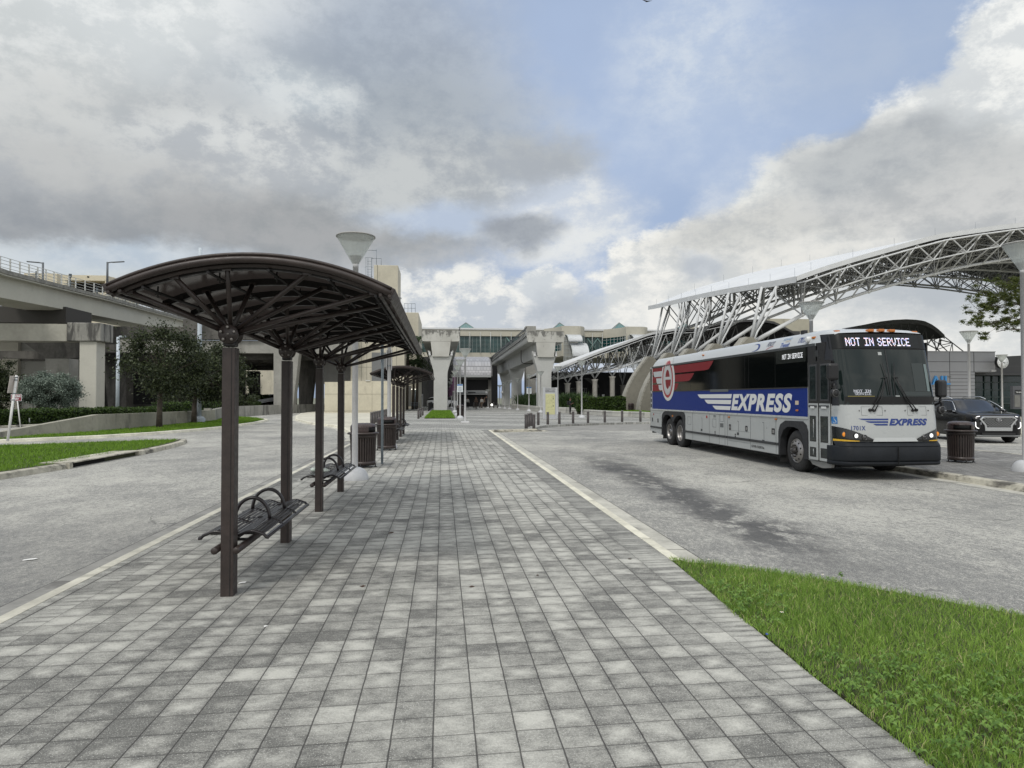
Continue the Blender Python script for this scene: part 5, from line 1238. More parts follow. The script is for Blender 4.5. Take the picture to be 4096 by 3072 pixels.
mb=MB(); mb.lathe([(.9,0),(1.3,.9),(1.3,1.2),(0,1.2)],(x1-.2,95.2,zt-8.5),16); mb.build('bracket_light',GRC,t)
# ---- second block
t=bld('concrete_block','lower cream concrete block with loudspeakers, between the tower and the viaduct pier','building',0,0)
x0,zt=pY(392,312.2,105.); x1,_=pY(418.6,312.2,105.)
mb=MB(); mb.box(x0,105,0,x1,122,zt); w_=mb.build('wall',CRM,t,bevel=.06)
mb=MB(); mb.box(x0,104.985,zt-5.3,x1+.01,121,zt-5.25); mb.box(x0,104.985,zt-10,x1+.01,121,zt-9.95); mb.build('joint',DGR,w_)
mb=MB()
for zz_ in(zt-2.2,zt-5.0,zt-7.5): mb.obox((x1-3.9,104.6,zz_),(.9,.5,1.1),(R(-15),0,R(20)))
mb.build('loudspeaker',mat('speaker_grey',(.13,.135,.14),.6),t,bevel=.05)
mb=MB(); xa=x0+1.8
for i in range(4): mb.tube((xa+.55*i,105.5,zt),(xa+.55*i,105.5,zt+1.4),.03,n=5)
mb.tube((xa,105.5,zt+1.4),(xa+1.65,105.5,zt+1.4),.03,n=5); mb.tube((xa,105.5,zt+.7),(xa+1.65,105.5,zt+.7),.03,n=5); mb.build('ladder',GALV,t)
mb=MB(); px_box(mb,405.5,386,411.5,406,104.95,.2); mb.build('door',mat('grey_doors',(.14,.14,.13),.6),w_)
mb=MB()
for k in range(4): x_=pY(413.5+1.1*k,400,104.5)[0]; mb.tube((x_,104.5,.0),(x_,104.5,pY(414,389.5-.3*k,104.5)[1]),.09,n=6)
mb.build('pipe',GALV,t)
# lit wall lamp by the door
mb=MB(); mb.obox((pY(413.5,389.4,104.)[0],104.2,pY(413.5,389.2,104.)[1]),(.7,.3,.10)); o=mb.build('wall_light',mat('lamp_glow',(.8,.8,.7),.5,emit=(1,.97,.8),estr=1.6)); tag(o,'small lit wall lamp above the pipes of the lower cream block','light')
# ---- cream building behind the shelter (with grey recess)
t=bld('cream_building','cream concrete station building with grey recessed bays, seen under the near shelter canopy','building',0,0)
mb=MB(); px_box(mb,351,318,404.5,414,86.,3.9); w_=mb.build('wall',CRM,t)
mb=MB(); px_box(mb,371.8,352.5,388.0,381.5,85.96,.1); mb.build('recess',mat('recess_grey',(.17,.175,.175),.8,var=.08,vscale=.5),w_)
mb=MB()
for p_ in(361.5,366.8,392.,396.5): px_box(mb,p_,330,p_+.25,381,85.985,.02)
px_box(mb,352,367,371.8,367.3,85.985,.02); mb.build('joint',DGR,w_)
# ---- the low cream wall of the apron
t=bld('low_wall','long low cream wall with rust streaks behind the straight row of bollards','wall',0,0)
mb=MB(); xa,xb,z0,z1=px_box(mb,324.6,382.0,394.,414.2,79.,.35); px_box(mb,342.,381.0,394.,382.1,79.01,.35); w_=mb.build('wall',CRM2,t)
mb=MB(); px_box(mb,324.6,394.0,394,394.25,78.985,.02)
for p_ in(341.8,357,372.,): px_box(mb,p_,382.,p_+.2,414,78.985,.02)
px_box(mb,324.6,410.9,394,411.1,78.985,.02); mb.build('joint',mat('joint_tan',(.22,.20,.155),.9),w_)
mb=MB(); px_box(mb,365.5,380.,370,381.1,78.9,.3); mb.build('floodlight',mat('flood_lamp',(.5,.5,.47),.5),w_)
# ---- left: overpass deck on splayed piers
t=bld('overpass','wide concrete overpass with a cream edge beam crossing behind the shelters','bridge',0,0)
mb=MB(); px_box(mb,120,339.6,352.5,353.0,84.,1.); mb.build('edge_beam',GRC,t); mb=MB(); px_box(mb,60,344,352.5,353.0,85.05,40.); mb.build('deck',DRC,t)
mb=MB()
for k in range(7): mb.box(-58,87+5.5*k,7.2-.9,-9.5,87.6+5.5*k,7.2)
mb.build('girder',DRC,t)
mb=MB(); px_box(mb,183,319,262,339.4,83.6,1.2); px_box(mb,262,324,352.5,339.4,84.2,1.); mb.build('parapet',DRC,t)
mb=MB(); px_box(mb,100,353,273,370.,122,.5); mb.build('shade_backdrop',BLKW,t)  # black sheet standing in for the darkness below the deck
mb=MB(); px_box(mb,90,326,184,346.5,97.,1.); mb.build('rear_beam',DRC,t)
def vpier(px0,px1,px2,px3,py0,py1,Y,dp,mt,label):
    # outline: top px0..px1 at py0, bottom px2..px3 at py1
    a=pY(px0,py0,Y);b=pY(px1,py0,Y);c=pY(px3,py1,Y);d=pY(px2,py1,Y)
    mb=MB(); mb.prism([a,b,c,d],'y',Y,Y+dp); o=mb.build('concrete_pier',mt); tag(o,label,'pier','splayed concrete piers under the overpass'); return o
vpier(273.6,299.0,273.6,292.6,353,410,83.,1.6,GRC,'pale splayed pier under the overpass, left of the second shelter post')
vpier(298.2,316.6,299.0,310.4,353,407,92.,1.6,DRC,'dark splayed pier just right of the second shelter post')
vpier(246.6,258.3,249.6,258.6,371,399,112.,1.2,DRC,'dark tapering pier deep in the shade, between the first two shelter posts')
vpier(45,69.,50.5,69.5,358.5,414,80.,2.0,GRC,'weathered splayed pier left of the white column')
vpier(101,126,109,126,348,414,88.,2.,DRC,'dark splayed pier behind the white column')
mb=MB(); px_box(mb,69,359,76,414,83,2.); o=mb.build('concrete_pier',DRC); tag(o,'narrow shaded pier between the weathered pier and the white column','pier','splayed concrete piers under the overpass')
mb=MB(); px_box(mb,316.5,353,352,383.5,88,3); o=mb.build('wall_panel',mat('grey_panel',(.15,.15,.143),.85,var=.15,vscale=.3)); tag(o,'grey wall panel above the left end of the low cream wall','wall')
t=bld('station_building','dark recessed station front behind the street trees on the left','building',0,0)
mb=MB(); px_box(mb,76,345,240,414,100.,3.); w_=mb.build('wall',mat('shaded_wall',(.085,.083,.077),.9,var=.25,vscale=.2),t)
mb=MB(); px_box(mb,80,360,86,414,99.9,.3); px_box(mb,130,358,160,404,99.9,.3); px_box(mb,166,358,205,404,99.9,.3); px_box(mb,100,352,103,414,99.9,.3); mb.build('opening',BLKW,w_)
mb=MB(); px_box(mb,170,404,240,408.5,99.,1.); mb.build('window',mat('low_window',(.30,.31,.29),.5),w_)
t=bld('background_building','cream building seen through the gap under the overpass','building',0,0)
mb=MB(); px_box(mb,240,368,275,411,150.,10.); w_=mb.build('wall',CRM,t); mb=MB(); px_box(mb,237.,368,243,409,149,.5,1); px_box(mb,257.,378,258.,399,149,.5,0); mb.build('opening',[BLKW,BLKW],w_)
# building at the far left
t=bld('side_building','plain grey-cream building at the left edge, behind the silver shrub','building',0,0)
mb=MB(); px_box(mb,-80,322,18.4,414,92.,.6); px_box(mb,18.4,322,54,414,92.6,8.,1); w_=mb.build('wall',[mat('warm_grey_wall',(.34,.325,.27),.85,var=.06,vscale=.3),mat('cool_grey_wall',(.23,.228,.205),.85,var=.06,vscale=.3)],t)
mb=MB(); px_box(mb,-80,347.5,18,347.8,91.98,.02); px_box(mb,-80,351.5,18,351.8,91.98,.02); px_box(mb,18.6,348.,46,348.3,92.58,.02); px_box(mb,18.6,352,46,352.3,92.58,.02); px_box(mb,5.5,398,5.8,411,91.98,.02); mb.build('joint',DGR,w_)
# parking building above the viaduct
t=bld('parking_building','beige parking building whose roof shows above the left viaduct','building',0,0)
mb=MB(); px_box(mb,24,272.9,57,330,150.,20.); px_box(mb,62,274.8,107.5,280.5,146.,6.); px_box(mb,62,292,107.5,330,146.,6.); px_box(mb,62,280.5,67,292,146.,6.); px_box(mb,105,280.5,107.5,292,146.,6.); px_box(mb,107.5,277,113,330,149.,12.); w_=mb.build('wall',mat('parking_beige',(.55,.50,.38),.85,var=.05,vscale=.2),t)
mb=MB(); px_box(mb,67,280.5,105,292,149.5,1.); px_box(mb,87.,276.2,89,277.4,145.9,.1); mb.build('opening',BLKW,w_)
# ---- left elevated rail viaduct: box girder with railing
def P3(px,py,Zc):
    d=ray(px,py); f=Vector((math.sin(YAW),math.cos(YAW),0)); s_=Zc/d.dot(f); return Vector((0,0,H))+d*s_
V=[P3(-60,250.5,58),P3(0,271.4,68),P3(75.6,290.5,84),P3(102.5,297,90),P3(142,308,108),P3(186,320.,129)]
t=bld('rail_viaduct','elevated rail viaduct with a pale box girder and steel railing at the upper left','bridge',0,0)
pth=[(p.x,p.y,p.z) for p in V]
secs=[(-.6,.0),(-.6,-.45),(.05,-.5),(.10,-.9),(.10,-2.55),(1.3,-2.7),(4.2,-2.7),(5.5,-.8),(6.2,-.45),(6.2,.0),(-.6,.0)]
def sweep3(path,prof,mb,m=0):   # offsets to the left of the path direction
    k=len(path); n=len(prof); vs=[]
    for i in range(k):
        a=Vector(path[max(i-1,0)]);b=Vector(path[min(i+1,k-1)]); t_=(b-a); t_.z=0; t_.normalize(); nn=Vector((-t_.y,t_.x,0)); p=Vector(path[i])
        for o,z in prof: vs.append(p+nn*o+Vector((0,0,z)))
    fs=[]
    for i in range(k-1):
        for j in range(n-1): a=i*n+j; b=(i+1)*n+j; fs.append((a,a+1,b+1,b))
    mb.add(vs,fs,m); return mb
def resample(P,step):
    out=[]; 
    for a,b in zip(P,P[1:]):
        n=max(1,int((b-a).length/step)); out+=[a.lerp(b,i/n) for i in range(n)]
    return out+[P[-1]]
mb=sweep3(pth,secs,MB()); mb.f.append(list(range((len(pth)-1)*11,(len(pth)-1)*11+10))); mb.m.append(0); mb.s.append(False); gd=mb.build('girder',mat('girder_paint',(.47,.46,.39),.8,var=.05,vscale=.3,stain=((.36,.35,.30),.62,.3,3)),t)
mb=MB(); sweep3(pth,[(-.72,.12),(-.72,-.28),(-.60,-.30)],mb); sweep3(pth,[(-.1,.12),(-.72,.12)],mb); mb.build('kerb_slab',mat('slab_edge',(.22,.215,.19),.9,var=.35,vscale=2),gd)
rl=MB(); RP=resample(V,1.75)
for i,p in enumerate(RP): rl.obox((p.x,p.y,p.z+.78),(.13,.13,1.5),(0,0,.3))
for h_ in(.5,.85,1.2,1.52): rl.path([(p.x,p.y,p.z+h_) for p in V],.03,5)
rl.build('railing',mat('railing_paint',(.45,.46,.44),.5),t)
eq=MB(); rs=random.Random(8)
for i,p in enumerate(resample(V,5.5)[1:-1]):
    q=p+Vector((-1.6,1.9,0)); eq.box(q.x-.09,q.y-.09,q.z,q.x+.09,q.y+.09,q.z+1.5); 
    for k in range(4): eq.box(q.x-.5-rs.random()*.5,q.y-.04,q.z+.5+.2*k,q.x+.4,q.y+.04,q.z+.56+.2*k)
    if i%2==0: eq.box(q.x-.05,q.y-.05,q.z,q.x+.05,q.y+.05,q.z+2.3); eq.box(q.x-.14,q.y-.1,q.z+1.9,q.x+.14,q.y+.1,q.z+2.35)
sweep3([(p.x-1.8,p.y+2.,p.z) for p in V],[(0,.3),(0,.75),(.1,.75)],eq); eq.build('track_equipment',mat('equipment_dark',(.06,.075,.085),.6),t)
# dark box standing in for the shade under the viaduct girder
mb=MB(); px_box(mb,-80,305.,66,322.3,86.,6.); mb.build('shade_box',mat('shade_concrete',(.055,.052,.047),.9),t)
# straddle bent: cap and column
t=bld('viaduct_pier','white rectangular viaduct column carrying a stained straddle beam, left side','pier',0,0)
mb=MB(); px_box(mb,-90,322.4,66.8,340.4,76.,2.4); mb.build('cap_beam',mat('cap_grey',(.36,.35,.30),.88,var=.15,vscale=.3,stain=((.12,.115,.10),.56,.35,5.)),t)
mb=MB(); px_box(mb,66.8,322.4,100.8,341.,75.8,2.8); mb.build('cap_end',mat('streaked_cap',(.26,.255,.23),.9,var=.15,vscale=.4,stain=((.045,.044,.042),.47,1.1,5.)),t,bevel=.08)
mb=MB(); px_box(mb,79.4,341,96.7,417,76.1,1.9); mb.build('column',mat('column_paint',(.47,.46,.40),.8,var=.06,vscale=.4,stain=((.22,.21,.18),.60,.5,5.)),t,bevel=.08)
mb=MB(); a=[pY(22,341,84),pY(95,341,84),pY(95,358,84),pY(45,358,84)]; mb.prism(a,'y',84,86); o=mb.build('pier_cap',DRC); tag(o,'dark hammerhead cap behind the straddle beam','pier')
# street lights on top of the viaduct and in the street
GLMP=mat('streetlight_grey',(.10,.11,.12),.5)
def slight(px,py0,py1,Y,arm,r,label,name='street_light',mt=None,head=.8):
    x,z0=pY(px,py0,Y); _,z1=pY(px,py1,Y); t=thing(name,label,'street light',(x,Y,z1))
    mb=MB(); mb.tube((0,0,0),(0,0,z0-z1),r,r*.85,10); mb.build('pole',mt or GLMP,t)
    if arm: mb=MB(); mb.tube((0,0,z0-z1-.1),(arm*.45,0,z0-z1),r*.6,n=6); mb.obox((arm,0,z0-z1+.03),(head,.28,.14),(0,-.06*arm,0)); mb.build('lamp_head',mt or GLMP,t,bevel=.03)
slight(43,262.5,300,95,-1.2,.14,'grey street light above the left end of the viaduct railing, head turned left',head=1.5)
slight(107.5,262,285,100,1.4,.15,'grey street light above the viaduct, left of the shelter canopy, head turned right',head=1.6)
slight(118.2,337.,415,62,.35,.15,'slim white street light pole between the viaduct column and the street trees',mt=mat('pole_white',(.45,.50,.54),.5,var=.1,vscale=2),head=.5)
x,y=gp(198.8,423.,RZ+.1)
t=thing('street_light','tall thick white light pole on a round base, partly hidden by the street trees','street light',(x,y,RZ+.1))
mb=MB(); mb.tube((0,0,0),(0,0,12.),.17,.12,14); mb.build('pole',MATS['pole_white'],t); mb=MB(); mb.lathe([(.40,0),(.42,.28),(.30,.42),(.17,.45)],n=16); mb.build('base',MATS['pole_white'],t)
# ---- unfinished people mover girders on flared piers
def girder(x,label,cat='bridge',w_=2.35,Y0=86.5,Y1=150.):
    t=bld('people_mover_viaduct',label,cat,0,0)
    sec=[(-w_,8.95),(-w_-.06,9.5),(-w_-.02,10.0),(-w_+.06,10.12),(w_-.06,10.12),(w_+.02,10.0),(w_+.06,9.5),(w_,8.95),(w_-.1,8.72),(1.25,8.62),(1.02,6.82),(-1.02,6.82),(-1.25,8.62),(-w_+.1,8.72)]
    mb=MB(); mb.prism([(x+a,b) for a,b in sec],'y',Y0+.25,Y1); mb.build('girder',PIERM,t)
    mb=MB(); mb.prism([(x+a*.999,b) for a,b in sec if b>8.65],'y',Y0,Y0+.24); mb.prism([(x+a,b) for a,b in((-1.25,8.70),(1.25,8.70),(1.02,6.82),(-1.02,6.82))],'y',Y0+.01,Y0+.24); mb.build('girder_end',STAINED,t)
    mb=MB(); 
    for s_ in(-1,1): mb.lathe([(.16,0),(.16,.2),(.08,.25),(.08,.5),(0,.5)],(x+s_*1.35,Y0+.3,6.95),10)
    mb.build('bearing',LGT,t)
    return t
def mover_pier(x,Y,label,base=0.,sc_=1.):
    t=thing('viaduct_pier',label,'pier',(x,Y,base),0,'flared piers of the people mover viaducts')
    mb=MB(); ww=[(.86,0),(.86,4.5),(.90,5.0),(1.46,6.95)]
    outl=[(w*sc_,z) for w,z in ww]; poly=[(-a,b) for a,b in outl]+[(-1.62*sc_,7.55),(-1.50*sc_,7.62),(-1.40*sc_,7.5),(-1.28*sc_,6.98),(1.28*sc_,6.98),(1.40*sc_,7.5),(1.50*sc_,7.62),(1.62*sc_,7.55)]+[(a,b) for a,b in outl[::-1]]
    mb.prism(poly,'y',-.2,1.5); mb.build('column',PIERM,t,bevel=.12)
    return t
xL=pY(440.6,400,87)[0]; xR=pY(542.6,400,87)[0]+.35
gl_=girder(xL,'left people mover girder with a streaked unfinished end, above the grass bed'); gr_=girder(xR,'right people mover girder with a hooped railing, running back over the plaza')
mover_pier(xL,87,'white flared pier standing in the grass bed in the middle of the picture')
mover_pier(xR-.1,87,'white flared pier rising behind the map directory')
mover_pier(xR+.35,124,'second flared pier of the right-hand girder, left of the one behind the directory')
mover_pier(xR+.8,150,'third flared pier of the right-hand girder, with a small camera on it')
mover_pier(xR-4.2,158,'farthest shaded flared pier beside the dark entrance')
mb=MB(); xx=xR-2.42
rs=random.Random(2)
for i in range(44):
    y=87+i*1.45; mb.path([(xx,y,9.3),(xx-.22,y,9.7),(xx-.16,y,10.2),(xx+.02,y,10.6)],.04,5)
for z,dx in((9.45,-.06),(9.9,-.22),(10.3,-.12),(10.62,.02)): mb.tube((xx+dx,86.8,z),(xx+dx,150,z),.035,n=5)
mb.build('railing',mat('hoop_railing',(.07,.075,.08),.4,metal=.6),gr_)
mb=MB()
for i in range(58): y=88+i*1.05; mb.tube((xL+2.42,y,9.4),(xL+2.42,y,10.6),.035,n=4)
mb.tube((xL+2.42,87,10.6),(xL+2.42,150,10.6),.04,n=5); mb.build('railing',MATS['hoop_railing'],gl_)
mb=MB(); mb.path([(xR-1.62,100,8.6),(xR-1.62,100,7.2),(xR-1.5,100,6.8),(xR-1.1,99.5,6.6),(xR+2,98,6.6)],.06,6); mb.build('conduit',BLK,gr_)
mb=MB(); x_,z_=pY(502.3,392.5,149.5); mb.sphere((0,0,0),.28,10,6); o=mb.build('dome_camera',LWH,loc=(x_,149.5,z_)); tag(o,'small white dome camera on the third flared pier','camera')
mb=MB(); px_box(mb,526.,326,536.,410,139.,3.); o=mb.build('concrete_pillar',GRC); tag(o,'tall rough concrete pillar between the second viaduct pier and the one behind the directory','pillar')
mb=MB(); px_box(mb,423.,357,428.,407,128.,3.); o=mb.build('concrete_pillar',mat('dark_pillar',(.07,.07,.068),.85,var=.15,vscale=.3)); tag(o,'dark pillar left of the white pier in the grass bed','pillar')
# ---- the station concourse bridge
t=bld('concourse','long cream concourse building with teal glass bands, curved bays and glass pyramids across the back','building',0,0)
CB=mat('concourse_cream',(.43,.41,.34),.85,var=.06,vscale=.2,stain=((.32,.31,.27),.62,.2,3))
Yc=152.; zw=lambda py,Y=Yc:pY(500,py,Y)[1]
xs=lambda px,Y=Yc:pY(px,350,Y)[0]
z_top=zw(328.3); z_g1=zw(336.2); z_g0=zw(352.8); z_b0=zw(357.2)
mb=MB(); mb.box(xs(400),Yc,z_g1,xs(860),Yc+25,z_top-.35); mb.box(xs(400),Yc,z_b0,xs(860),Yc+25,z_g0); w_=mb.build('wall',CB,t)
mb=MB(); mb.box(xs(400),Yc-.25,z_top-.35,xs(860),Yc+25,z_top); mb.build('parapet_coping',mat('coping_white',(.55,.56,.56),.6),t)
mb=MB(); mb.box(xs(400),Yc+.5,z_g0,xs(860),Yc+3,z_g1); g_=mb.build('window',GLT,t)
mb=MB()
for i in range(100):
    x=xs(422)+i*.92
    mb.box(x,Yc+.42,z_g0,x+.07,Yc+.5,z_g1)
for i in range(13): z=z_g0+(z_g1-z_g0)*(i+.5)/13; mb.box(xs(422),Yc+.40,z,xs(860),Yc+.47,z+.045)
mb.build('glazing_bars',mat('bar_dull',(.20,.25,.24),.5),g_)
mb=MB()
for i in range(44):
    x=xs(438.5)+i*2.28*1.0
    mb.tube((x,Yc-.6,z_g0-.2),(x,Yc-.6,z_g1+.8),.06,n=6); mb.tube((x,Yc-.6,z_g1+.7),(x,Yc,z_g1+.7),.05,n=5); mb.tube((x,Yc-.6,z_g0-.1),(x,Yc,z_g0-.1),.05,n=5)
mb.build('facade_mast',MULL,t)
mb=MB()
for px in(512,522,532,593,603): 
    x=xs(px); 
    for s_ in(-1,1): mb.tube((x-s_*1.4,Yc+.35,z_g0),(x+s_*1.4,Yc+.35,z_g1),.16,n=6)
mb.build('x_brace',mat('brace_teal',(.12,.20,.19),.5),t)
# curved bays: (left curve start, wall start, wall end, right curve end) in the picture
for k,(a,b,c,d) in enumerate(((545,561.6,577.8,585.6),(605.6,626,641.6,648.5),(668,690,706,713),(735,757,773,780))):
    Yb=Yc-7.0; x0,x1,x2,x3=xs(a,Yc-3),xs(b,Yb),xs(c,Yb),xs(d,Yc-3)
    pl=[(x0,Yc)]+[(x0+(x1-x0)*math.sin(u*pi/2/8)**.9,Yc-7*(1-math.cos(u*pi/2/8))**.55) for u in range(1,9)]+[(x2,Yb)]+[(x2+(x3-x2)*math.sin(u*pi/2/6),Yb+7*(1-math.cos(u*pi/2/6))) for u in range(1,7)]
    zb1=z_top-.05
    mb=MB(); mb.prism(pl,'z',z_g1-.25,zb1); mb.prism(pl,'z',z_b0-.1,z_g0+.15); mb.prism([(x1-.0,Yb+.002),(x2,Yb+.002),(x2,Yc),(x1,Yc)],'z',z_g0+.15,z_g1-.25); bay=mb.build('bay',CB,t)
    gp_=[(x+(-.0),y+.35) for x,y in pl]; mb=MB(); mb.prism(gp_[:10],'z',z_g0+.16,z_g1-.26) if 0 else None
    for i in range(len(pl)-1):
        if i==8: continue
        (xa,ya),(xb,yb)=pl[i],pl[i+1]; mb.add([(xa,ya+.25,z_g0),(xb,yb+.25,z_g0),(xb,yb+.25,z_g1),(xa,ya+.25,z_g1)],[(0,1,2,3)])
    mb.build('bay_glass',GLT,bay)
    mb=MB()
    for i,(x,y) in enumerate(pl):
        mb.tube((x,y+.18,z_g0),(x,y+.18,z_g1),.055,n=4)
    for j in range(1,5):
        z=z_g0+(z_g1-z_g0)*j/5; mb.path([(x,y+.18,z) for x,y in pl[:10]],.04,4); mb.path([(x,y+.18,z) for x,y in pl[9:]],.04,4)
    mb.build('glazing_bars',MULL,bay)
# glass pyramids
for k,(px,) in enumerate(((465.8,),(559.6,),(619.2,),(684,),(744,))):
    x=xs(px,Yc+5); q=thing('glass_pyramid',('first','second','third','fourth','fifth')[k]+' teal glass pyramid from the left on the concourse roof','skylight',(x,Yc+5,z_top),0,'glass pyramids on the concourse roof')
    r_=2.2; hgt=pY(px,322.8,Yc+5)[1]-z_top; mb=MB(); mb.add([(-r_,-r_,0),(r_,-r_,0),(r_,r_,0),(-r_,r_,0),(0,0,hgt)],[(0,1,4),(1,2,4),(2,3,4),(3,0,4)]); mb.build('glass',mat('pyramid_glass',(.06,.15,.15),.1,spec=.8),q)
    mb=MB()
    for sx_,sy_ in((-1,-1),(1,-1),(1,1),(-1,1)): mb.tube((sx_*r_,sy_*r_,0),(0,0,hgt+.05),.07,n=5)
    for f in(-.33,.33): mb.tube((f*r_,-r_,0),(0,0,hgt),.04,n=4)
    mb.path([(-r_,-r_,0),(r_,-r_,0),(r_,r_,0),(-r_,r_,0)],.08,5,close=True); mb.build('frame',mat('pyramid_frame',(.22,.24,.23),.5),q)
# white louvred screens climbing the bays
for k,(dx,lb) in enumerate(((0,'white ribbed stair enclosure with three curved hoods, left of the lower canopy'),(64.2,'second white ribbed stair enclosure with curved hoods, just above the lower canopy'))):
    q=thing('stair_enclosure',lb,'stair enclosure',(0,0,0),0,'white ribbed stair enclosures')
    Y=140.
    mb=MB()
    xa=xs(563.5+dx,Y+5)
    def hood(p0,p1,y0,y1,dpt):
        X0,Z1=pY(p0+dx,y0,Y+5); X1,_=pY(p1+dx,y0,Y+5); _,Z0=pY(p0+dx,y1,Y+5-dpt)
        f=lambda u,v,o=0.:(X0+(X1-X0)*u,Y+5-dpt*math.sin(v*pi/2)-o,Z1-(Z1-Z0)*(1-math.cos(v*pi/2))+o)
        mb.grid(lambda u,v:f(u,v),24,10); mb.grid(lambda u,v:f(u,v,-.15),2,10,flip=True)
        rb=[]
        for i in range(17): u=i/16; mb.path([Vector(f(u,v/8,.03)) for v in range(9)],.035,4)
        mb.path([Vector(f(0,v/8)) for v in range(9)],.10,5,1)
    hood(565.5,579.,334.8,341.2,3.6); hood(568.5,584.5,343.2,356.0,4.8); hood(572.5,586.5,358.2,364.5,3.)
    mb.build('hood',[CORR,MULL],q)
    mb=MB()
    for i in range(8): 
        px=563.6+i*1.35+dx; x,z1=pY(px,335.4+max(0,i-3)*4.,Y+5); _,z0=pY(px,368.,Y+5); mb.box(x,Y+4.8,z0,x+.12,Y+5.1,z1)
    for j in range(8):
        py=337+3.9*j; x,z=pY(563.6+dx,py,Y+5); x1,_=pY(572.5+dx,py,Y+5); mb.box(x,Y+4.82,z,x1,Y+5.05,z+.12)
    mb.build('screen_frame',MULL,q)
# dark void below the concourse
mb=MB(); mb.box(xs(400),Yc+1,-.1,xs(498),Yc+1.5,z_b0); tag(mb.build('back_wall',BLKW),'unlit back wall under the concourse','wall')
# entrance hall with a curved shingled metal roof
t=bld('entrance_hall','dark station entrance under a curved shingled metal roof, at the end of the walk','building',0,0)
def shingle_mat():
    m,tt,b=newmat('metal_shingles'); L=m.node_tree.links; co=tt.n('ShaderNodeTexCoord').outputs['Object']; s=tt.sep(co)
    br=tt.n('ShaderNodeTexBrick',offset=.5,ins={'Vector':tt.comb(s[0],tt.m('MULTIPLY_ADD',s[1],-.5,s[2])),'Color1':(.30,.30,.31,1),'Color2':(.40,.40,.41,1),'Mortar':(.17,.17,.175,1),'Scale':1.,'Mortar Size':.03,'Brick Width':.6,'Row Height':.36})
    L.new(br.outputs[0],b.inputs['Base Color']); b.inputs['Roughness'].default_value=.45; b.inputs['Metallic'].default_value=.3; return m
Ye=128.; xa=pY(453.,370,Ye)[0]; xb=pY(490.6,370,Ye)[0]; ze=pY(470,376.,Ye)[1]; zt_=pY(470,357.4,140)[1]
mb=MB(); mb.grid(lambda u,v:(xa+(xb-xa)*u,Ye-1.2+9.5*(1-math.cos(v*pi/2))*1.25,ze+(zt_-ze)*math.sin(v*pi/2)),20,12); mb.box(xa,Ye-1.25,ze-.25,xb,Ye-1.0,ze+.02,1); mb.build('roof',[shingle_mat(),MULL],t)
mb=MB(); mb.prism([(Ye-1,ze-.25)]+[(Ye-1.2+9.5*(1-math.cos(v*pi/20))*1.25,ze+(zt_-ze)*math.sin(v*pi/20)-.05) for v in range(11)]+[(Ye+10.7,ze-.25)],'x',xb-.02,xb+.25); mb.build('gable',mat('gable_grey',(.14,.14,.14),.7),t)
mb=MB(); gz=lambda py:pY(470,py,Ye)[1]; gx=lambda px:pY(px,390,Ye)[0]
mb.box(xa,Ye,gz(379.5),xb,Ye+.5,ze-.25); mb.box(gx(488.2),Ye,0,gx(491.4),Ye+.6,ze-.25); mb.box(gx(455),Ye+.1,0,gx(458.2),Ye+.6,gz(379.5)); wl=mb.build('wall',mat('entrance_wall',(.13,.125,.115),.8,var=.1,vscale=.5),t)
mb=MB(); mb.box(gx(458),Ye+.3,gz(390.8),gx(488.3),Ye+.7,gz(379.5)); mb.box(gx(448),Ye+.35,0,gx(488.3),Ye+.8,gz(393.8)); mb.build('opening',BLKW,wl)
mb=MB(); mb.box(gx(456),Ye-.3,gz(393.6),gx(487.6),Ye+.3,gz(390.8)); sf=mb.build('fascia_sign',mat('fascia_steel',(.17,.18,.185),.4,metal=.3,var=.1),t)
mb=MB(); mb.box(gx(456),Ye-.33,gz(391.1),gx(487.7),Ye-.3,gz(390.6)); mb.box(gx(456),Ye-.9,gz(394.5),gx(487.6),Ye+.2,gz(394.1)); mb.box(gx(485.3),Ye-.34,gz(393.4),gx(487.4),Ye-.3,gz(391.3)); mb.build('fascia_trim',mat('trim_pale',(.40,.41,.41),.5),sf)
mb=MB(); mb.box(gx(468),Ye-.33,gz(393.0),gx(475.5),Ye-.3,gz(392.),0); mb.build('dark_display',BLKW,sf)
mb=MB(); x_,z_=pY(491.8,403.5,126); mb.sphere((0,0,0),.19,12,8); o=mb.build('globe_light',mat('globe_glow',(.9,.9,.85),.5,emit=(1,.98,.9),estr=3.),loc=(x_,126,z_-.25)); tag(o,'bright round lamp beside the third viaduct pier','light')
mb=MB(); mb.tube((x_,126,0),(x_,126,z_-.7),.1); o=mb.build('light_post',GLMP); tag(o,'short dark post holding the bright round lamp','post')
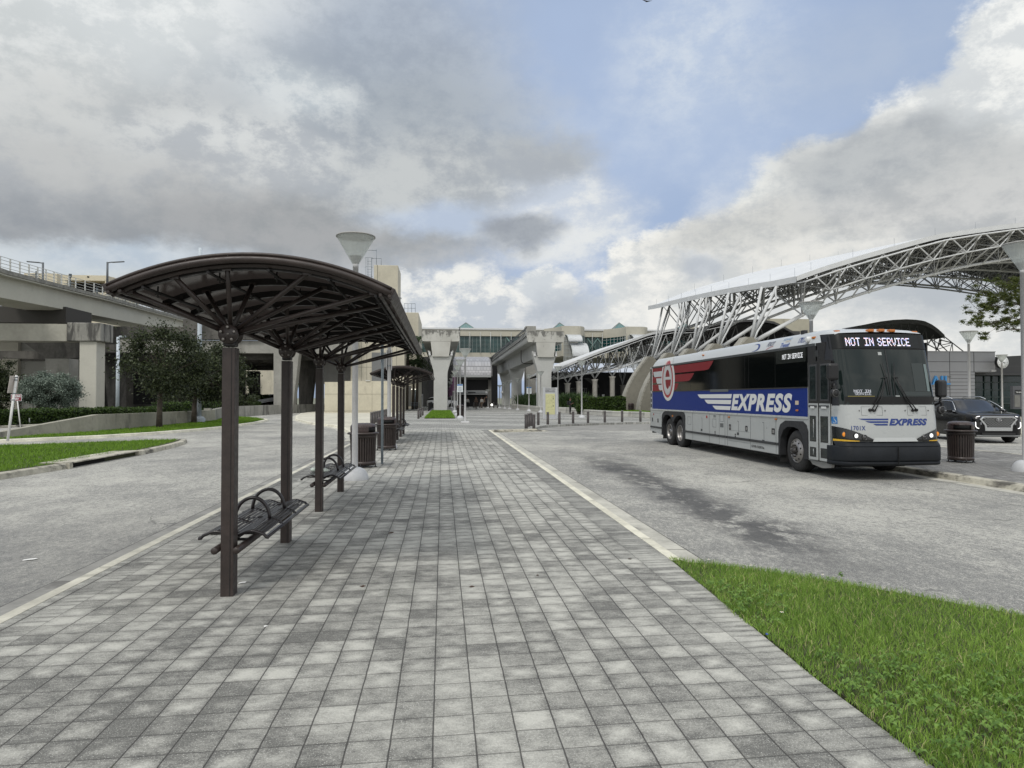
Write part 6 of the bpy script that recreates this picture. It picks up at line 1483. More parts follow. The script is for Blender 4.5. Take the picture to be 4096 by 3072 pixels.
# ---- curved concrete buttresses, struts, canopies
BUT=mat('buttress_concrete',(.215,.205,.17),.88,var=.16,vscale=.5,bump=.2,bscale=6,stain=((.15,.143,.118),.55,.4,2.)); STW=mat('white_steel',(.54,.55,.55),.42,var=.06,vscale=1.5,spec=.5)
BUTE=mat('buttress_lit_edge',(.31,.30,.26),.85,var=.15,vscale=.7,stain=((.25,.24,.2),.58,.6,3))  # paler than the body: sunlight on the left edge put into the colour
BY=[76.,69.4,63.3,57.2,50.8]; Bx0,Btop=23.25,6.30
names=['farthest and most visible','second','third','fourth','nearest']
for k,Y in enumerate(BY):
    t=thing('buttress',names[k]+' curved concrete buttress in the row above the back of the bus','buttress',(Bx0,Y,0),0,'curved concrete buttresses carrying the white struts')
    base=-3.3
    n=14
    cur=[(base+(-.3-base)*(i/n)**1.85, Btop*i/n) for i in range(n+1)]
    poly=cur+[(.25,Btop-.02),(2.7,3.9),(3.0,2.4),(3.,0)]
    mb=MB(); mb.prism([(x,z) for x,z in poly],'y',-.55,.55); mb.build('body',BUT,t)
    mb=MB()
    for i in range(n):
        (xa,za_),(xb,zb)=cur[i],cur[i+1]; mb.add([(xa-.04,-.57,za_),(xa-.04,.57,za_),(xb-.04,.57,zb+.02),(xb-.04,-.57,zb+.02)],[(0,1,2,3)]); mb.add([(xa-.04,-.57,za_),(xb-.04,-.57,zb+.02),(xb+.12,-.57,zb-.1),(xa+.16,-.57,za_-.0)],[(0,1,2,3)])
    mb.build('lit_edge',BUTE,t)
# arch canopy: trusses in the X direction, a vault running in Y
t=bld('arched_canopy','huge white space-frame canopy arching over the right side of the scene','canopy',0,0)
def lerp(a,b,f): return a+(b-a)*f
def interp(P,x):
    if x<=P[0][0]: return P[0][1]
    for a,b in zip(P,P[1:]):
        if x<=b[0]: return lerp(a[1],b[1],(x-a[0])/(b[0]-a[0]))
    return P[-1][1]
FT=[pY(px,py,48.8) for px,py in((793.5,276.5),(822.6,266.),(858.8,255),(887.7,246.9),(925,236.6),(944,232.2),(1000,224.2),(1024,221.5))]+[(53,16.2),(59,16.0),(65,15.3),(71,14.0),(77,12.4),(84,10)]     # front top edge at Y=50
BTp=[(24.2,12.3),(28,13.9),(31.6,15.05),(37,16.6),(43,17.7),(50,18.3),(56,18.3),(62,17.6),(68,16.4),(76,14.2),(84,11.5)]   # back top edge at Y=78
FB=[(24.6,7.0),(27.6,8.0),(29.9,8.9),(32.7,9.8),(35.5,10.6),(41,12.0),(47,13.1),(53,13.6),(59,13.4),(65,12.6),(71,11.4),(77,9.8),(84,7.5)]
BBt=[(26,9.6),(28.3,9.65),(33,11.9),(38,13.6),(44,14.9),(50,15.4),(54,15.25),(60.6,14.8),(65.9,14.1),(70,13.3),(77,11.3),(84,8.6)]
Y0c,Y1c=50.,77.5
def topz(x,Y): f=(Y-Y0c)/(Y1c-Y0c); return lerp(interp(FT,x),interp(BTp,x),max(-.2,min(1.1,f)))
def botz(x,Y): f=(Y-Y0c)/(Y1c-Y0c); return lerp(interp(FB,x),interp(BBt,x),max(-.2,min(1.1,f)))
def xl(Y): return lerp(26.1,24.0,(Y-Y0c)/(Y1c-Y0c))
XE=84.
def sheet(off,flip,mb,nu=48,nv=8): mb.grid(lambda u,v:(lerp(xl(lerp(Y0c-1.2,Y1c+1,v)),XE,u**1.15),lerp(Y0c-1.2,Y1c+1,v),topz(lerp(xl(lerp(Y0c-1.2,Y1c+1,v)),XE,u**1.15),lerp(Y0c-1.2,Y1c+1,v))+off),nu,nv,flip=flip)
mb=MB(); sheet(.0,False,mb); mb.build('roof_sheet',mat('roof_white',(.60,.61,.61),.5,var=.05,vscale=.3),t)
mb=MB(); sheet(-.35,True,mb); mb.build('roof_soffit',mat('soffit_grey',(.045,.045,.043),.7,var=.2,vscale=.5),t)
mb=MB()
pe=[(lerp(xl(Y0c-1.2),XE,(i/48)**1.15)) for i in range(49)]
for a,b in zip(pe,pe[1:]): mb.add([(a,Y0c-1.21,topz(a,Y0c-1.2)-.32),(b,Y0c-1.21,topz(b,Y0c-1.2)-.32),(b,Y0c-1.21,topz(b,Y0c-1.2)+.05),(a,Y0c-1.21,topz(a,Y0c-1.2)+.05)],[(0,1,2,3)])
ye=[lerp(Y0c-1.2,Y1c+1,i/10) for i in range(11)]
for a,b in zip(ye,ye[1:]): mb.add([(xl(a)-.02,a,topz(xl(a),a)-.42),(xl(b)-.02,b,topz(xl(b),b)-.42),(xl(b)-.02,b,topz(xl(b),b)+.05),(xl(a)-.02,a,topz(xl(a),a)+.05)],[(3,2,1,0)])
mb.build('fascia',STW,t)
mb=MB()
for i in range(9): y=lerp(Y0c,Y1c,i/8); x=xl(y)+.6; mb.tube((x,y,topz(x,y)),(x,y,topz(x,y)+.6),.010,n=4)
for i in range(12): x=28+i*3.4; mb.tube((x,Y1c-3+.0*i,topz(x,Y1c-3)),(x,Y1c-3,topz(x,Y1c-3)+.8),.012,n=4); mb.tube((x,Y0c,topz(x,Y0c)),(x,Y0c,topz(x,Y0c)+.6),.010,n=4)
mb.build('lightning_rod',GALV,t)
BYs=sorted(BY)   # 50.8 ... 76
def frame(tt,Ys,x_first,pitch,nn,topf,botf,rc=.13,rd=.075,gap=3.15,mt=STW):
    for k,Y in enumerate(Ys):
        bc=MB(); wb=MB()
        bn=[Vector((x_first+pitch*i,Y,botf(x_first+pitch*i,Y))) for i in range(nn)]
        bc.path(bn,rc,8)
        for p in bn: bc.sphere(p,rc*1.5,8,5)
        tn={}
        for i in range(nn+1):
            x=x_first+pitch*(i-.5)
            for s_ in(-1,1): tn[(i,s_)]=Vector((x,Y+s_*gap*.94,topf(x,Y+s_*gap*.94)-.5))
        for s_ in(-1,1): bc.path([tn[(i,s_)] for i in range(nn+1)],rd*1.1,6)
        for i in range(nn):
            for s_ in(-1,1):
                wb.tube(bn[i],tn[(i,s_)],rd,n=6,caps=False); wb.tube(bn[i],tn[(i+1,s_)],rd,n=6,caps=False)
            wb.tube(bn[i],Vector((bn[i].x,Y,topf(bn[i].x,Y)-.5)),rd*.7,n=5,caps=False)
        for i in range(nn+1):
            wb.tube(tn[(i,-1)],tn[(i,1)],rd*.8,n=5,caps=False)
            if i<nn: wb.tube(tn[(i,-1)],tn[(i+1,1)],rd*.6,n=5,caps=False)
        tr=bc.build('arch_truss',mt,tt); wb.build('bracing',mt if mt is not STW else mat('bracing_steel',(.40,.405,.40),.45,var=.06,vscale=1.5),tr)
frame(t,BYs,27.7,2.75,20,topz,botz,.115,.058)
frame(t,[54.,60.2,66.3,72.7],29.1,2.75,19,topz,lambda x,Y:lerp(topz(x,Y),botz(x,Y),.72),.07,.045,mt=mat('inner_steel',(.30,.305,.30),.5))
# mid-depth front chord of inverted triangles along the front edge
mb=MB(); P=[]
for i in range(18):
    x=29.+2.75*i; P.append(Vector((x,Y0c-1.0,lerp(topz(x,Y0c),botz(x,Y0c),.62))))
mb.path(P,.06,6)
for i,p in enumerate(P):
    for dx in(-1.37,1.37): q=Vector((p.x+dx,Y0c-1.1,topz(p.x+dx,Y0c)-.45)); mb.tube(p,q,.055,n=5,caps=False)
    mb.tube(p,Vector((p.x,Y0c+.8,botz(p.x,Y0c))),.055,n=5,caps=False); mb.tube(p,Vector((p.x-1.3,Y0c+3.5,topz(p.x-1.3,Y0c+3.5)-.4)),.05,n=5,caps=False); mb.tube(p,Vector((p.x+1.3,Y0c+3.5,topz(p.x+1.3,Y0c+3.5)-.4)),.05,n=5,caps=False)
mb.build('edge_truss',STW,t)
# far arch seen in the shade
frame(t,[Y1c+.2],27.7,2.9,18,topz,botz,.10,.055)
# struts from each buttress: two slender up to the eave, one thick leg to the first bottom node
for k,Y in enumerate(BY):
    s_=MB(); b0=Vector((Bx0+.35,Y,Btop-.05))
    dxs=[(1.30,1.15,.85,.95,.85),(2.25,2.2,1.95,2.25,2.2)]
    e1=Vector((b0.x+dxs[0][k],Y,topz(b0.x+dxs[0][k]+1,Y)-.55)); e2=Vector((b0.x+dxs[1][k],Y+.3,topz(b0.x+dxs[1][k],Y)-.45))
    bx_=27.7; nb_=Vector((bx_,Y,botz(bx_,Y)))
    s_.tube(b0+Vector((-.1,-.2,0)),e1,.12,.10,10); s_.build('strut',STW,t)
    s_=MB(); s_.tube(b0+Vector((.05,.2,0)),e2,.14,.11,10); s_.path([b0+Vector((.0,-.5,-.1)),b0+Vector((.3,-.4,.5)),e2+Vector((-.25,-.4,-1.2)),e2+Vector((-.3,-.4,-.2))],.07,7); s_.build('strut',STW,t)
    s_=MB(); s_.tube(b0+Vector((.3,0,-.2)),nb_,.17,.14,12); s_.build('leg',STW,t)
# lower canopy behind the buttresses: flat-rising roof on round columns
t=bld('lower_canopy','lower white space-frame canopy rising left to right behind the buttresses, with a dark arched end','canopy',0,0)
LY0=92.
PT=[pY(px,py,LY0) for px,py in ((553,371.4),(573.,362.),(600,351.),(625,342.2),(650,333.),(675,328.5),(693,331.9-2.6),(720,323.),(740,320.2),(760,319.6),(775,322.),(790,330),(797.5,334.5))]
def lt(x,Y=0): return interp(PT,x)
x0_,x1_=PT[0][0],PT[-1][0]
n=40; X_=[lerp(x0_,x1_,i/n) for i in range(n+1)]
mb=MB(); mb.grid(lambda u,v:(lerp(x0_,x1_,u),LY0+30*v,lt(lerp(x0_,x1_,u))+.0),n,2); mb.build('roof_sheet',MATS['roof_white'],t)
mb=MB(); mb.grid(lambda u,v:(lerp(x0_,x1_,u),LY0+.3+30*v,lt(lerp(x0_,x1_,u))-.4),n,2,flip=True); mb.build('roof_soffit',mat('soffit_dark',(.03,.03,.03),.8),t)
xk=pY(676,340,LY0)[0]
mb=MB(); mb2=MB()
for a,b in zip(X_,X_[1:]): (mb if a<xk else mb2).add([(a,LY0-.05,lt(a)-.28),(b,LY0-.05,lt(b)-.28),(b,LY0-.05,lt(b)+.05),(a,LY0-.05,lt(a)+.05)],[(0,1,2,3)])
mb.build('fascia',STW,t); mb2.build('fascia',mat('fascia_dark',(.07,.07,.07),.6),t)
low=lambda x,Y: lt(x)-lerp(1.2,3.4,min(1,(x-x0_)/9))
for j,Y in enumerate((LY0+1.5,LY0+9,LY0+17)):
    bc=MB(); wb=MB(); nn=15; xs_=[x0_+.9+1.75*i for i in range(nn)]
    bn=[Vector((x,Y,low(x,Y))) for x in xs_]; 
    for i in range(nn-1): 
        q0=Vector((xs_[i]-.9,Y-1.4,lt(xs_[i]-.9)-.6)); 
        for dx in(-.9,.9):
            for dy in(-1.4,2.2): wb.tube(bn[i],Vector((xs_[i]+dx,Y+dy,lt(xs_[i]+dx)-.6)),.065,n=5,caps=False)
        wb.tube(bn[i],bn[i+1]+Vector((1.75 if i+2<nn else 0,0,.9)),.06,n=5,caps=False)
        wb.tube(bn[i],bn[min(i+2,nn-1)],.06,n=5,caps=False)
    bc.path(bn,.10,6); bc.path([Vector((x,Y-1.4,lt(x)-.55)) for x in xs_],.055,6); tr=bc.build('arch_truss',STW,t); wb.build('bracing',STW,tr)
# trusses inside the dark arched end
mb=MB()
for i in range(13):
    x=xk+1.8*i
    if x>x1_-1: break
    z=lt(x); mb.tube((x,LY0+1,z-.6),(x+.9,LY0+1.5,z-3.4),.07,n=5,caps=False); mb.tube((x+1.8,LY0+1,lt(min(x+1.8,x1_))-.6),(x+.9,LY0+1.5,z-3.4),.07,n=5,caps=False); mb.tube((x+.9,LY0+1.5,z-3.4),(x+.9,LY0+8,z-3.0),.06,n=5,caps=False); mb.tube((x+.9,LY0+1.5,z-3.4),(x+2.7,LY0+1.5,lt(min(x+1.8,x1_))-3.4),.08,n=5,caps=False); mb.tube((x,LY0+1,z-.6),(x-.9,LY0+7,z-3.),.05,n=4,caps=False)
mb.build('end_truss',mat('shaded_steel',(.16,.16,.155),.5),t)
# round columns with flared heads
for k,(px,py,lb) in enumerate(((567.5,383,'first'),(578.8,381.3,'second'),(594.8,379.3,'third'),(612.3,376.4,'fourth'),(622.5,385,'fifth'),(635.5,373.5,'sixth'))):
    Y=LY0+2 if k!=4 else LY0+18
    x,zt_=pY(px,py,Y); q=thing('round_column',lb+' round concrete column from the left under the lower canopy','column',(x,Y,0),0,'round columns under the lower canopy')
    mb=MB(); mb.lathe([(.34,0),(.34,zt_-.7),(.37,zt_-.25),(.50,zt_),(0,zt_)],n=20); mb.build('shaft',mat('column_concrete',(.32,.31,.28),.8,var=.1,vscale=.6),q)
    mb=MB()
    for a in range(4): a_=pi/4+a*pi/2; mb.tube((0,0,zt_),(math.cos(a_)*1.3,math.sin(a_)*1.3,low(x,Y)+.6 if low(x,Y)+.6>zt_+.5 else zt_+.9),.06,n=5)
    mb.build('column_head',STW,q)
# dark station interior behind those columns
t=bld('station_hall','dark glazed station hall behind the round columns','building',0,0)
mb=MB(); px_box(mb,545,372,700,408,118.,.5); w_=mb.build('wall',mat('hall_dark',(.03,.03,.032),.7,var=.4,vscale=.3),t)
mb=MB()
for i in range(9): px_box(mb,571+1.9*i,388-0*i,571.3+1.9*i,405.5,117.5,.1)
for i in range(5): px_box(mb,571,388+4*i,587,388.4+4*i,117.5,.1)
mb.build('glazing_bars',MULL,w_)
mb=MB(); xg,zg=pY(583,379,116); mb.grid(lambda u,v:(pY(583+6*u,379,116)[0]+1.8*math.sin(v*pi/2),116,pY(583,378+9.5*v,116)[1]),8,8); mb.build('curved_panel',mat('curved_panel_grey',(.13,.13,.125),.5),w_)
mb=MB(); px_box(mb,588.5,394,592,400.8,110,.2); mb.build('purple_sign',PUR,w_)
mb=MB(); px_box(mb,602.,394.2,604.6,396.5,104,.1); x_,_=pY(603.3,400,104); mb.tube((x_,104.1,0),(x_,104.1,pY(603,395,104)[1]),.06); o=mb.build('white_sign',LWH); tag(o,'small white notice on a post under the lower canopy','sign')
mb=MB(); px_box(mb,640,345,700,408,125.,.5); px_box(mb,688,330,800,400,128,.5); tag(mb.build('back_wall',mat('hall_far',(.05,.05,.05),.8)),'dark back wall beyond the buttresses','wall')
# distant stained beige block between the two canopies
mb=MB(); px_box(mb,770,318.6,812,420,150.,20.); o=mb.build('distant_building',mat('stained_beige',(.36,.34,.27),.85,var=.1,vscale=.2,stain=((.12,.115,.10),.55,.25,4))); tag(o,'stained beige building between the two canopies, above the bus roof','building')
mb=MB(); mb.grid(lambda u,v:(pY(795,334,130)[0]+9*u,130+12*v,pY(795,336.3,130)[1]+1.0*math.sin(v*pi)),26,6); o=mb.build('white_roof',CORR); tag(o,'strip of white ribbed roof showing above the bus, right of the lower canopy','roof')
# third canopy end on the right, above the bus roof
t=bld('far_canopy','dark end of a farther arched canopy, above the bus front','canopy',0,0)
Y3=80.; C6=lambda x,y:((3200+x/1.508)/4,(850+y/1.508)/4)
P3_=[pY(*C6(x,y),Y3) for x,y in((290,700),(400,676),(480,660),(560,650),(640,646),(700,649),(750,656),(800,680),(840,710),(872,741))]
f3=lambda x:interp(P3_,x); a3,b3=P3_[0][0],P3_[-1][0]
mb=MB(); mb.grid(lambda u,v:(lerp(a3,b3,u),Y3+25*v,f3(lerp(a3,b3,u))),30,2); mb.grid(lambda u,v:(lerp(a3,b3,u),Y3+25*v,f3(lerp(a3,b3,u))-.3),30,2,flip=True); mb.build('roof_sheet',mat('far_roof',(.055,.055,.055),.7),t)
mb=MB(); pts=[lerp(a3,b3,i/30) for i in range(31)]
for a,b in zip(pts,pts[1:]): mb.add([(a,Y3-.02,f3(a)-.5),(b,Y3-.02,f3(b)-.5),(b,Y3-.02,f3(b)+.05),(a,Y3-.02,f3(a)+.05)],[(0,1,2,3)])
mb.build('fascia',mat('far_fascia',(.13,.13,.125),.6),t)
mb=MB(); SS=MATS['shaded_steel']
for i in range(14):
    x=a3+1.0+1.1*i
    if x>b3-.5: break
    mb.tube((x,Y3+1,f3(x)-.4),(x+.6,Y3+1.4,f3(x)-2.5),.055,n=5,caps=False); mb.tube((x+1.1,Y3+1,f3(min(x+1.1,b3))-.4),(x+.6,Y3+1.4,f3(x)-2.5),.055,n=5,caps=False)
def LN(*pp,r=.07): mb.path([Vector((pY(*C6(x,y),Y3+.8)[0],Y3+.8,pY(*C6(x,y),Y3+.8)[1])) for x,y in pp],r,5)
LN((760,790),(828,826),(860,850)); LN((828,826),(845,755)); LN((828,826),(790,762)); LN((828,826),(905,800),r=.05); LN((870,748),(918,786),(985,838)); LN((918,786),(845,768)); LN((918,786),(905,838),r=.05); LN((918,786),(922,838),r=.05); LN((845,755),(850,800),(890,838)); LN((850,800),(918,786),r=.05); LN((760,790),(800,770),(845,755),r=.05); LN((790,762),(850,800),r=.05)
mb.build('end_truss',SS,t)
# ---- grey panelled station building on the right with its sign, clock and number
t=bld('ticket_building','grey metal-panelled station building with blue raised letters and dark green glazing, on the right','building',0,0)
PG=mat('panel_grey',(.235,.24,.25),.5,var=.04,vscale=.3); PGD=mat('panel_dark',(.045,.046,.048),.5); Yg=55.
z_=lambda py:pY(960,py,Yg)[1]; x_=lambda px:pY(px,380,Yg)[0]
mb=MB(); mb.box(x_(840),Yg,0,x_(974.8),Yg+12,z_(351.8)); mb.box(x_(974.7),Yg,z_(372.3),x_(995.4),Yg+12,z_(351.8)); w_=mb.build('wall',PG,t)
mb=MB(); q=4*2.553
for py in(362.,372.1): mb.box(x_(840),Yg-.012,z_(py),x_(995.4),Yg+.01,z_(py)+.035)
for px in(949.6,973.8,926,902): mb.box(x_(px),Yg-.012,0 if px<960 else z_(372.1),x_(px)+.04,Yg+.01,z_(352))
for i in range(8): mb.box(x_(950),Yg-.012,z_(375.+3.6*i),x_(974.7),Yg+.01,z_(375.+3.6*i)+.03); 
for i in range(4): mb.box(x_(912),Yg-.012,z_(389.5+3.6*i),x_(950),Yg+.01,z_(389.5+3.6*i)+.03)
mb.build('panel_joint',mat('panel_joint_dark',(.03,.03,.033),.8),w_)
mb=MB(); mb.box(x_(840),Yg-.06,z_(351.9),x_(995.6),Yg+.3,z_(351.2)); mb.build('coping',PG,t)
mb=MB(); mb.box(x_(974.9),Yg+2.5,0,x_(1060),Yg+2.9,z_(374.5)); gg=mb.build('window',mat('green_black_glass',(.008,.022,.022),.08,spec=.6,var=.6,vscale=.3),t)
mb=MB()
for px in(978.5,987.5,991,996,1006,1014,1022): mb.box(x_(px),Yg+2.4,0,x_(px)+.09,Yg+2.5,z_(374.5))
for py in(382.,390.,397.5,404.): mb.box(x_(974.9),Yg+2.4,z_(py),x_(1060),Yg+2.5,z_(py)+.08)
mb.build('glazing_bars',mat('green_bar',(.035,.055,.052),.5),gg)
mb=MB(); mb.box(x_(974.9),Yg+1.0,z_(374.7),x_(1060),Yg+12,z_(372.3)); mb.prism([(x_(995.5),z_(374.6)),(x_(1070),z_(374.2)),(x_(1070),z_(352.)),(x_(995.5),z_(356.4))],'y',Yg+1.2,Yg+12); mb.build('canopy_fascia',PGD,t)
mb=MB(); mb.box(x_(1000),Yg+1.185,z_(365.2),x_(1065),Yg+1.2,z_(365.)); mb.build('panel_joint',mat('joint_mid',(.10,.10,.105),.6),t)
mb=MB(); mb.box(x_(912),Yg-.03,z_(386.6),x_(949.3),Yg+.01,z_(373.)); bd=mb.build('sign_panel',mat('sign_panel_grey',(.235,.23,.23),.5),w_)
BL_=mat('letter_blue',(.045,.22,.48),.4); hL=z_(376.0)-z_(384.7)
text('lettering','TRI-RAIL',1,fr((x_(899),Yg-.14,z_(384.7)),(1,0,0),(0,0,1)),BL_,bd,off=.02,ext=.08,spacing=1.15,wid=(x_(948.7)-x_(899),hL))
text('lettering','TM',1,fr((x_(947.2),Yg-.05,z_(377.6)),(1,0,0),(0,0,1)),DGR,bd,ext=.005,wid=(.32,.12))
text('lettering','3861',1,fr((x_(990.6),Yg-.08,z_(371.6)),(1,0,0),(0,0,1)),mat('number_white',(.7,.7,.7),.5),w_,ext=.03,wid=(x_(995.3)-x_(990.6),z_(369.6)-z_(371.6)))
xk_,zk=pY(1002.9,362.2,54.)
t=thing('clock','round white wall clock showing about twenty past four, behind a lamp post','clock',(xk_,54.,zk))
mb=MB(); r_=6.6/4*4/F*54.5; mb.lathe([(0,0),(r_,0),(r_*1.0,.3),(0,.3)],n=36,axis='y'); mb.build('case',BLK,t)
mb=MB(); mb.lathe([(0,-.02),(r_*.985,-.02),(r_*.985,0)],n=36,axis='y'); mb.build('face',mat('clock_face',(.72,.74,.74),.5),t)
mb=MB()
for ang,L_,ww in((97,.86,.022),(128,.58,.028)): a=R(90-ang); mb.add([(-math.sin(a)*ww,-.03,math.cos(a)*ww),(math.sin(a)*ww,-.03,-math.cos(a)*ww),(math.cos(a)*L_*r_,-.03,math.sin(a)*L_*r_)],[(0,1,2)])
mb.build('hands',BLK,t)
for hnum in range(1,13):
    a=R(90-30*hnum); text('numeral',str(hnum),.1,fr((.78*r_*math.cos(a)-.0,-.026,.78*r_*math.sin(a)-.05),(1,0,0),(0,0,1)),BLK,t,ext=.001,wid=(.05 if hnum<10 else .09,.095),align='CENTER')
mb=MB(); px_box(mb,1013.,386.,1030,409,44.,.25); xa=pY(1013,400,44.)[0]
t=thing('route_sign','dark grey ticket kiosk with a TRI-RAIL header, at the right edge behind the car','sign',(0,0,0)); mb.build('panel',mat('kiosk_grey',(.07,.073,.08),.5),t)
mb=MB(); px_box(mb,1014.6,395,1020.,407,43.97,.03,0); px_box(mb,1015.6,390.,1024,393.6,43.96,.03,1); mb.build('poster',[mat('poster_grey',(.14,.14,.13),.6,var=.2,vscale=2),BLK],t)
text('lettering','TRI-RAIL',1,fr((pY(1016,393.,43.9)[0],43.93,pY(1016,393.,43.9)[1]),(1,0,0),(0,0,1)),LWH,t,ext=.004,wid=(.5,.10))
# ================================================================ cars
CGL=mat('car_glass',(.004,.005,.006),.07,spec=.35); CHR=mat('chrome',(.55,.56,.57),.18,metal=.9); BPL=mat('black_plastic',(.012,.012,.012),.55)
def car_body(t,paint,Ln,W2,zroof,st):
    """stations: (y, half width, z sill, z belt, z roof, half width of roof); cabin where roof > belt"""
    mb=MB(); rings=[]
    for (y,hw,zs,zb,zr,hr) in st:
        zm=(zs+zb)*.5; rings.append([(0,y,zs),(hw*.86,y,zs),(hw*.985,y,zs+.10),(hw,y,zm),(hw*.99,y,zb-.10),(hw*.955,y,zb),(hr+.02,y,max(zb,zr-.10)),(hr-.06,y,max(zb+.004,zr-.02)),(hr*.5,y,max(zb+.012,zr+.012)),(0,y,max(zb+.016,zr+.02))])
    n=len(rings[0])
    for s_ in(1,-1):
        vs=[(s_*p[0],p[1],p[2]) for r in rings for p in r]; o=len(mb.v)
        for p in vs: mb.v.append(p)
        for i in range(len(rings)-1):
            for j in range(n-1):
                a,b,c,d=i*n+j,i*n+j+1,(i+1)*n+j+1,(i+1)*n+j
                cab=st[i][4]-st[i][3]>.25 or st[i+1][4]-st[i+1][3]>.25
                full=st[i][4]-st[i][3]>.25 and st[i+1][4]-st[i+1][3]>.25
                g=(cab and j==5) or (cab and not full and j in(6,7,8))
                mb.f.append([o+x for x in((a,b,c,d) if s_>0 else (d,c,b,a))]); mb.m.append(1 if g else 0); mb.s.append(True)
    for i,fl in((0,0),(len(rings)-1,1)):
        for s_ in(1,-1):
            o=len(mb.v); mb.v+=[(s_*p[0],p[1],p[2]) for p in rings[i]]; mb.f.append([o+k for k in range(n)]); mb.m.append(0); mb.s.append(False)
    return mb.build('body',[paint,CGL],t)
def car_wheel(t,x,y,r,rz=0.,rimm=None):
    w_=bpy.data.objects.new('wheel',None); COL.objects.link(w_); w_.parent=t; w_.location=(x,y,r); w_.rotation_euler=(0,0,rz); s_=1 if x>0 else -1
    m=MB(); m.lathe([(r*.66,0),(r*.7,s_*.012),(r*.93,0),(r,-s_*.03),(r,-s_*.20),(r*.93,-s_*.235),(0,-s_*.235)],n=28,axis='x'); m.build('tyre',RUB,w_)
    m=MB(); m.lathe([(r*.67,0),(r*.64,-s_*.02),(r*.6,-s_*.06),(0,-s_*.06)],n=24,axis='x',m=1)
    for i in range(5):
        a=2*pi*i/5
        for da in(-.16,.16): m.obox((-s_*.02,math.cos(a+da)*r*.36,math.sin(a+da)*r*.36),(.03,.05,r*.56),(-(a+da)+pi/2,0,0)) 
    m.lathe([(0,.0),(r*.14,0),(r*.14,-s_*.05)],n=12,axis='x'); m.build('rim',[rimm or CHR,BLK],w_); return w_
def make_car(label,loc,rz,paint,kind='suv',lights=False,group=None):
    t=thing('parked_car',label,'car',loc,rz,group)
    if kind=='suv':
        Ln,W2,zr=4.9,.98,1.75
        st=[(0.02,.74,.40,.92,.92,.5),(.08,.88,.27,1.07,1.07,.6),(.24,.94,.25,1.15,1.15,.66),(.7,.97,.24,1.21,1.21,.7),(1.25,.98,.24,1.26,1.26,.78),(1.95,.985,.24,1.27,1.70,.72),(2.3,.985,.24,1.27,1.78,.74),(3.1,.985,.24,1.28,1.80,.74),(4.0,.98,.25,1.29,1.76,.72),(4.6,.95,.28,1.29,1.62,.66),(4.84,.90,.36,1.20,1.22,.60),(4.9,.80,.45,1.0,1.0,.5)]; wy=(.93,3.83); r=.375
    else:
        Ln,W2,zr=4.6,.90,1.45
        st=[(0.02,.62,.38,.62,.62,.45),(.12,.80,.24,.72,.72,.55),(.5,.87,.20,.80,.80,.6),(1.15,.90,.19,.90,.90,.62),(1.85,.90,.19,.93,1.34,.56),(2.3,.90,.19,.94,1.43,.58),(3.0,.90,.19,.95,1.42,.57),(3.75,.89,.20,.97,1.15,.55),(4.1,.87,.22,.98,.99,.55),(4.5,.82,.28,.92,.92,.5),(4.6,.70,.40,.75,.75,.4)]; wy=(.85,3.6); r=.33
    car_body(t,paint,Ln,W2,zr,st)
    for y in wy:
        for s_ in(-1,1):
            a=MB(); a.lathe([(0,.0),(r+.07,.0),(r+.075,-.05)],(0,0,0),22,axis='x'); 
            o=MB(); pts=[((r+.08)*math.cos(i*pi/12),(r+.08)*math.sin(i*pi/12)) for i in range(13)]; o.prism([(y+p,r+q) for p,q in pts]+[(y-r-.08,.2),(y+r+.08,.2)],'x',s_*(W2-.25),s_*(W2+.003)); o.build('wheel_arch',BPL,t)
            car_wheel(t,s_*(W2-.005),y,r)
    m=MB()
    for s_ in(-1,1):
        m.obox((s_*(W2-.24),.10,.80 if kind=='suv' else .62),(.30,.12,.12),(0,0,s_*.35),0)
    m.build('headlight',mat('car_headlight',(.5,.52,.55),.1,emit=(.9,.95,1),estr=1.4) if lights else mat('car_headlight_off',(.25,.26,.28),.1),t,bevel=.02)
    m=MB(); m.box(-.7,Ln-.06,.85,-.45,Ln+.01,1.05); m.box(.45,Ln-.06,.85,.7,Ln+.01,1.05); m.build('tail_light',REDL,t,bevel=.02)
    m=MB()
    for s_ in(-1,1): m.obox((s_*(W2+.09),1.60 if kind=='suv' else 1.6,1.27 if kind=='suv' else .98),(.2,.12,.13),(0,0,0))
    m.build('mirror',paint,t,bevel=.03)
    return t
BKP=mat('car_black_paint',(.004,.004,.005),.16,coat=.12,spec=.35); WHP=mat('car_white_paint',(.6,.61,.62),.2,coat=.6); GYP=mat('car_grey_paint',(.10,.13,.16),.2,coat=.8); RDP=mat('car_red_paint',(.10,.012,.014),.2,coat=.7)
# the black SUV beside the bus
SVP=P3(998.,397.5,27.6)
t=make_car('black sport utility car with mesh grille and lit running lamps, behind the right litter bin',(SVP.x,SVP.y,RZ),R(-13),BKP,'suv')
t.name='suv'
b=[c for c in t.children if c.name.startswith('body')][0]
m=MB(); m.prism([(-.70,.96),(-.56,1.08),(.56,1.08),(.70,.96),(.52,.72),(.50,.50),(-.50,.50),(-.52,.72)],'y',-.035,.12); m.build('grille_frame',CHR,t,bevel=.012)
m=MB(); m.prism([(-.62,.96),(-.53,1.04),(.53,1.04),(.62,.96),(.45,.75),(.43,.645),(-.43,.645),(-.45,.75)],'y',-.043,.0); g_=m.build('grille',BLK,t)
m=MB()
for r_ in range(8):
    z=.67+.046*r_
    for k in range(-5,6):
        x=k*.115+(.057 if r_%2 else 0); lim=.41 if z<.74 else .41+(z-.74)*.75
        if abs(x)<lim and not(abs(x)<.12 and .88<z<1.02): m.obox((x,-.046,z),(.062,.006,.017))
m.build('grille_mesh',CHR,g_)
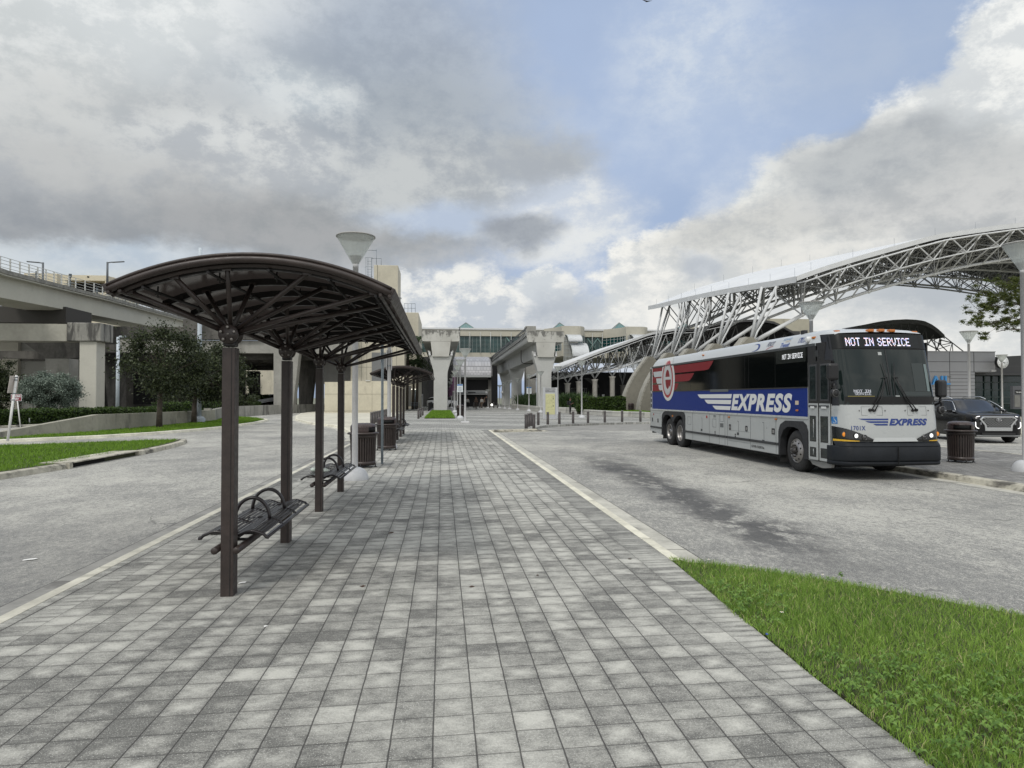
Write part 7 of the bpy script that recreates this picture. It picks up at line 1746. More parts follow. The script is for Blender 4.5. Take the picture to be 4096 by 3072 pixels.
m=MB(); m.path([Vector((.105*math.cos(a),-.056,.95+.055*math.sin(a))) for a in [i*pi/9 for i in range(18)]],.010,6,close=True); m.tube((-.045,-.056,.91),(-.02,-.056,.99),.010,n=6); m.tube((.02,-.056,.91),(.045,-.056,.99),.010,n=6); m.tube((-.033,-.056,.94),(.033,-.056,.962),.009,n=6); m.build('emblem',CHR,g_)
m=MB(); m.box(-.80,-.01,.27,.80,.10,.34); m.build('skid_plate',mat('satin_silver',(.20,.205,.205),.35,metal=.6),t,bevel=.02)
m=MB(); m.box(-.62,-.02,.34,.62,.10,.43); m.build('lower_intake',BLK,t)
DRL=mat('running_lamp',(.9,.9,.9),.2,emit=(1,1,1),estr=1.1)
m=MB()
for s_ in(-1,1): m.path([(s_*.72,-.01,.60),(s_*.79,.0,.62),(s_*.83,.02,.69),(s_*.83,.03,.86)],.016,6); m.path([(s_*.66,.04,1.085),(s_*.78,.09,1.06),(s_*.90,.20,1.03)],.013,6)
m.build('running_light',DRL,t)
m=MB()
for s_ in(-1,1):
    m.box(s_*.66,-.0,.60,s_*.79,.08,.86)
m.build('fog_lamp_housing',BLK,t)
m=MB()
for s_ in(-1,1):
    m.path([(s_*.96,1.32,1.30),(s_*.86,1.65,1.52),(s_*.765,2.0,1.68),(s_*.765,3.2,1.72),(s_*.75,4.2,1.66)],.016,6); m.path([(s_*.965,1.35,1.265),(s_*.965,3.,1.285),(s_*.95,4.6,1.30)],.013,6)
    m.path([(s_*.66,2.2,1.78),(s_*.65,2.6,1.87),(s_*.65,3.9,1.86),(s_*.65,4.2,1.77)],.022,6)
    m.box(s_*.985,2.3,1.06,s_*1.0,2.5,1.09); m.box(s_*.985,3.3,1.07,s_*1.0,3.5,1.10)
m.build('chrome_trim',CHR,t)
m=MB(); m.box(.30,1.86,1.40,.44,1.865,1.50); m.build('windscreen_tag',mat('tag_grey',(.3,.3,.3),.4),t)
# other cars
q_=P3(40,397.5,86); make_car('black sport utility car half hidden by the hedge and the silver shrub',(q_.x,q_.y,RZ),R(-80),BKP,'suv',True,'distant cars')
x,y=gp(250,409.4,RZ); make_car('grey-green pickup-like car with bright headlights beyond the barrier wall',(x+1.2,y-4,RZ+.25),R(-38),GYP,'suv',True,'distant cars')
x,y=gp(300,409.,RZ); make_car('dark car between the two splayed piers, behind the barrier wall',(x,y-12,RZ+.5),R(30),BKP,'suv',False,'distant cars')
x,y=gp(200,414.8,RZ); make_car('pale car behind the second street tree',(x,y,RZ),R(75),GYP,'sedan',False,'distant cars')
x,y=gp(463.5,408.0); make_car('white sport utility car parked across the walk near the dark entrance',(x-1.0,y,0),R(90),WHP,'suv',False,'distant cars')
x,y=gp(653,418.,0); make_car('dark car, only its tail visible behind the rear of the bus',(x+.3,y+1.2,RZ),R(-100),BKP,'sedan',False,'distant cars')
# ================================================================ people
SKIN=mat('skin',(.16,.085,.055),.6); HAIR=mat('hair_dark',(.012,.010,.009),.7)
def person(label,loc,h,rz,top,legs,pose='phone',bag=None,bare=False,skin=None):
    k=h/1.75; t=thing('person',label,'person',loc,rz); t.scale=(k,k,k); sk=skin or SKIN
    def skinned(name,pts,edges,mt,parent=t,lv=1,root=0):
        me=bpy.data.meshes.new(name); me.from_pydata([p[0] for p in pts],edges,[]); o=bpy.data.objects.new(name,me); COL.objects.link(o)
        m=o.modifiers.new('skin','SKIN'); sv=me.skin_vertices[0].data
        for i,p in enumerate(pts): sv[i].radius=p[1] if isinstance(p[1],tuple) else (p[1],p[1]); sv[i].use_root=(i==root)
        ss=o.modifiers.new('sub','SUBSURF'); ss.levels=lv; ss.render_levels=lv
        dg=bpy.context.evaluated_depsgraph_get(); m2=bpy.data.meshes.new_from_object(o.evaluated_get(dg)); bpy.data.objects.remove(o)
        m2.name=name; m2.materials.clear(); m2.materials.append(mt)
        for p in m2.polygons: p.use_smooth=True
        o=bpy.data.objects.new(name,m2); COL.objects.link(o); o.parent=parent; return o
    hx=.095
    # the body, one skinned figure: pelvis, torso, neck, head, arms and legs
    P=[((0,0,.95),(.13,.09)),((0,0,1.12),(.12,.085)),((0,.0,1.32),(.15,.095)),((0,.01,1.44),(.10,.07)),((0,.0,1.51),.052),((0,-.01,1.60),(.072,.085)),((0,-.012,1.68),(.07,.085)),((0,-.005,1.735),(.045,.05))]
    E=[(0,1),(1,2),(2,3),(3,4),(4,5),(5,6),(6,7)]
    def chain(pts,a):
        for p in pts: P.append(p); E.append((a,len(P)-1)); a=len(P)-1
        return a
    for s_ in(-1,1):
        st_=.10*s_ if pose=='walk' else .02*s_
        chain([((s_*hx,0,.88),.088),((s_*(hx+.01),-st_*.6-.01,.50),.058),((s_*(hx+.012),-st_*.2+.01,.30),.052),((s_*(hx+.01),st_*1.2+.02,.09),.037),((s_*(hx+.02),st_*1.2-.12,.035),(.042,.03))],0)
        if pose in('phone','walk'): hand=chain([((s_*.17,.01,1.42),.055),((s_*.235,.03,1.15),.042),((s_*.20,-.12,1.0 if pose=='walk' and s_>0 else 1.08),.036),((s_*.09,-.27,1.16),.028),((s_*.065,-.31,1.18),(.022,.032))],3)
        else: hand=chain([((s_*.17,.01,1.42),.055),((s_*.24,.02,1.15),.042),((s_*.26,-.02,.92),.034),((s_*.26,-.05,.80),(.02,.032))],3)
    body=skinned('body',P,E,sk,lv=2)
    # clothing over it
    P=[((0,0,.90),(.185,.150)),((0,0,1.10),(.165,.130)),((0,.0,1.32),(.180,.128)),((0,.01,1.43),(.125,.09))]; E=[(0,1),(1,2),(2,3)]
    for s_ in(-1,1):
        lst=[((s_*.175,.01,1.42),.074),((s_*.24,.03,1.17),.064)]
        if not bare: lst.append(((s_*.15,-.19,1.12),.048) if pose in('phone','walk') else ((s_*.26,-.03,.90),.048))
        chain(lst,3)
    skinned('shirt',P,E,top,body)
    P=[((0,0,1.10),(.15,.12)),((0,0,.92),(.175,.14))]; E=[(0,1)]
    for s_ in(-1,1):
        st_=.10*s_ if pose=='walk' else .02*s_
        chain([((s_*hx,0,.80),.125),((s_*(hx+.01),-st_*.6-.01,.50),.088),((s_*(hx+.012),-st_*.2+.01,.30),.075),((s_*(hx+.01),st_*1.2+.02,.07),.066)],1)
    skinned('trousers',P,E,legs,body)
    hm=MB(); hm.sphere((0,.005,1.70),(.088,.10,.088),14,10); hr=hm.build('hair',HAIR,body); 
    for v in hr.data.vertices:
        if v.co.y<-.045: v.co.y=-.045+(v.co.y+.045)*.3; v.co.z=max(v.co.z,1.70)
    fm=MB(); fm.sphere((-.03,-.095,1.655),(.009,.006,.006),6,4); fm.sphere((.03,-.095,1.655),(.009,.006,.006),6,4); fm.build('eyes',BLK,body)
    fm=MB(); fm.sphere((0,-.103,1.63),(.011,.016,.016),8,6); fm.box(-.022,-.098,1.588,.022,-.090,1.594); fm.build('nose_and_mouth',sk,body)
    for s_ in(-1,1):
        sm=MB(); st_=.10*s_ if pose=='walk' else .02*s_; sm.sphere((s_*(hx+.015),st_*1.2-.05,.04),(.05,.135,.045),10,6); sm.build('shoe',BLK,body)
        fg=MB()
        hp=Vector((s_*.065,-.31,1.18)) if pose in('phone','walk') else Vector((s_*.26,-.06,.79))
        for i in range(4):
            L_=(.052,.062,.058,.046)[i]; 
            if pose in('phone','walk'): a=hp+Vector((-s_*.006,-.012+.016*i-.02,.02-.012*i)); b=a+Vector((-s_*.035,-.012,.012)); c=b+Vector((-s_*.018,.014,.004))
            else: a=hp+Vector((0,-.026+.016*i,-.02)); b=a+Vector((0,-.002,-L_*.6)); c=b+Vector((-s_*.01,.004,-L_*.4))
            fg.path([a,b,c],[.0095,.0085,.007],6)
        fg.path([hp,hp+Vector((-s_*.02,-.03,.025)),hp+Vector((-s_*.035,-.035,.045))],[.011,.009,.007],6); fg.build('fingers',sk,body)
    if bag:
        bm_=MB(); bm_.obox((0,.22,1.20),(.30,.20,.46)); bg_=bm_.build('backpack',bag,None,bevel=.07); bg_.parent=t
    return t
NVY=mat('navy_jacket',(.008,.012,.020),.8); BKC=mat('black_cloth',(.007,.007,.008),.85); OLV=mat('brown_shirt',(.055,.042,.032),.85); WHC=mat('pale_cloth',(.35,.35,.33),.85); TAN=mat('tan_cloth',(.14,.10,.07),.85)
x,y=gp(570.2,414.3); pm=person('person in dark clothes with a backpack looking down at a phone, standing by the planter',(x,y,0),1.66,R(75),NVY,BKC,'phone')
o=MB(); o.obox((0,.24,1.20),(.30,.22,.46)); bp_=o.build('backpack',BKC,loc=pm.location,bevel=.06); bp_.rotation_euler=pm.rotation_euler; bp_.scale=pm.scale; tag(bp_,'black backpack worn by the person at the planter','backpack')
o=MB(); o.obox((0,-.345,1.20),(.075,.012,.15),(.5,0,0)); ph=o.build('phone',mat('phone_red',(.25,.02,.03),.3),loc=pm.location); ph.rotation_euler=pm.rotation_euler; ph.scale=pm.scale; tag(ph,'small reddish phone held by the person at the planter','phone')
x,y=gp(476,409.3); person('person in brown clothes walking towards us in front of the dark entrance',(x,y,0),1.78,R(0),OLV,mat('brown_trousers',(.035,.028,.022),.85),'walk')
x,y=gp(467.6,407.9); person('distant person with a pale top left of the walking person',(x,y,0),1.7,R(180),WHC,BKC,'stand')
x,y=gp(481.8,407.9); person('distant person with a pale bag right of the walking person',(x,y,0),1.7,R(20),WHC,TAN,'stand')
x,y=gp(486.5,407.6); person('tall distant person in black near the right side of the dark entrance',(x,y,0),2.0,R(-30),BKC,BKC,'stand')
x,y=gp(484.6,407.5); person('distant person in dark clothes just left of the tall one in black',(x,y,0),1.7,R(30),TAN,BKC,'stand')
# ================================================================ vegetation
def leafmat(name,c0,c1,tr=.2):
    m,t,b=newmat(name); L=m.node_tree.links
    gi=t.n('ShaderNodeNewGeometry').outputs['Random Per Island']; co=t.n('ShaderNodeTexCoord').outputs['Object']
    f=t.m('ADD',t.m('MULTIPLY',gi,.6),t.m('MULTIPLY',t.noise(co,.9,3,.6),.6)); c=t.mix(t.mr(f,.25,.95),c0,c1)
    L.new(c,b.inputs['Base Color']); b.inputs['Roughness'].default_value=.5; b.inputs['Specular IOR Level'].default_value=.3
    x=t.n('ShaderNodeBsdfTranslucent'); L.new(c,x.inputs[0]); mx=t.n('ShaderNodeMixShader',ins={0:tr}); L.new(b.outputs[0],mx.inputs[1]); L.new(x.outputs[0],mx.inputs[2]); L.new(mx.outputs[0],m.node_tree.nodes['Material Output'].inputs[0]); return m
OAK=leafmat('oak_leaf',(.014,.022,.009),(.050,.064,.024),.15); SILVL=leafmat('silver_leaf',(.10,.13,.105),(.24,.29,.24)); HEDG=leafmat('hedge_leaf',(.016,.034,.007),(.065,.11,.02)); PLM=leafmat('palm_leaf',(.02,.045,.014),(.06,.10,.03)); CAN=leafmat('light_leaf',(.035,.055,.012),(.12,.14,.03),.35); BARK=mat('bark',(.07,.058,.045),.9,var=.35,vscale=6,bump=.8,bscale=20)
def leaves(name,C,Rr,n,size,mt,parent,seed,flat=0.,asp=.45,origin=None):
    """C: (k,3) clump centres, Rr: clump radii; n leaves spread through the clumps"""
    rs=np.random.RandomState(seed); C=np.array(C); Rr=np.array(Rr); w_=Rr**2; idx=rs.choice(len(C),n,p=w_/w_.sum())
    d=rs.normal(size=(n,3)); d/=np.linalg.norm(d,axis=1)[:,None]; r=np.abs(rs.normal(0,.62,n))+.12
    P=C[idx]+d*(Rr[idx]*r)[:,None]*np.array([1,1,.75])
    a=rs.normal(size=(n,3)); a[:,2]*=(1-flat); a/=np.linalg.norm(a,axis=1)[:,None]; b=np.cross(a,rs.normal(size=(n,3))); b/=np.linalg.norm(b,axis=1)[:,None]
    s=size*rs.uniform(.6,1.4,n)[:,None]; a=a*s; b=b*s*asp
    V=np.stack([P-a*.5,P+b*.5,P+a*.5,P-b*.5],1).reshape(-1,3); F_=np.arange(n*4).reshape(-1,4)
    return np_mesh(name,V,F_,mt,parent)
def tree(label,loc,ht,crown,n,size,mt,seed,trunk_r=.12,lean=(0,0),tb=None,cat='tree',name='street_tree',clumps=46,asp=.45):
    """crown = (cx,cy,cz,rx,ry,rz) relative to the base"""
    t=thing(name,label,cat,loc); rs=random.Random(seed); cx,cy,cz,rx,ry,rz=crown; C=[];Rr=[]
    while len(C)<clumps:
        u=[rs.uniform(-1,1) for _ in range(3)]; d=math.sqrt(sum(v*v for v in u))
        if d>1 or d<.35: continue
        C.append((cx+u[0]*rx*.95,cy+u[1]*ry*.95,cz+u[2]*rz*.98)); Rr.append(min(rx,rz)*rs.uniform(.16,.46))
    mb=MB(); hb=tb or cz-rz*.5; P=[(0,0,0),(lean[0]*.3,lean[1]*.3,hb*.5),(lean[0],lean[1],hb),(cx*.7,cy*.7,cz)]; mb.path(P,[trunk_r*1.25,trunk_r,trunk_r*.85,trunk_r*.45],10)
    for i in range(min(26,len(C))):
        c=Vector(C[i]); a=Vector(P[2]).lerp(Vector(P[3]),rs.uniform(0,.8)); m_=a.lerp(c,.5)+Vector((rs.uniform(-.2,.2),rs.uniform(-.2,.2),rs.uniform(-.1,.25))); mb.path([a,m_,c],[trunk_r*.4,trunk_r*.22,trunk_r*.08],6)
    mb.build('trunk',BARK,t); leaves('crown',C,Rr,n,size,mt,t,seed,asp=asp); return t
def H_(px,py,Y): return pY(px,py,Y)
# two street trees on the grass strip by the wall
x,y=gp(159.2,428.,RZ+.12); _,zt=pY(160,326,y); _,zb=pY(160,407,y); cz=(zt+zb)/2
tree('dark green street tree nearest on the grass strip, left of the thick light pole',(x,y,RZ+.1),6,(.35,0,cz-RZ,2.25,2.1,(zt-zb)/2),17000,.15,OAK,11,.14,(.05,0),clumps=70)
x,y=gp(193.8,423.5,RZ+.12); _,zt=pY(190,345,y); _,zb=pY(190,407,y); cz=(zt+zb)/2
tree('dark green street tree behind the nearest shelter post',(x,y,RZ+.1),6,(1.05,0,cz-RZ,2.9,2.3,(zt-zb)/2),17000,.17,OAK,12,.15,(.1,0),clumps=70)
x,y=gp(38,417.5,RZ); tree('silvery grey spreading shrub tree behind the WRONG WAY sign',(x,y,RZ),4,(1.15,0,2.5,2.75,2.3,1.6),34000,.17,SILVL,13,.16,clumps=90,name='silver_tree')
x,y=gp(-4,417.5,RZ); tree('dark evergreen tree cut by the left edge of the picture',(x,y,RZ),6,(-.6,0,3.7,3.0,2.4,3.2),15000,.22,OAK,14,.2,clumps=36,name='evergreen_tree')
x,y=gp(105,417,RZ); tree('rounded dark shrub behind the hedge, left part',(x+4.5,y+6,RZ),2,(0,0,1.6,2.6,1.5,1.5),8000,.2,OAK,15,.1,name='shrub',cat='shrub'); tree('rounded dark shrub behind the hedge, right part',(x+9.5,y+8,RZ),2,(0,0,1.5,2.6,1.5,1.4),8000,.2,OAK,16,.1,name='shrub',cat='shrub')
# hedges
def hedge(label,path,w_,z0,h,n,size,seed,cat='hedge',mt=None):
    rs=np.random.RandomState(seed); P=np.array(path,float); seg=np.linalg.norm(np.diff(P,axis=0),axis=1); cum=np.r_[0,np.cumsum(seg)]
    s_=rs.uniform(0,cum[-1],n); i=np.clip(np.searchsorted(cum,s_)-1,0,len(seg)-1); f=((s_-cum[i])/seg[i])[:,None]; c=P[i]*(1-f)+P[i+1]*f
    d=(P[i+1]-P[i])/seg[i][:,None]; nn=np.stack([-d[:,1],d[:,0]],1)
    side=rs.choice(3,n,p=[.55,.15,.3]); ends=rs.rand(n)<.05; s_=np.where(ends,np.where(rs.rand(n)<.5,0.,cum[-1]),s_); i=np.clip(np.searchsorted(cum,s_)-1,0,len(seg)-1); f=((s_-cum[i])/seg[i])[:,None]; c=P[i]*(1-f)+P[i+1]*f; d=(P[i+1]-P[i])/seg[i][:,None]; nn=np.stack([-d[:,1],d[:,0]],1); side=np.where(ends,2,side)
    off=np.where(side==0,w_/2,np.where(side==1,-w_/2,rs.uniform(-w_/2,w_/2,n)))+rs.normal(0,.05,n); bump_=.05*np.sin(s_*1.7)+.04*np.sin(s_*4.1)
    z=np.where((side==2)&~ends,h+bump_+rs.normal(0,.04,n),rs.uniform(.02,1,n)*h); XY=c+nn*off[:,None]*-1
    Q=np.c_[XY,z0+z]; a=rs.normal(size=(n,3)); a/=np.linalg.norm(a,axis=1)[:,None]; b=np.cross(a,rs.normal(size=(n,3))); b/=np.linalg.norm(b,axis=1)[:,None]; sz=size*rs.uniform(.6,1.4,n)[:,None]
    a=a*sz;b=b*sz*.6; V=np.stack([Q-a*.5,Q+b*.5,Q+a*.5,Q-b*.5],1).reshape(-1,3)
    t=thing('hedge',label,cat,(0,0,0)); np_mesh('foliage',V,np.arange(n*4).reshape(-1,4),mt or HEDG,t)
    mb=sweep([tuple(p) for p in path],[(w_/2-.06,z0),(w_/2-.06,z0+h-.06),(-w_/2+.06,z0+h-.06),(-w_/2+.06,z0)]); k_=len(path); mb.f+=[[0,1,2,3],[(k_-1)*4+j for j in (3,2,1,0)]]; mb.m+=[0,0]; mb.s+=[False,False]; mb.build('core',mat('hedge_core',(.008,.014,.004),.95),t); return t
hedge('clipped green hedge along the far kerb at the left edge',[(-37,34.),(-28.2,44.2)],1.2,RZ,.95,9000,.13,21)
hedge('clipped green hedge between the silver shrub and the white column',[(-27.9,44.8),(-26.8,49.5),(-25.6,57)],1.3,RZ,1.0,9000,.14,22)
hedge('taller clipped hedge in front of the white column foot',[(-25.4,57.5),(-24.4,66),(-23.6,73)],1.3,RZ,.95,8000,.15,23)
hedge('long clipped hedge behind the barrier wall, behind the street trees',[(-24.6,63),(-22.4,70),(-22,84)],1.4,RZ,1.35,9000,.16,24)
# small white marker stakes in the hedge bed
for i,(px,py0,py1,l_) in enumerate(((3.6,419.5,427,'leftmost white marker stake in front of the hedge'),(29.2,418,426,'second white marker stake in front of the hedge'),(70.5,416.5,423.5,'third white marker stake in front of the hedge'),(90,416.5,421,'fourth white marker stake, nearest the barrier wall peak'))):
    x,y=gp(px,py1,RZ); _,z1=pY(px,py0,y); mb=MB(); mb.obox((0,0,(z1-RZ)/2),(.05,.05,z1-RZ)); tag(mb.build('marker_stake',LWH,loc=(x,y,RZ)),l_,'stake','white marker stakes by the hedge')
# concrete barrier wall and its continuation
def wallpath(name,label,pts,w_,mt):
    mb=MB(); n=len(pts); vs=[]
    for i,(x,y,h) in enumerate(pts):
        a=Vector(pts[max(i-1,0)][:2]);b=Vector(pts[min(i+1,n-1)][:2]); d=(b-a).normalized(); nn=Vector((-d.y,d.x))*w_/2
        for s_,z in((1,RZ-.02),(1,RZ+h),(-1,RZ+h),(-1,RZ-.02)): vs.append((x+nn.x*s_*(1.25 if z<RZ else 1),y+nn.y*s_*(1.25 if z<RZ else 1),z))
    fs=[]
    for i in range(n-1):
        for j in range(3): fs.append((i*4+j,i*4+j+1,i*4+j+5,i*4+j+4))
    fs+=[(3,2,1,0),tuple((n-1)*4+j for j in range(4))]; mb.add(vs,fs); o=mb.build(name,mt); return tag(o,label,'wall')
BARR=mat('barrier_concrete',(.30,.29,.235),.88,var=.15,vscale=.8,bump=.3,bscale=20,stain=((.10,.098,.085),.53,.7,2.5))
wallpath('barrier_wall','low concrete barrier wall with a ramped end, along the grass strip',[(-20.2,28.9,.03),(-19.3,31.4,.28),(-18.4,34.,.62),(-17.45,36.8,.98),(-17.2,40,.96),(-16.95,47,.93),(-16.9,53,.92)],.32,BARR)
wallpath('barrier_wall','stained continuing barrier wall along the curve of the left road, behind the shelter posts',[(-17.0,53.2,.95),(-18.3,59,.98),(-19.5,66,1.0),(-18.7,77,1.02),(-16.6,90,1.0),(-14.3,104,1.0)],.35,mat('barrier_concrete_dark',(.27,.265,.235),.88,var=.2,vscale=.6,stain=((.09,.088,.08),.50,.9,3)))
mb=MB(); mb.prism([(-.3,0),(-.22,1.05),(.22,1.05),(.3,0)],'y',-.25,.25); o=mb.build('wall_end_post',MATS['barrier_concrete_dark'],loc=(-17.1,52.6,RZ)); tag(o,'stained square end post where the barrier walls meet','post')
# palms behind the cream block
def palm(label,x,y,z0,ht,fr_,seed,n=16,cat='palm tree'):
    t=thing('palm_tree',label,cat,(x,y,z0)); rs=random.Random(seed); mb=MB(); mb.path([(0,0,0),(.1,0,ht*.5),(.15,0,ht)],[.22,.17,.16],8); mb.build('trunk',BARK,t); V=[];F_=[]
    for i in range(n):
        a=2*pi*i/n+rs.uniform(-.2,.2); e=rs.uniform(.1,1.1); L_=fr_*rs.uniform(.8,1.1); c,s=math.cos(a),math.sin(a); prev=None
        for k in range(15):
            u=k/14; r=L_*u*math.cos(e*.6); z=ht+L_*(u*math.sin(e)-u*u*1.0); x_,y_=.15+c*r,s*r
            for sd_ in(-1,1):
                w_=L_*.26*math.sin(pi*min(1,u*.92+.06)); o=len(V); V+=[(x_,y_,z),(x_-s*sd_*w_+c*.12,y_+c*sd_*w_+s*.12,z-.35*w_-.05),(x_-s*sd_*w_*.9+c*.2,y_+c*sd_*w_*.9+s*.2,z-.4*w_-.1),(x_+c*.10,y_+s*.10,z)]; F_.append((o,o+1,o+2,o+3))
    np_mesh('crown',V,F_,PLM,t); return t
x,z=pY(407,352,97); palm('palm tree with drooping fronds between the tower and the lower cream block, upper one',x,97,0,z+.2,3.6,31,22)
x,z=pY(413.,362,99); palm('palm tree with drooping fronds just right of the near canopy tip',x,99,0,z,3.0,32,20)
x,z=pY(417,337,101); palm('tall thin palm whose fronds show above the canopy tip',x,101,0,z,1.5,33,12)
x,z=pY(262,395,105); palm('dark palm under the overpass between the first two shelter posts, left',x-1.5,105,0,1.2,2.6,34,18); palm('dark palm under the overpass between the first two shelter posts, right',x+1.,104,0,1.6,2.6,35,18)
palm('far palm in the bright gap between the splayed piers',pY(296,389,150)[0],150,0,pY(296,385,150)[1],2.5,36,16)
hedge('dark shrubs along the ramp under the overpass',[(-29.5,108),(-25,107)],2,0,2.0,3000,.35,25,'shrub',OAK)
# ramp rails under the overpass
mb=MB()
for k in range(4): mb.tube((pY(246,404,100)[0],100,pY(246,405.5-k*.9,100)[1]),(pY(273.5,404,100)[0],100,pY(273.5,400.5-k*.9,100)[1]),.09,n=5)
o=mb.build('guard_rail',CORR); tag(o,'white rails of the ramp under the overpass','railing')
# ornamental grass shrubs, hedge, planter wall on the right
def clump_row(label,pts,n,h,mt,seed,name='shrub'):
    rs=np.random.RandomState(seed); V=[];F_=[]
    for (x,y) in pts:
        for k in range(n):
            a=rs.uniform(0,6.28); L_=h*rs.uniform(.6,1.25); c,s=math.cos(a),math.sin(a); ox,oy=rs.normal(0,.5,2); sp_=rs.uniform(.3,.9)
            p=[(x+ox+c*L_*sp_*u*u,y+oy+s*L_*sp_*u*u,.35+L_*(u-.35*u*u*sp_)) for u in(0,.5,1)]; w_=.035
            o=len(V)
            for q,ww in zip(p,(w_,w_*1.2,w_*.2)): V+=[(q[0]-s*ww,q[1]+c*ww,q[2]),(q[0]+s*ww,q[1]-c*ww,q[2])]
            F_+= [(o,o+1,o+3,o+2),(o+2,o+3,o+5,o+4)]
    t=thing(name,label,'shrub',(0,0,0)); np_mesh('foliage',V,F_,mt,t); return t
def lineP(a,b,n): return [(lerp(a[0],b[0],i/(n-1)),lerp(a[1],b[1],i/(n-1))) for i in range(n)]
A_=gp(512,407.6);B_=gp(541,410.6); 
clump_row('row of arching dark shrubs behind the left end of the planter wall',[(x+1.2,y+2) for x,y in lineP((A_[0],A_[1]-6),B_,16)]+[(x+2.4,y+3) for x,y in lineP(A_,B_,14)],150,2.0,PLM,41)
C_=gp(558,412.3);D_=gp(577,412.8); clump_row('arching dark shrubs between the directory and the person at the planter',[(x+.9,y+2.2) for x,y in lineP(C_,D_,8)]+[(x+1.5,y+3.4) for x,y in lineP(C_,D_,8)],150,1.9,PLM,42)
a=gp(577,411.6,.25);b=gp(624,411.6,.25); 
hedge('long clipped hedge behind the pale planter blocks and the curved row of bollards',[b,a],2.2,.25,1.42,16000,.17,26)
t_=[(gp(576,411.3)),(gp(626,412.6)),(gp(600,413.)),(gp(578,412.6))]
g1=[(a[0]+.3,a[1]-.4),(b[0]+1.5,b[1]-7.),(b[0]+1.5,b[1]),(a[0],a[1])]
struct(slab('planter_soil',g1,0,.3,SOIL)); o,_=blades('grass',g1,7000,.12,.04,.3,GRF,44,.5); tag(o,'strip of green grass in front of the long clipped hedge on the right','grass',kind='stuff')
PLT=mat('planter_white',(.42,.415,.38),.8,var=.12,vscale=1,stain=((.28,.27,.24),.58,.8,1.5))
PW=[(512,408.2),(526,410.0),(541.5,411.9),(559.,412.9),(570,413.5),(582,414.2),(595.6,415.3),(612.4,416.6),(632.6,417.2),(645.3,418.0)]
for i in range(len(PW)-1):
    a=gp(*PW[i]);b=gp(*PW[i+1]); q=thing('planter_block',ORD[i]+' pale concrete planter block from the left in the low stepped wall','planter',(a[0],a[1],0),math.atan2(b[1]-a[1],b[0]-a[0]),'pale planter blocks forming a low wall'); L_=math.dist(a,b)-.03
    mb=MB(); mb.box(0,0,0,L_,.55,.48 if i>3 else .62); mb.build('block',PLT,q,bevel=.03); mb=MB(); mb.box(.01,-.015,.33,L_-.01,.0,.35); mb.build('groove',mat('groove',(.15,.145,.13),.9),q)
# feathery tree at the right edge
t=thing('feathery_tree','light feathery tree whose branches reach in from the right edge above the clock','tree',(27.5,38.,0))
rs=random.Random(77); mb=MB(); C=[];Rr=[]
def wp2(px,py,Y): x_,z_=pY(px,py,Y); return Vector((x_-27.5,Y-38,z_))
mb.path([(9.5,0,0),(9.,0,2.5),(7.5,0,4.)],[.2,.17,.13],8)
LB=[[(1046,325),(1028,321),(1012,318),(998,321),(984,323)],[(1046,311),(1028,306),(1012,304),(996,306),(980,311)],[(1046,304),(1030,296),(1016,290),(1002,286)],[(1046,330),(1026,330),(1008,329),(996,332)]]
LP=[]
for lb_ in LB:
    q_=[wp2(px,py,38+.5*(py%3)) for px,py in lb_]; mb.path(q_,[.05,.038,.028,.018,.01][:len(q_)],6); LP+=q_[1:]
tips=[(968,300),(975,312),(985,290),(996,283),(1008,279),(972,320),(990,305),(1005,300),(1018,290),(980,325),(1000,320),(1015,312),(1010,327),(995,328),(988,333),(1020,300),(1012,290),(1020,325),(1030,300),(1030,318),(1036,290),(992,312),(1002,309),(980,303),(986,307),(999,293),(1008,300),(1014,305),(978,318),(987,322),(1003,322),(1010,315),(1019,320),(1022,310),(996,298),(1005,288),(1016,283)]
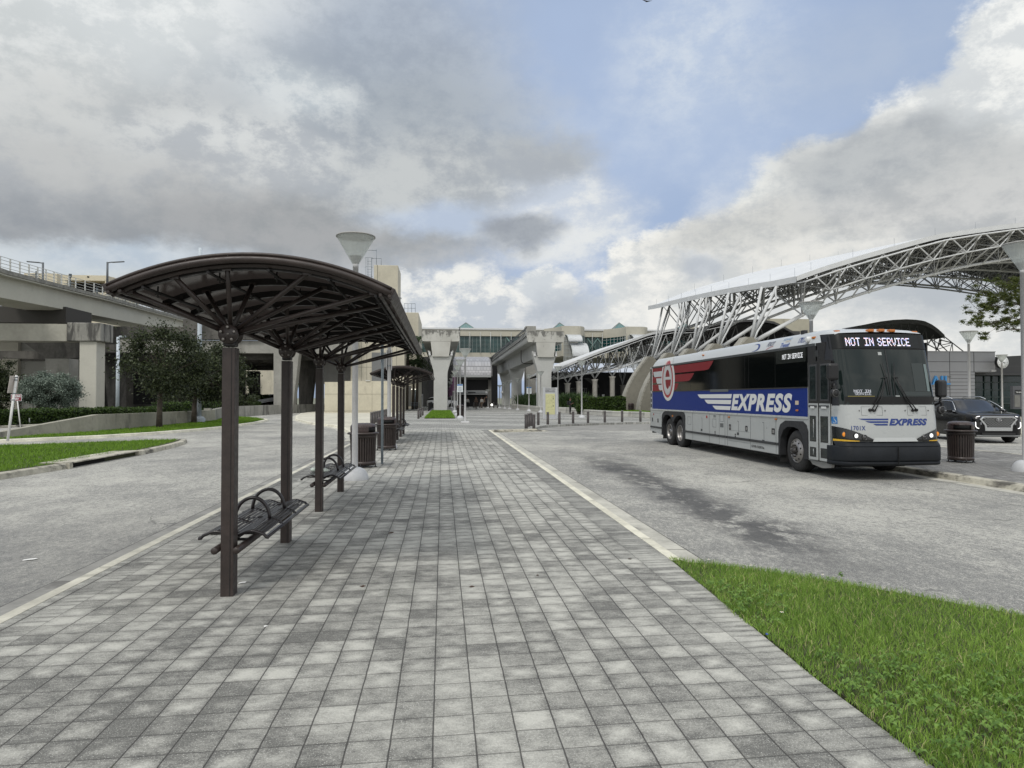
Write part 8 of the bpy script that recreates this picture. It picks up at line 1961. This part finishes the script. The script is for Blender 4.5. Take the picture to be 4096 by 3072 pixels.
for i,(px,py) in enumerate(tips):
    c=wp2(px,py,38+rs.uniform(-1.6,1.6)); s0=min(LP,key=lambda p:(p-c).length+(2. if p.x<c.x else 0)); m1=s0.lerp(c,.5)+Vector((.1,0,-.12)); mb.path([s0,m1,c],[.018,.010,.004],5)
    for k in range(5):
        q=c+Vector((rs.uniform(-.45,.45),rs.uniform(-.4,.4),rs.uniform(-.3,.3))); mb.path([m1.lerp(c,.7),q],[.012,.004],4); C.append(tuple(q)); Rr.append(rs.uniform(.12,.24))
mb.build('trunk',BARK,t); leaves('crown',C,Rr,24000,.12,CAN,t,78,.5,.28)
# background bits beside the entrance
t=thing('railing','low galvanised handrail in front of the lower cream block','railing',(0,0,0)); mb=MB(); Yq=98.
for px in(408.3,411.5,414.,417.,419.5): x,z=pY(px,402.8,Yq); mb.tube((x,Yq,0),(x,Yq,z),.03,n=5)
for py in(402.8,405): mb.tube((pY(408,py,Yq)[0],Yq,pY(408,py,Yq)[1]),(pY(419.6,py,Yq)[0],Yq,pY(419.6,py,Yq)[1]),.03,n=5)
mb.build('rail',GALV,t)
x,y=gp(420.7,407.3); w_=.33; t=thing('information_board','grey information board with a pale map, left of the dark pillar','sign',(x,y,0)); mb=MB(); mb.box(-w_-.08,0,0,w_+.08,.12,1.45*1.6); mb.build('frame',ALU,t); mb=MB(); mb.box(-w_+.02,-.02,.9,w_-.02,-.0,2.0); mb.build('poster',mat('poster_pale',(.35,.38,.40),.5,var=.15,vscale=4),t); mb=MB(); mb.box(-w_+.06,-.03,1.85,w_-.1,-.021,1.93); mb.build('title',BLK,t)
t=thing('barrier_fence','low dark bar fence left of the white pier in the grass bed','fence',(0,0,0)); a=gp(428.2,411.2);b=gp(432.2,408.2); mb=MB()
for i in range(22): x,y=lerp(a[0],b[0],i/21),lerp(a[1],b[1],i/21); mb.box(x-.02,y-.05,0,x+.02,y+.05,1.0)
mb.tube((a[0],a[1],1.0),(b[0],b[1],1.0),.04,n=5); mb.tube((a[0],a[1],.1),(b[0],b[1],.1),.04,n=5); mb.build('bars',BPL,t)
# bird at the top edge
bx=ray(647,1.5)*60; mb=MB(); mb.add([(-.5,0,.15),(0,.12,0),(0,-.12,0),(.5,0,.12),(0,0,-.05),(0,0,.05)],[(0,1,5),(0,5,2),(0,2,4),(0,4,1),(3,5,1),(3,2,5),(3,4,2),(3,1,4)]); o=mb.build('bird',BLK,loc=(bx.x,bx.y,bx.z+H)); tag(o,'tiny dark bird at the top edge of the sky','bird')
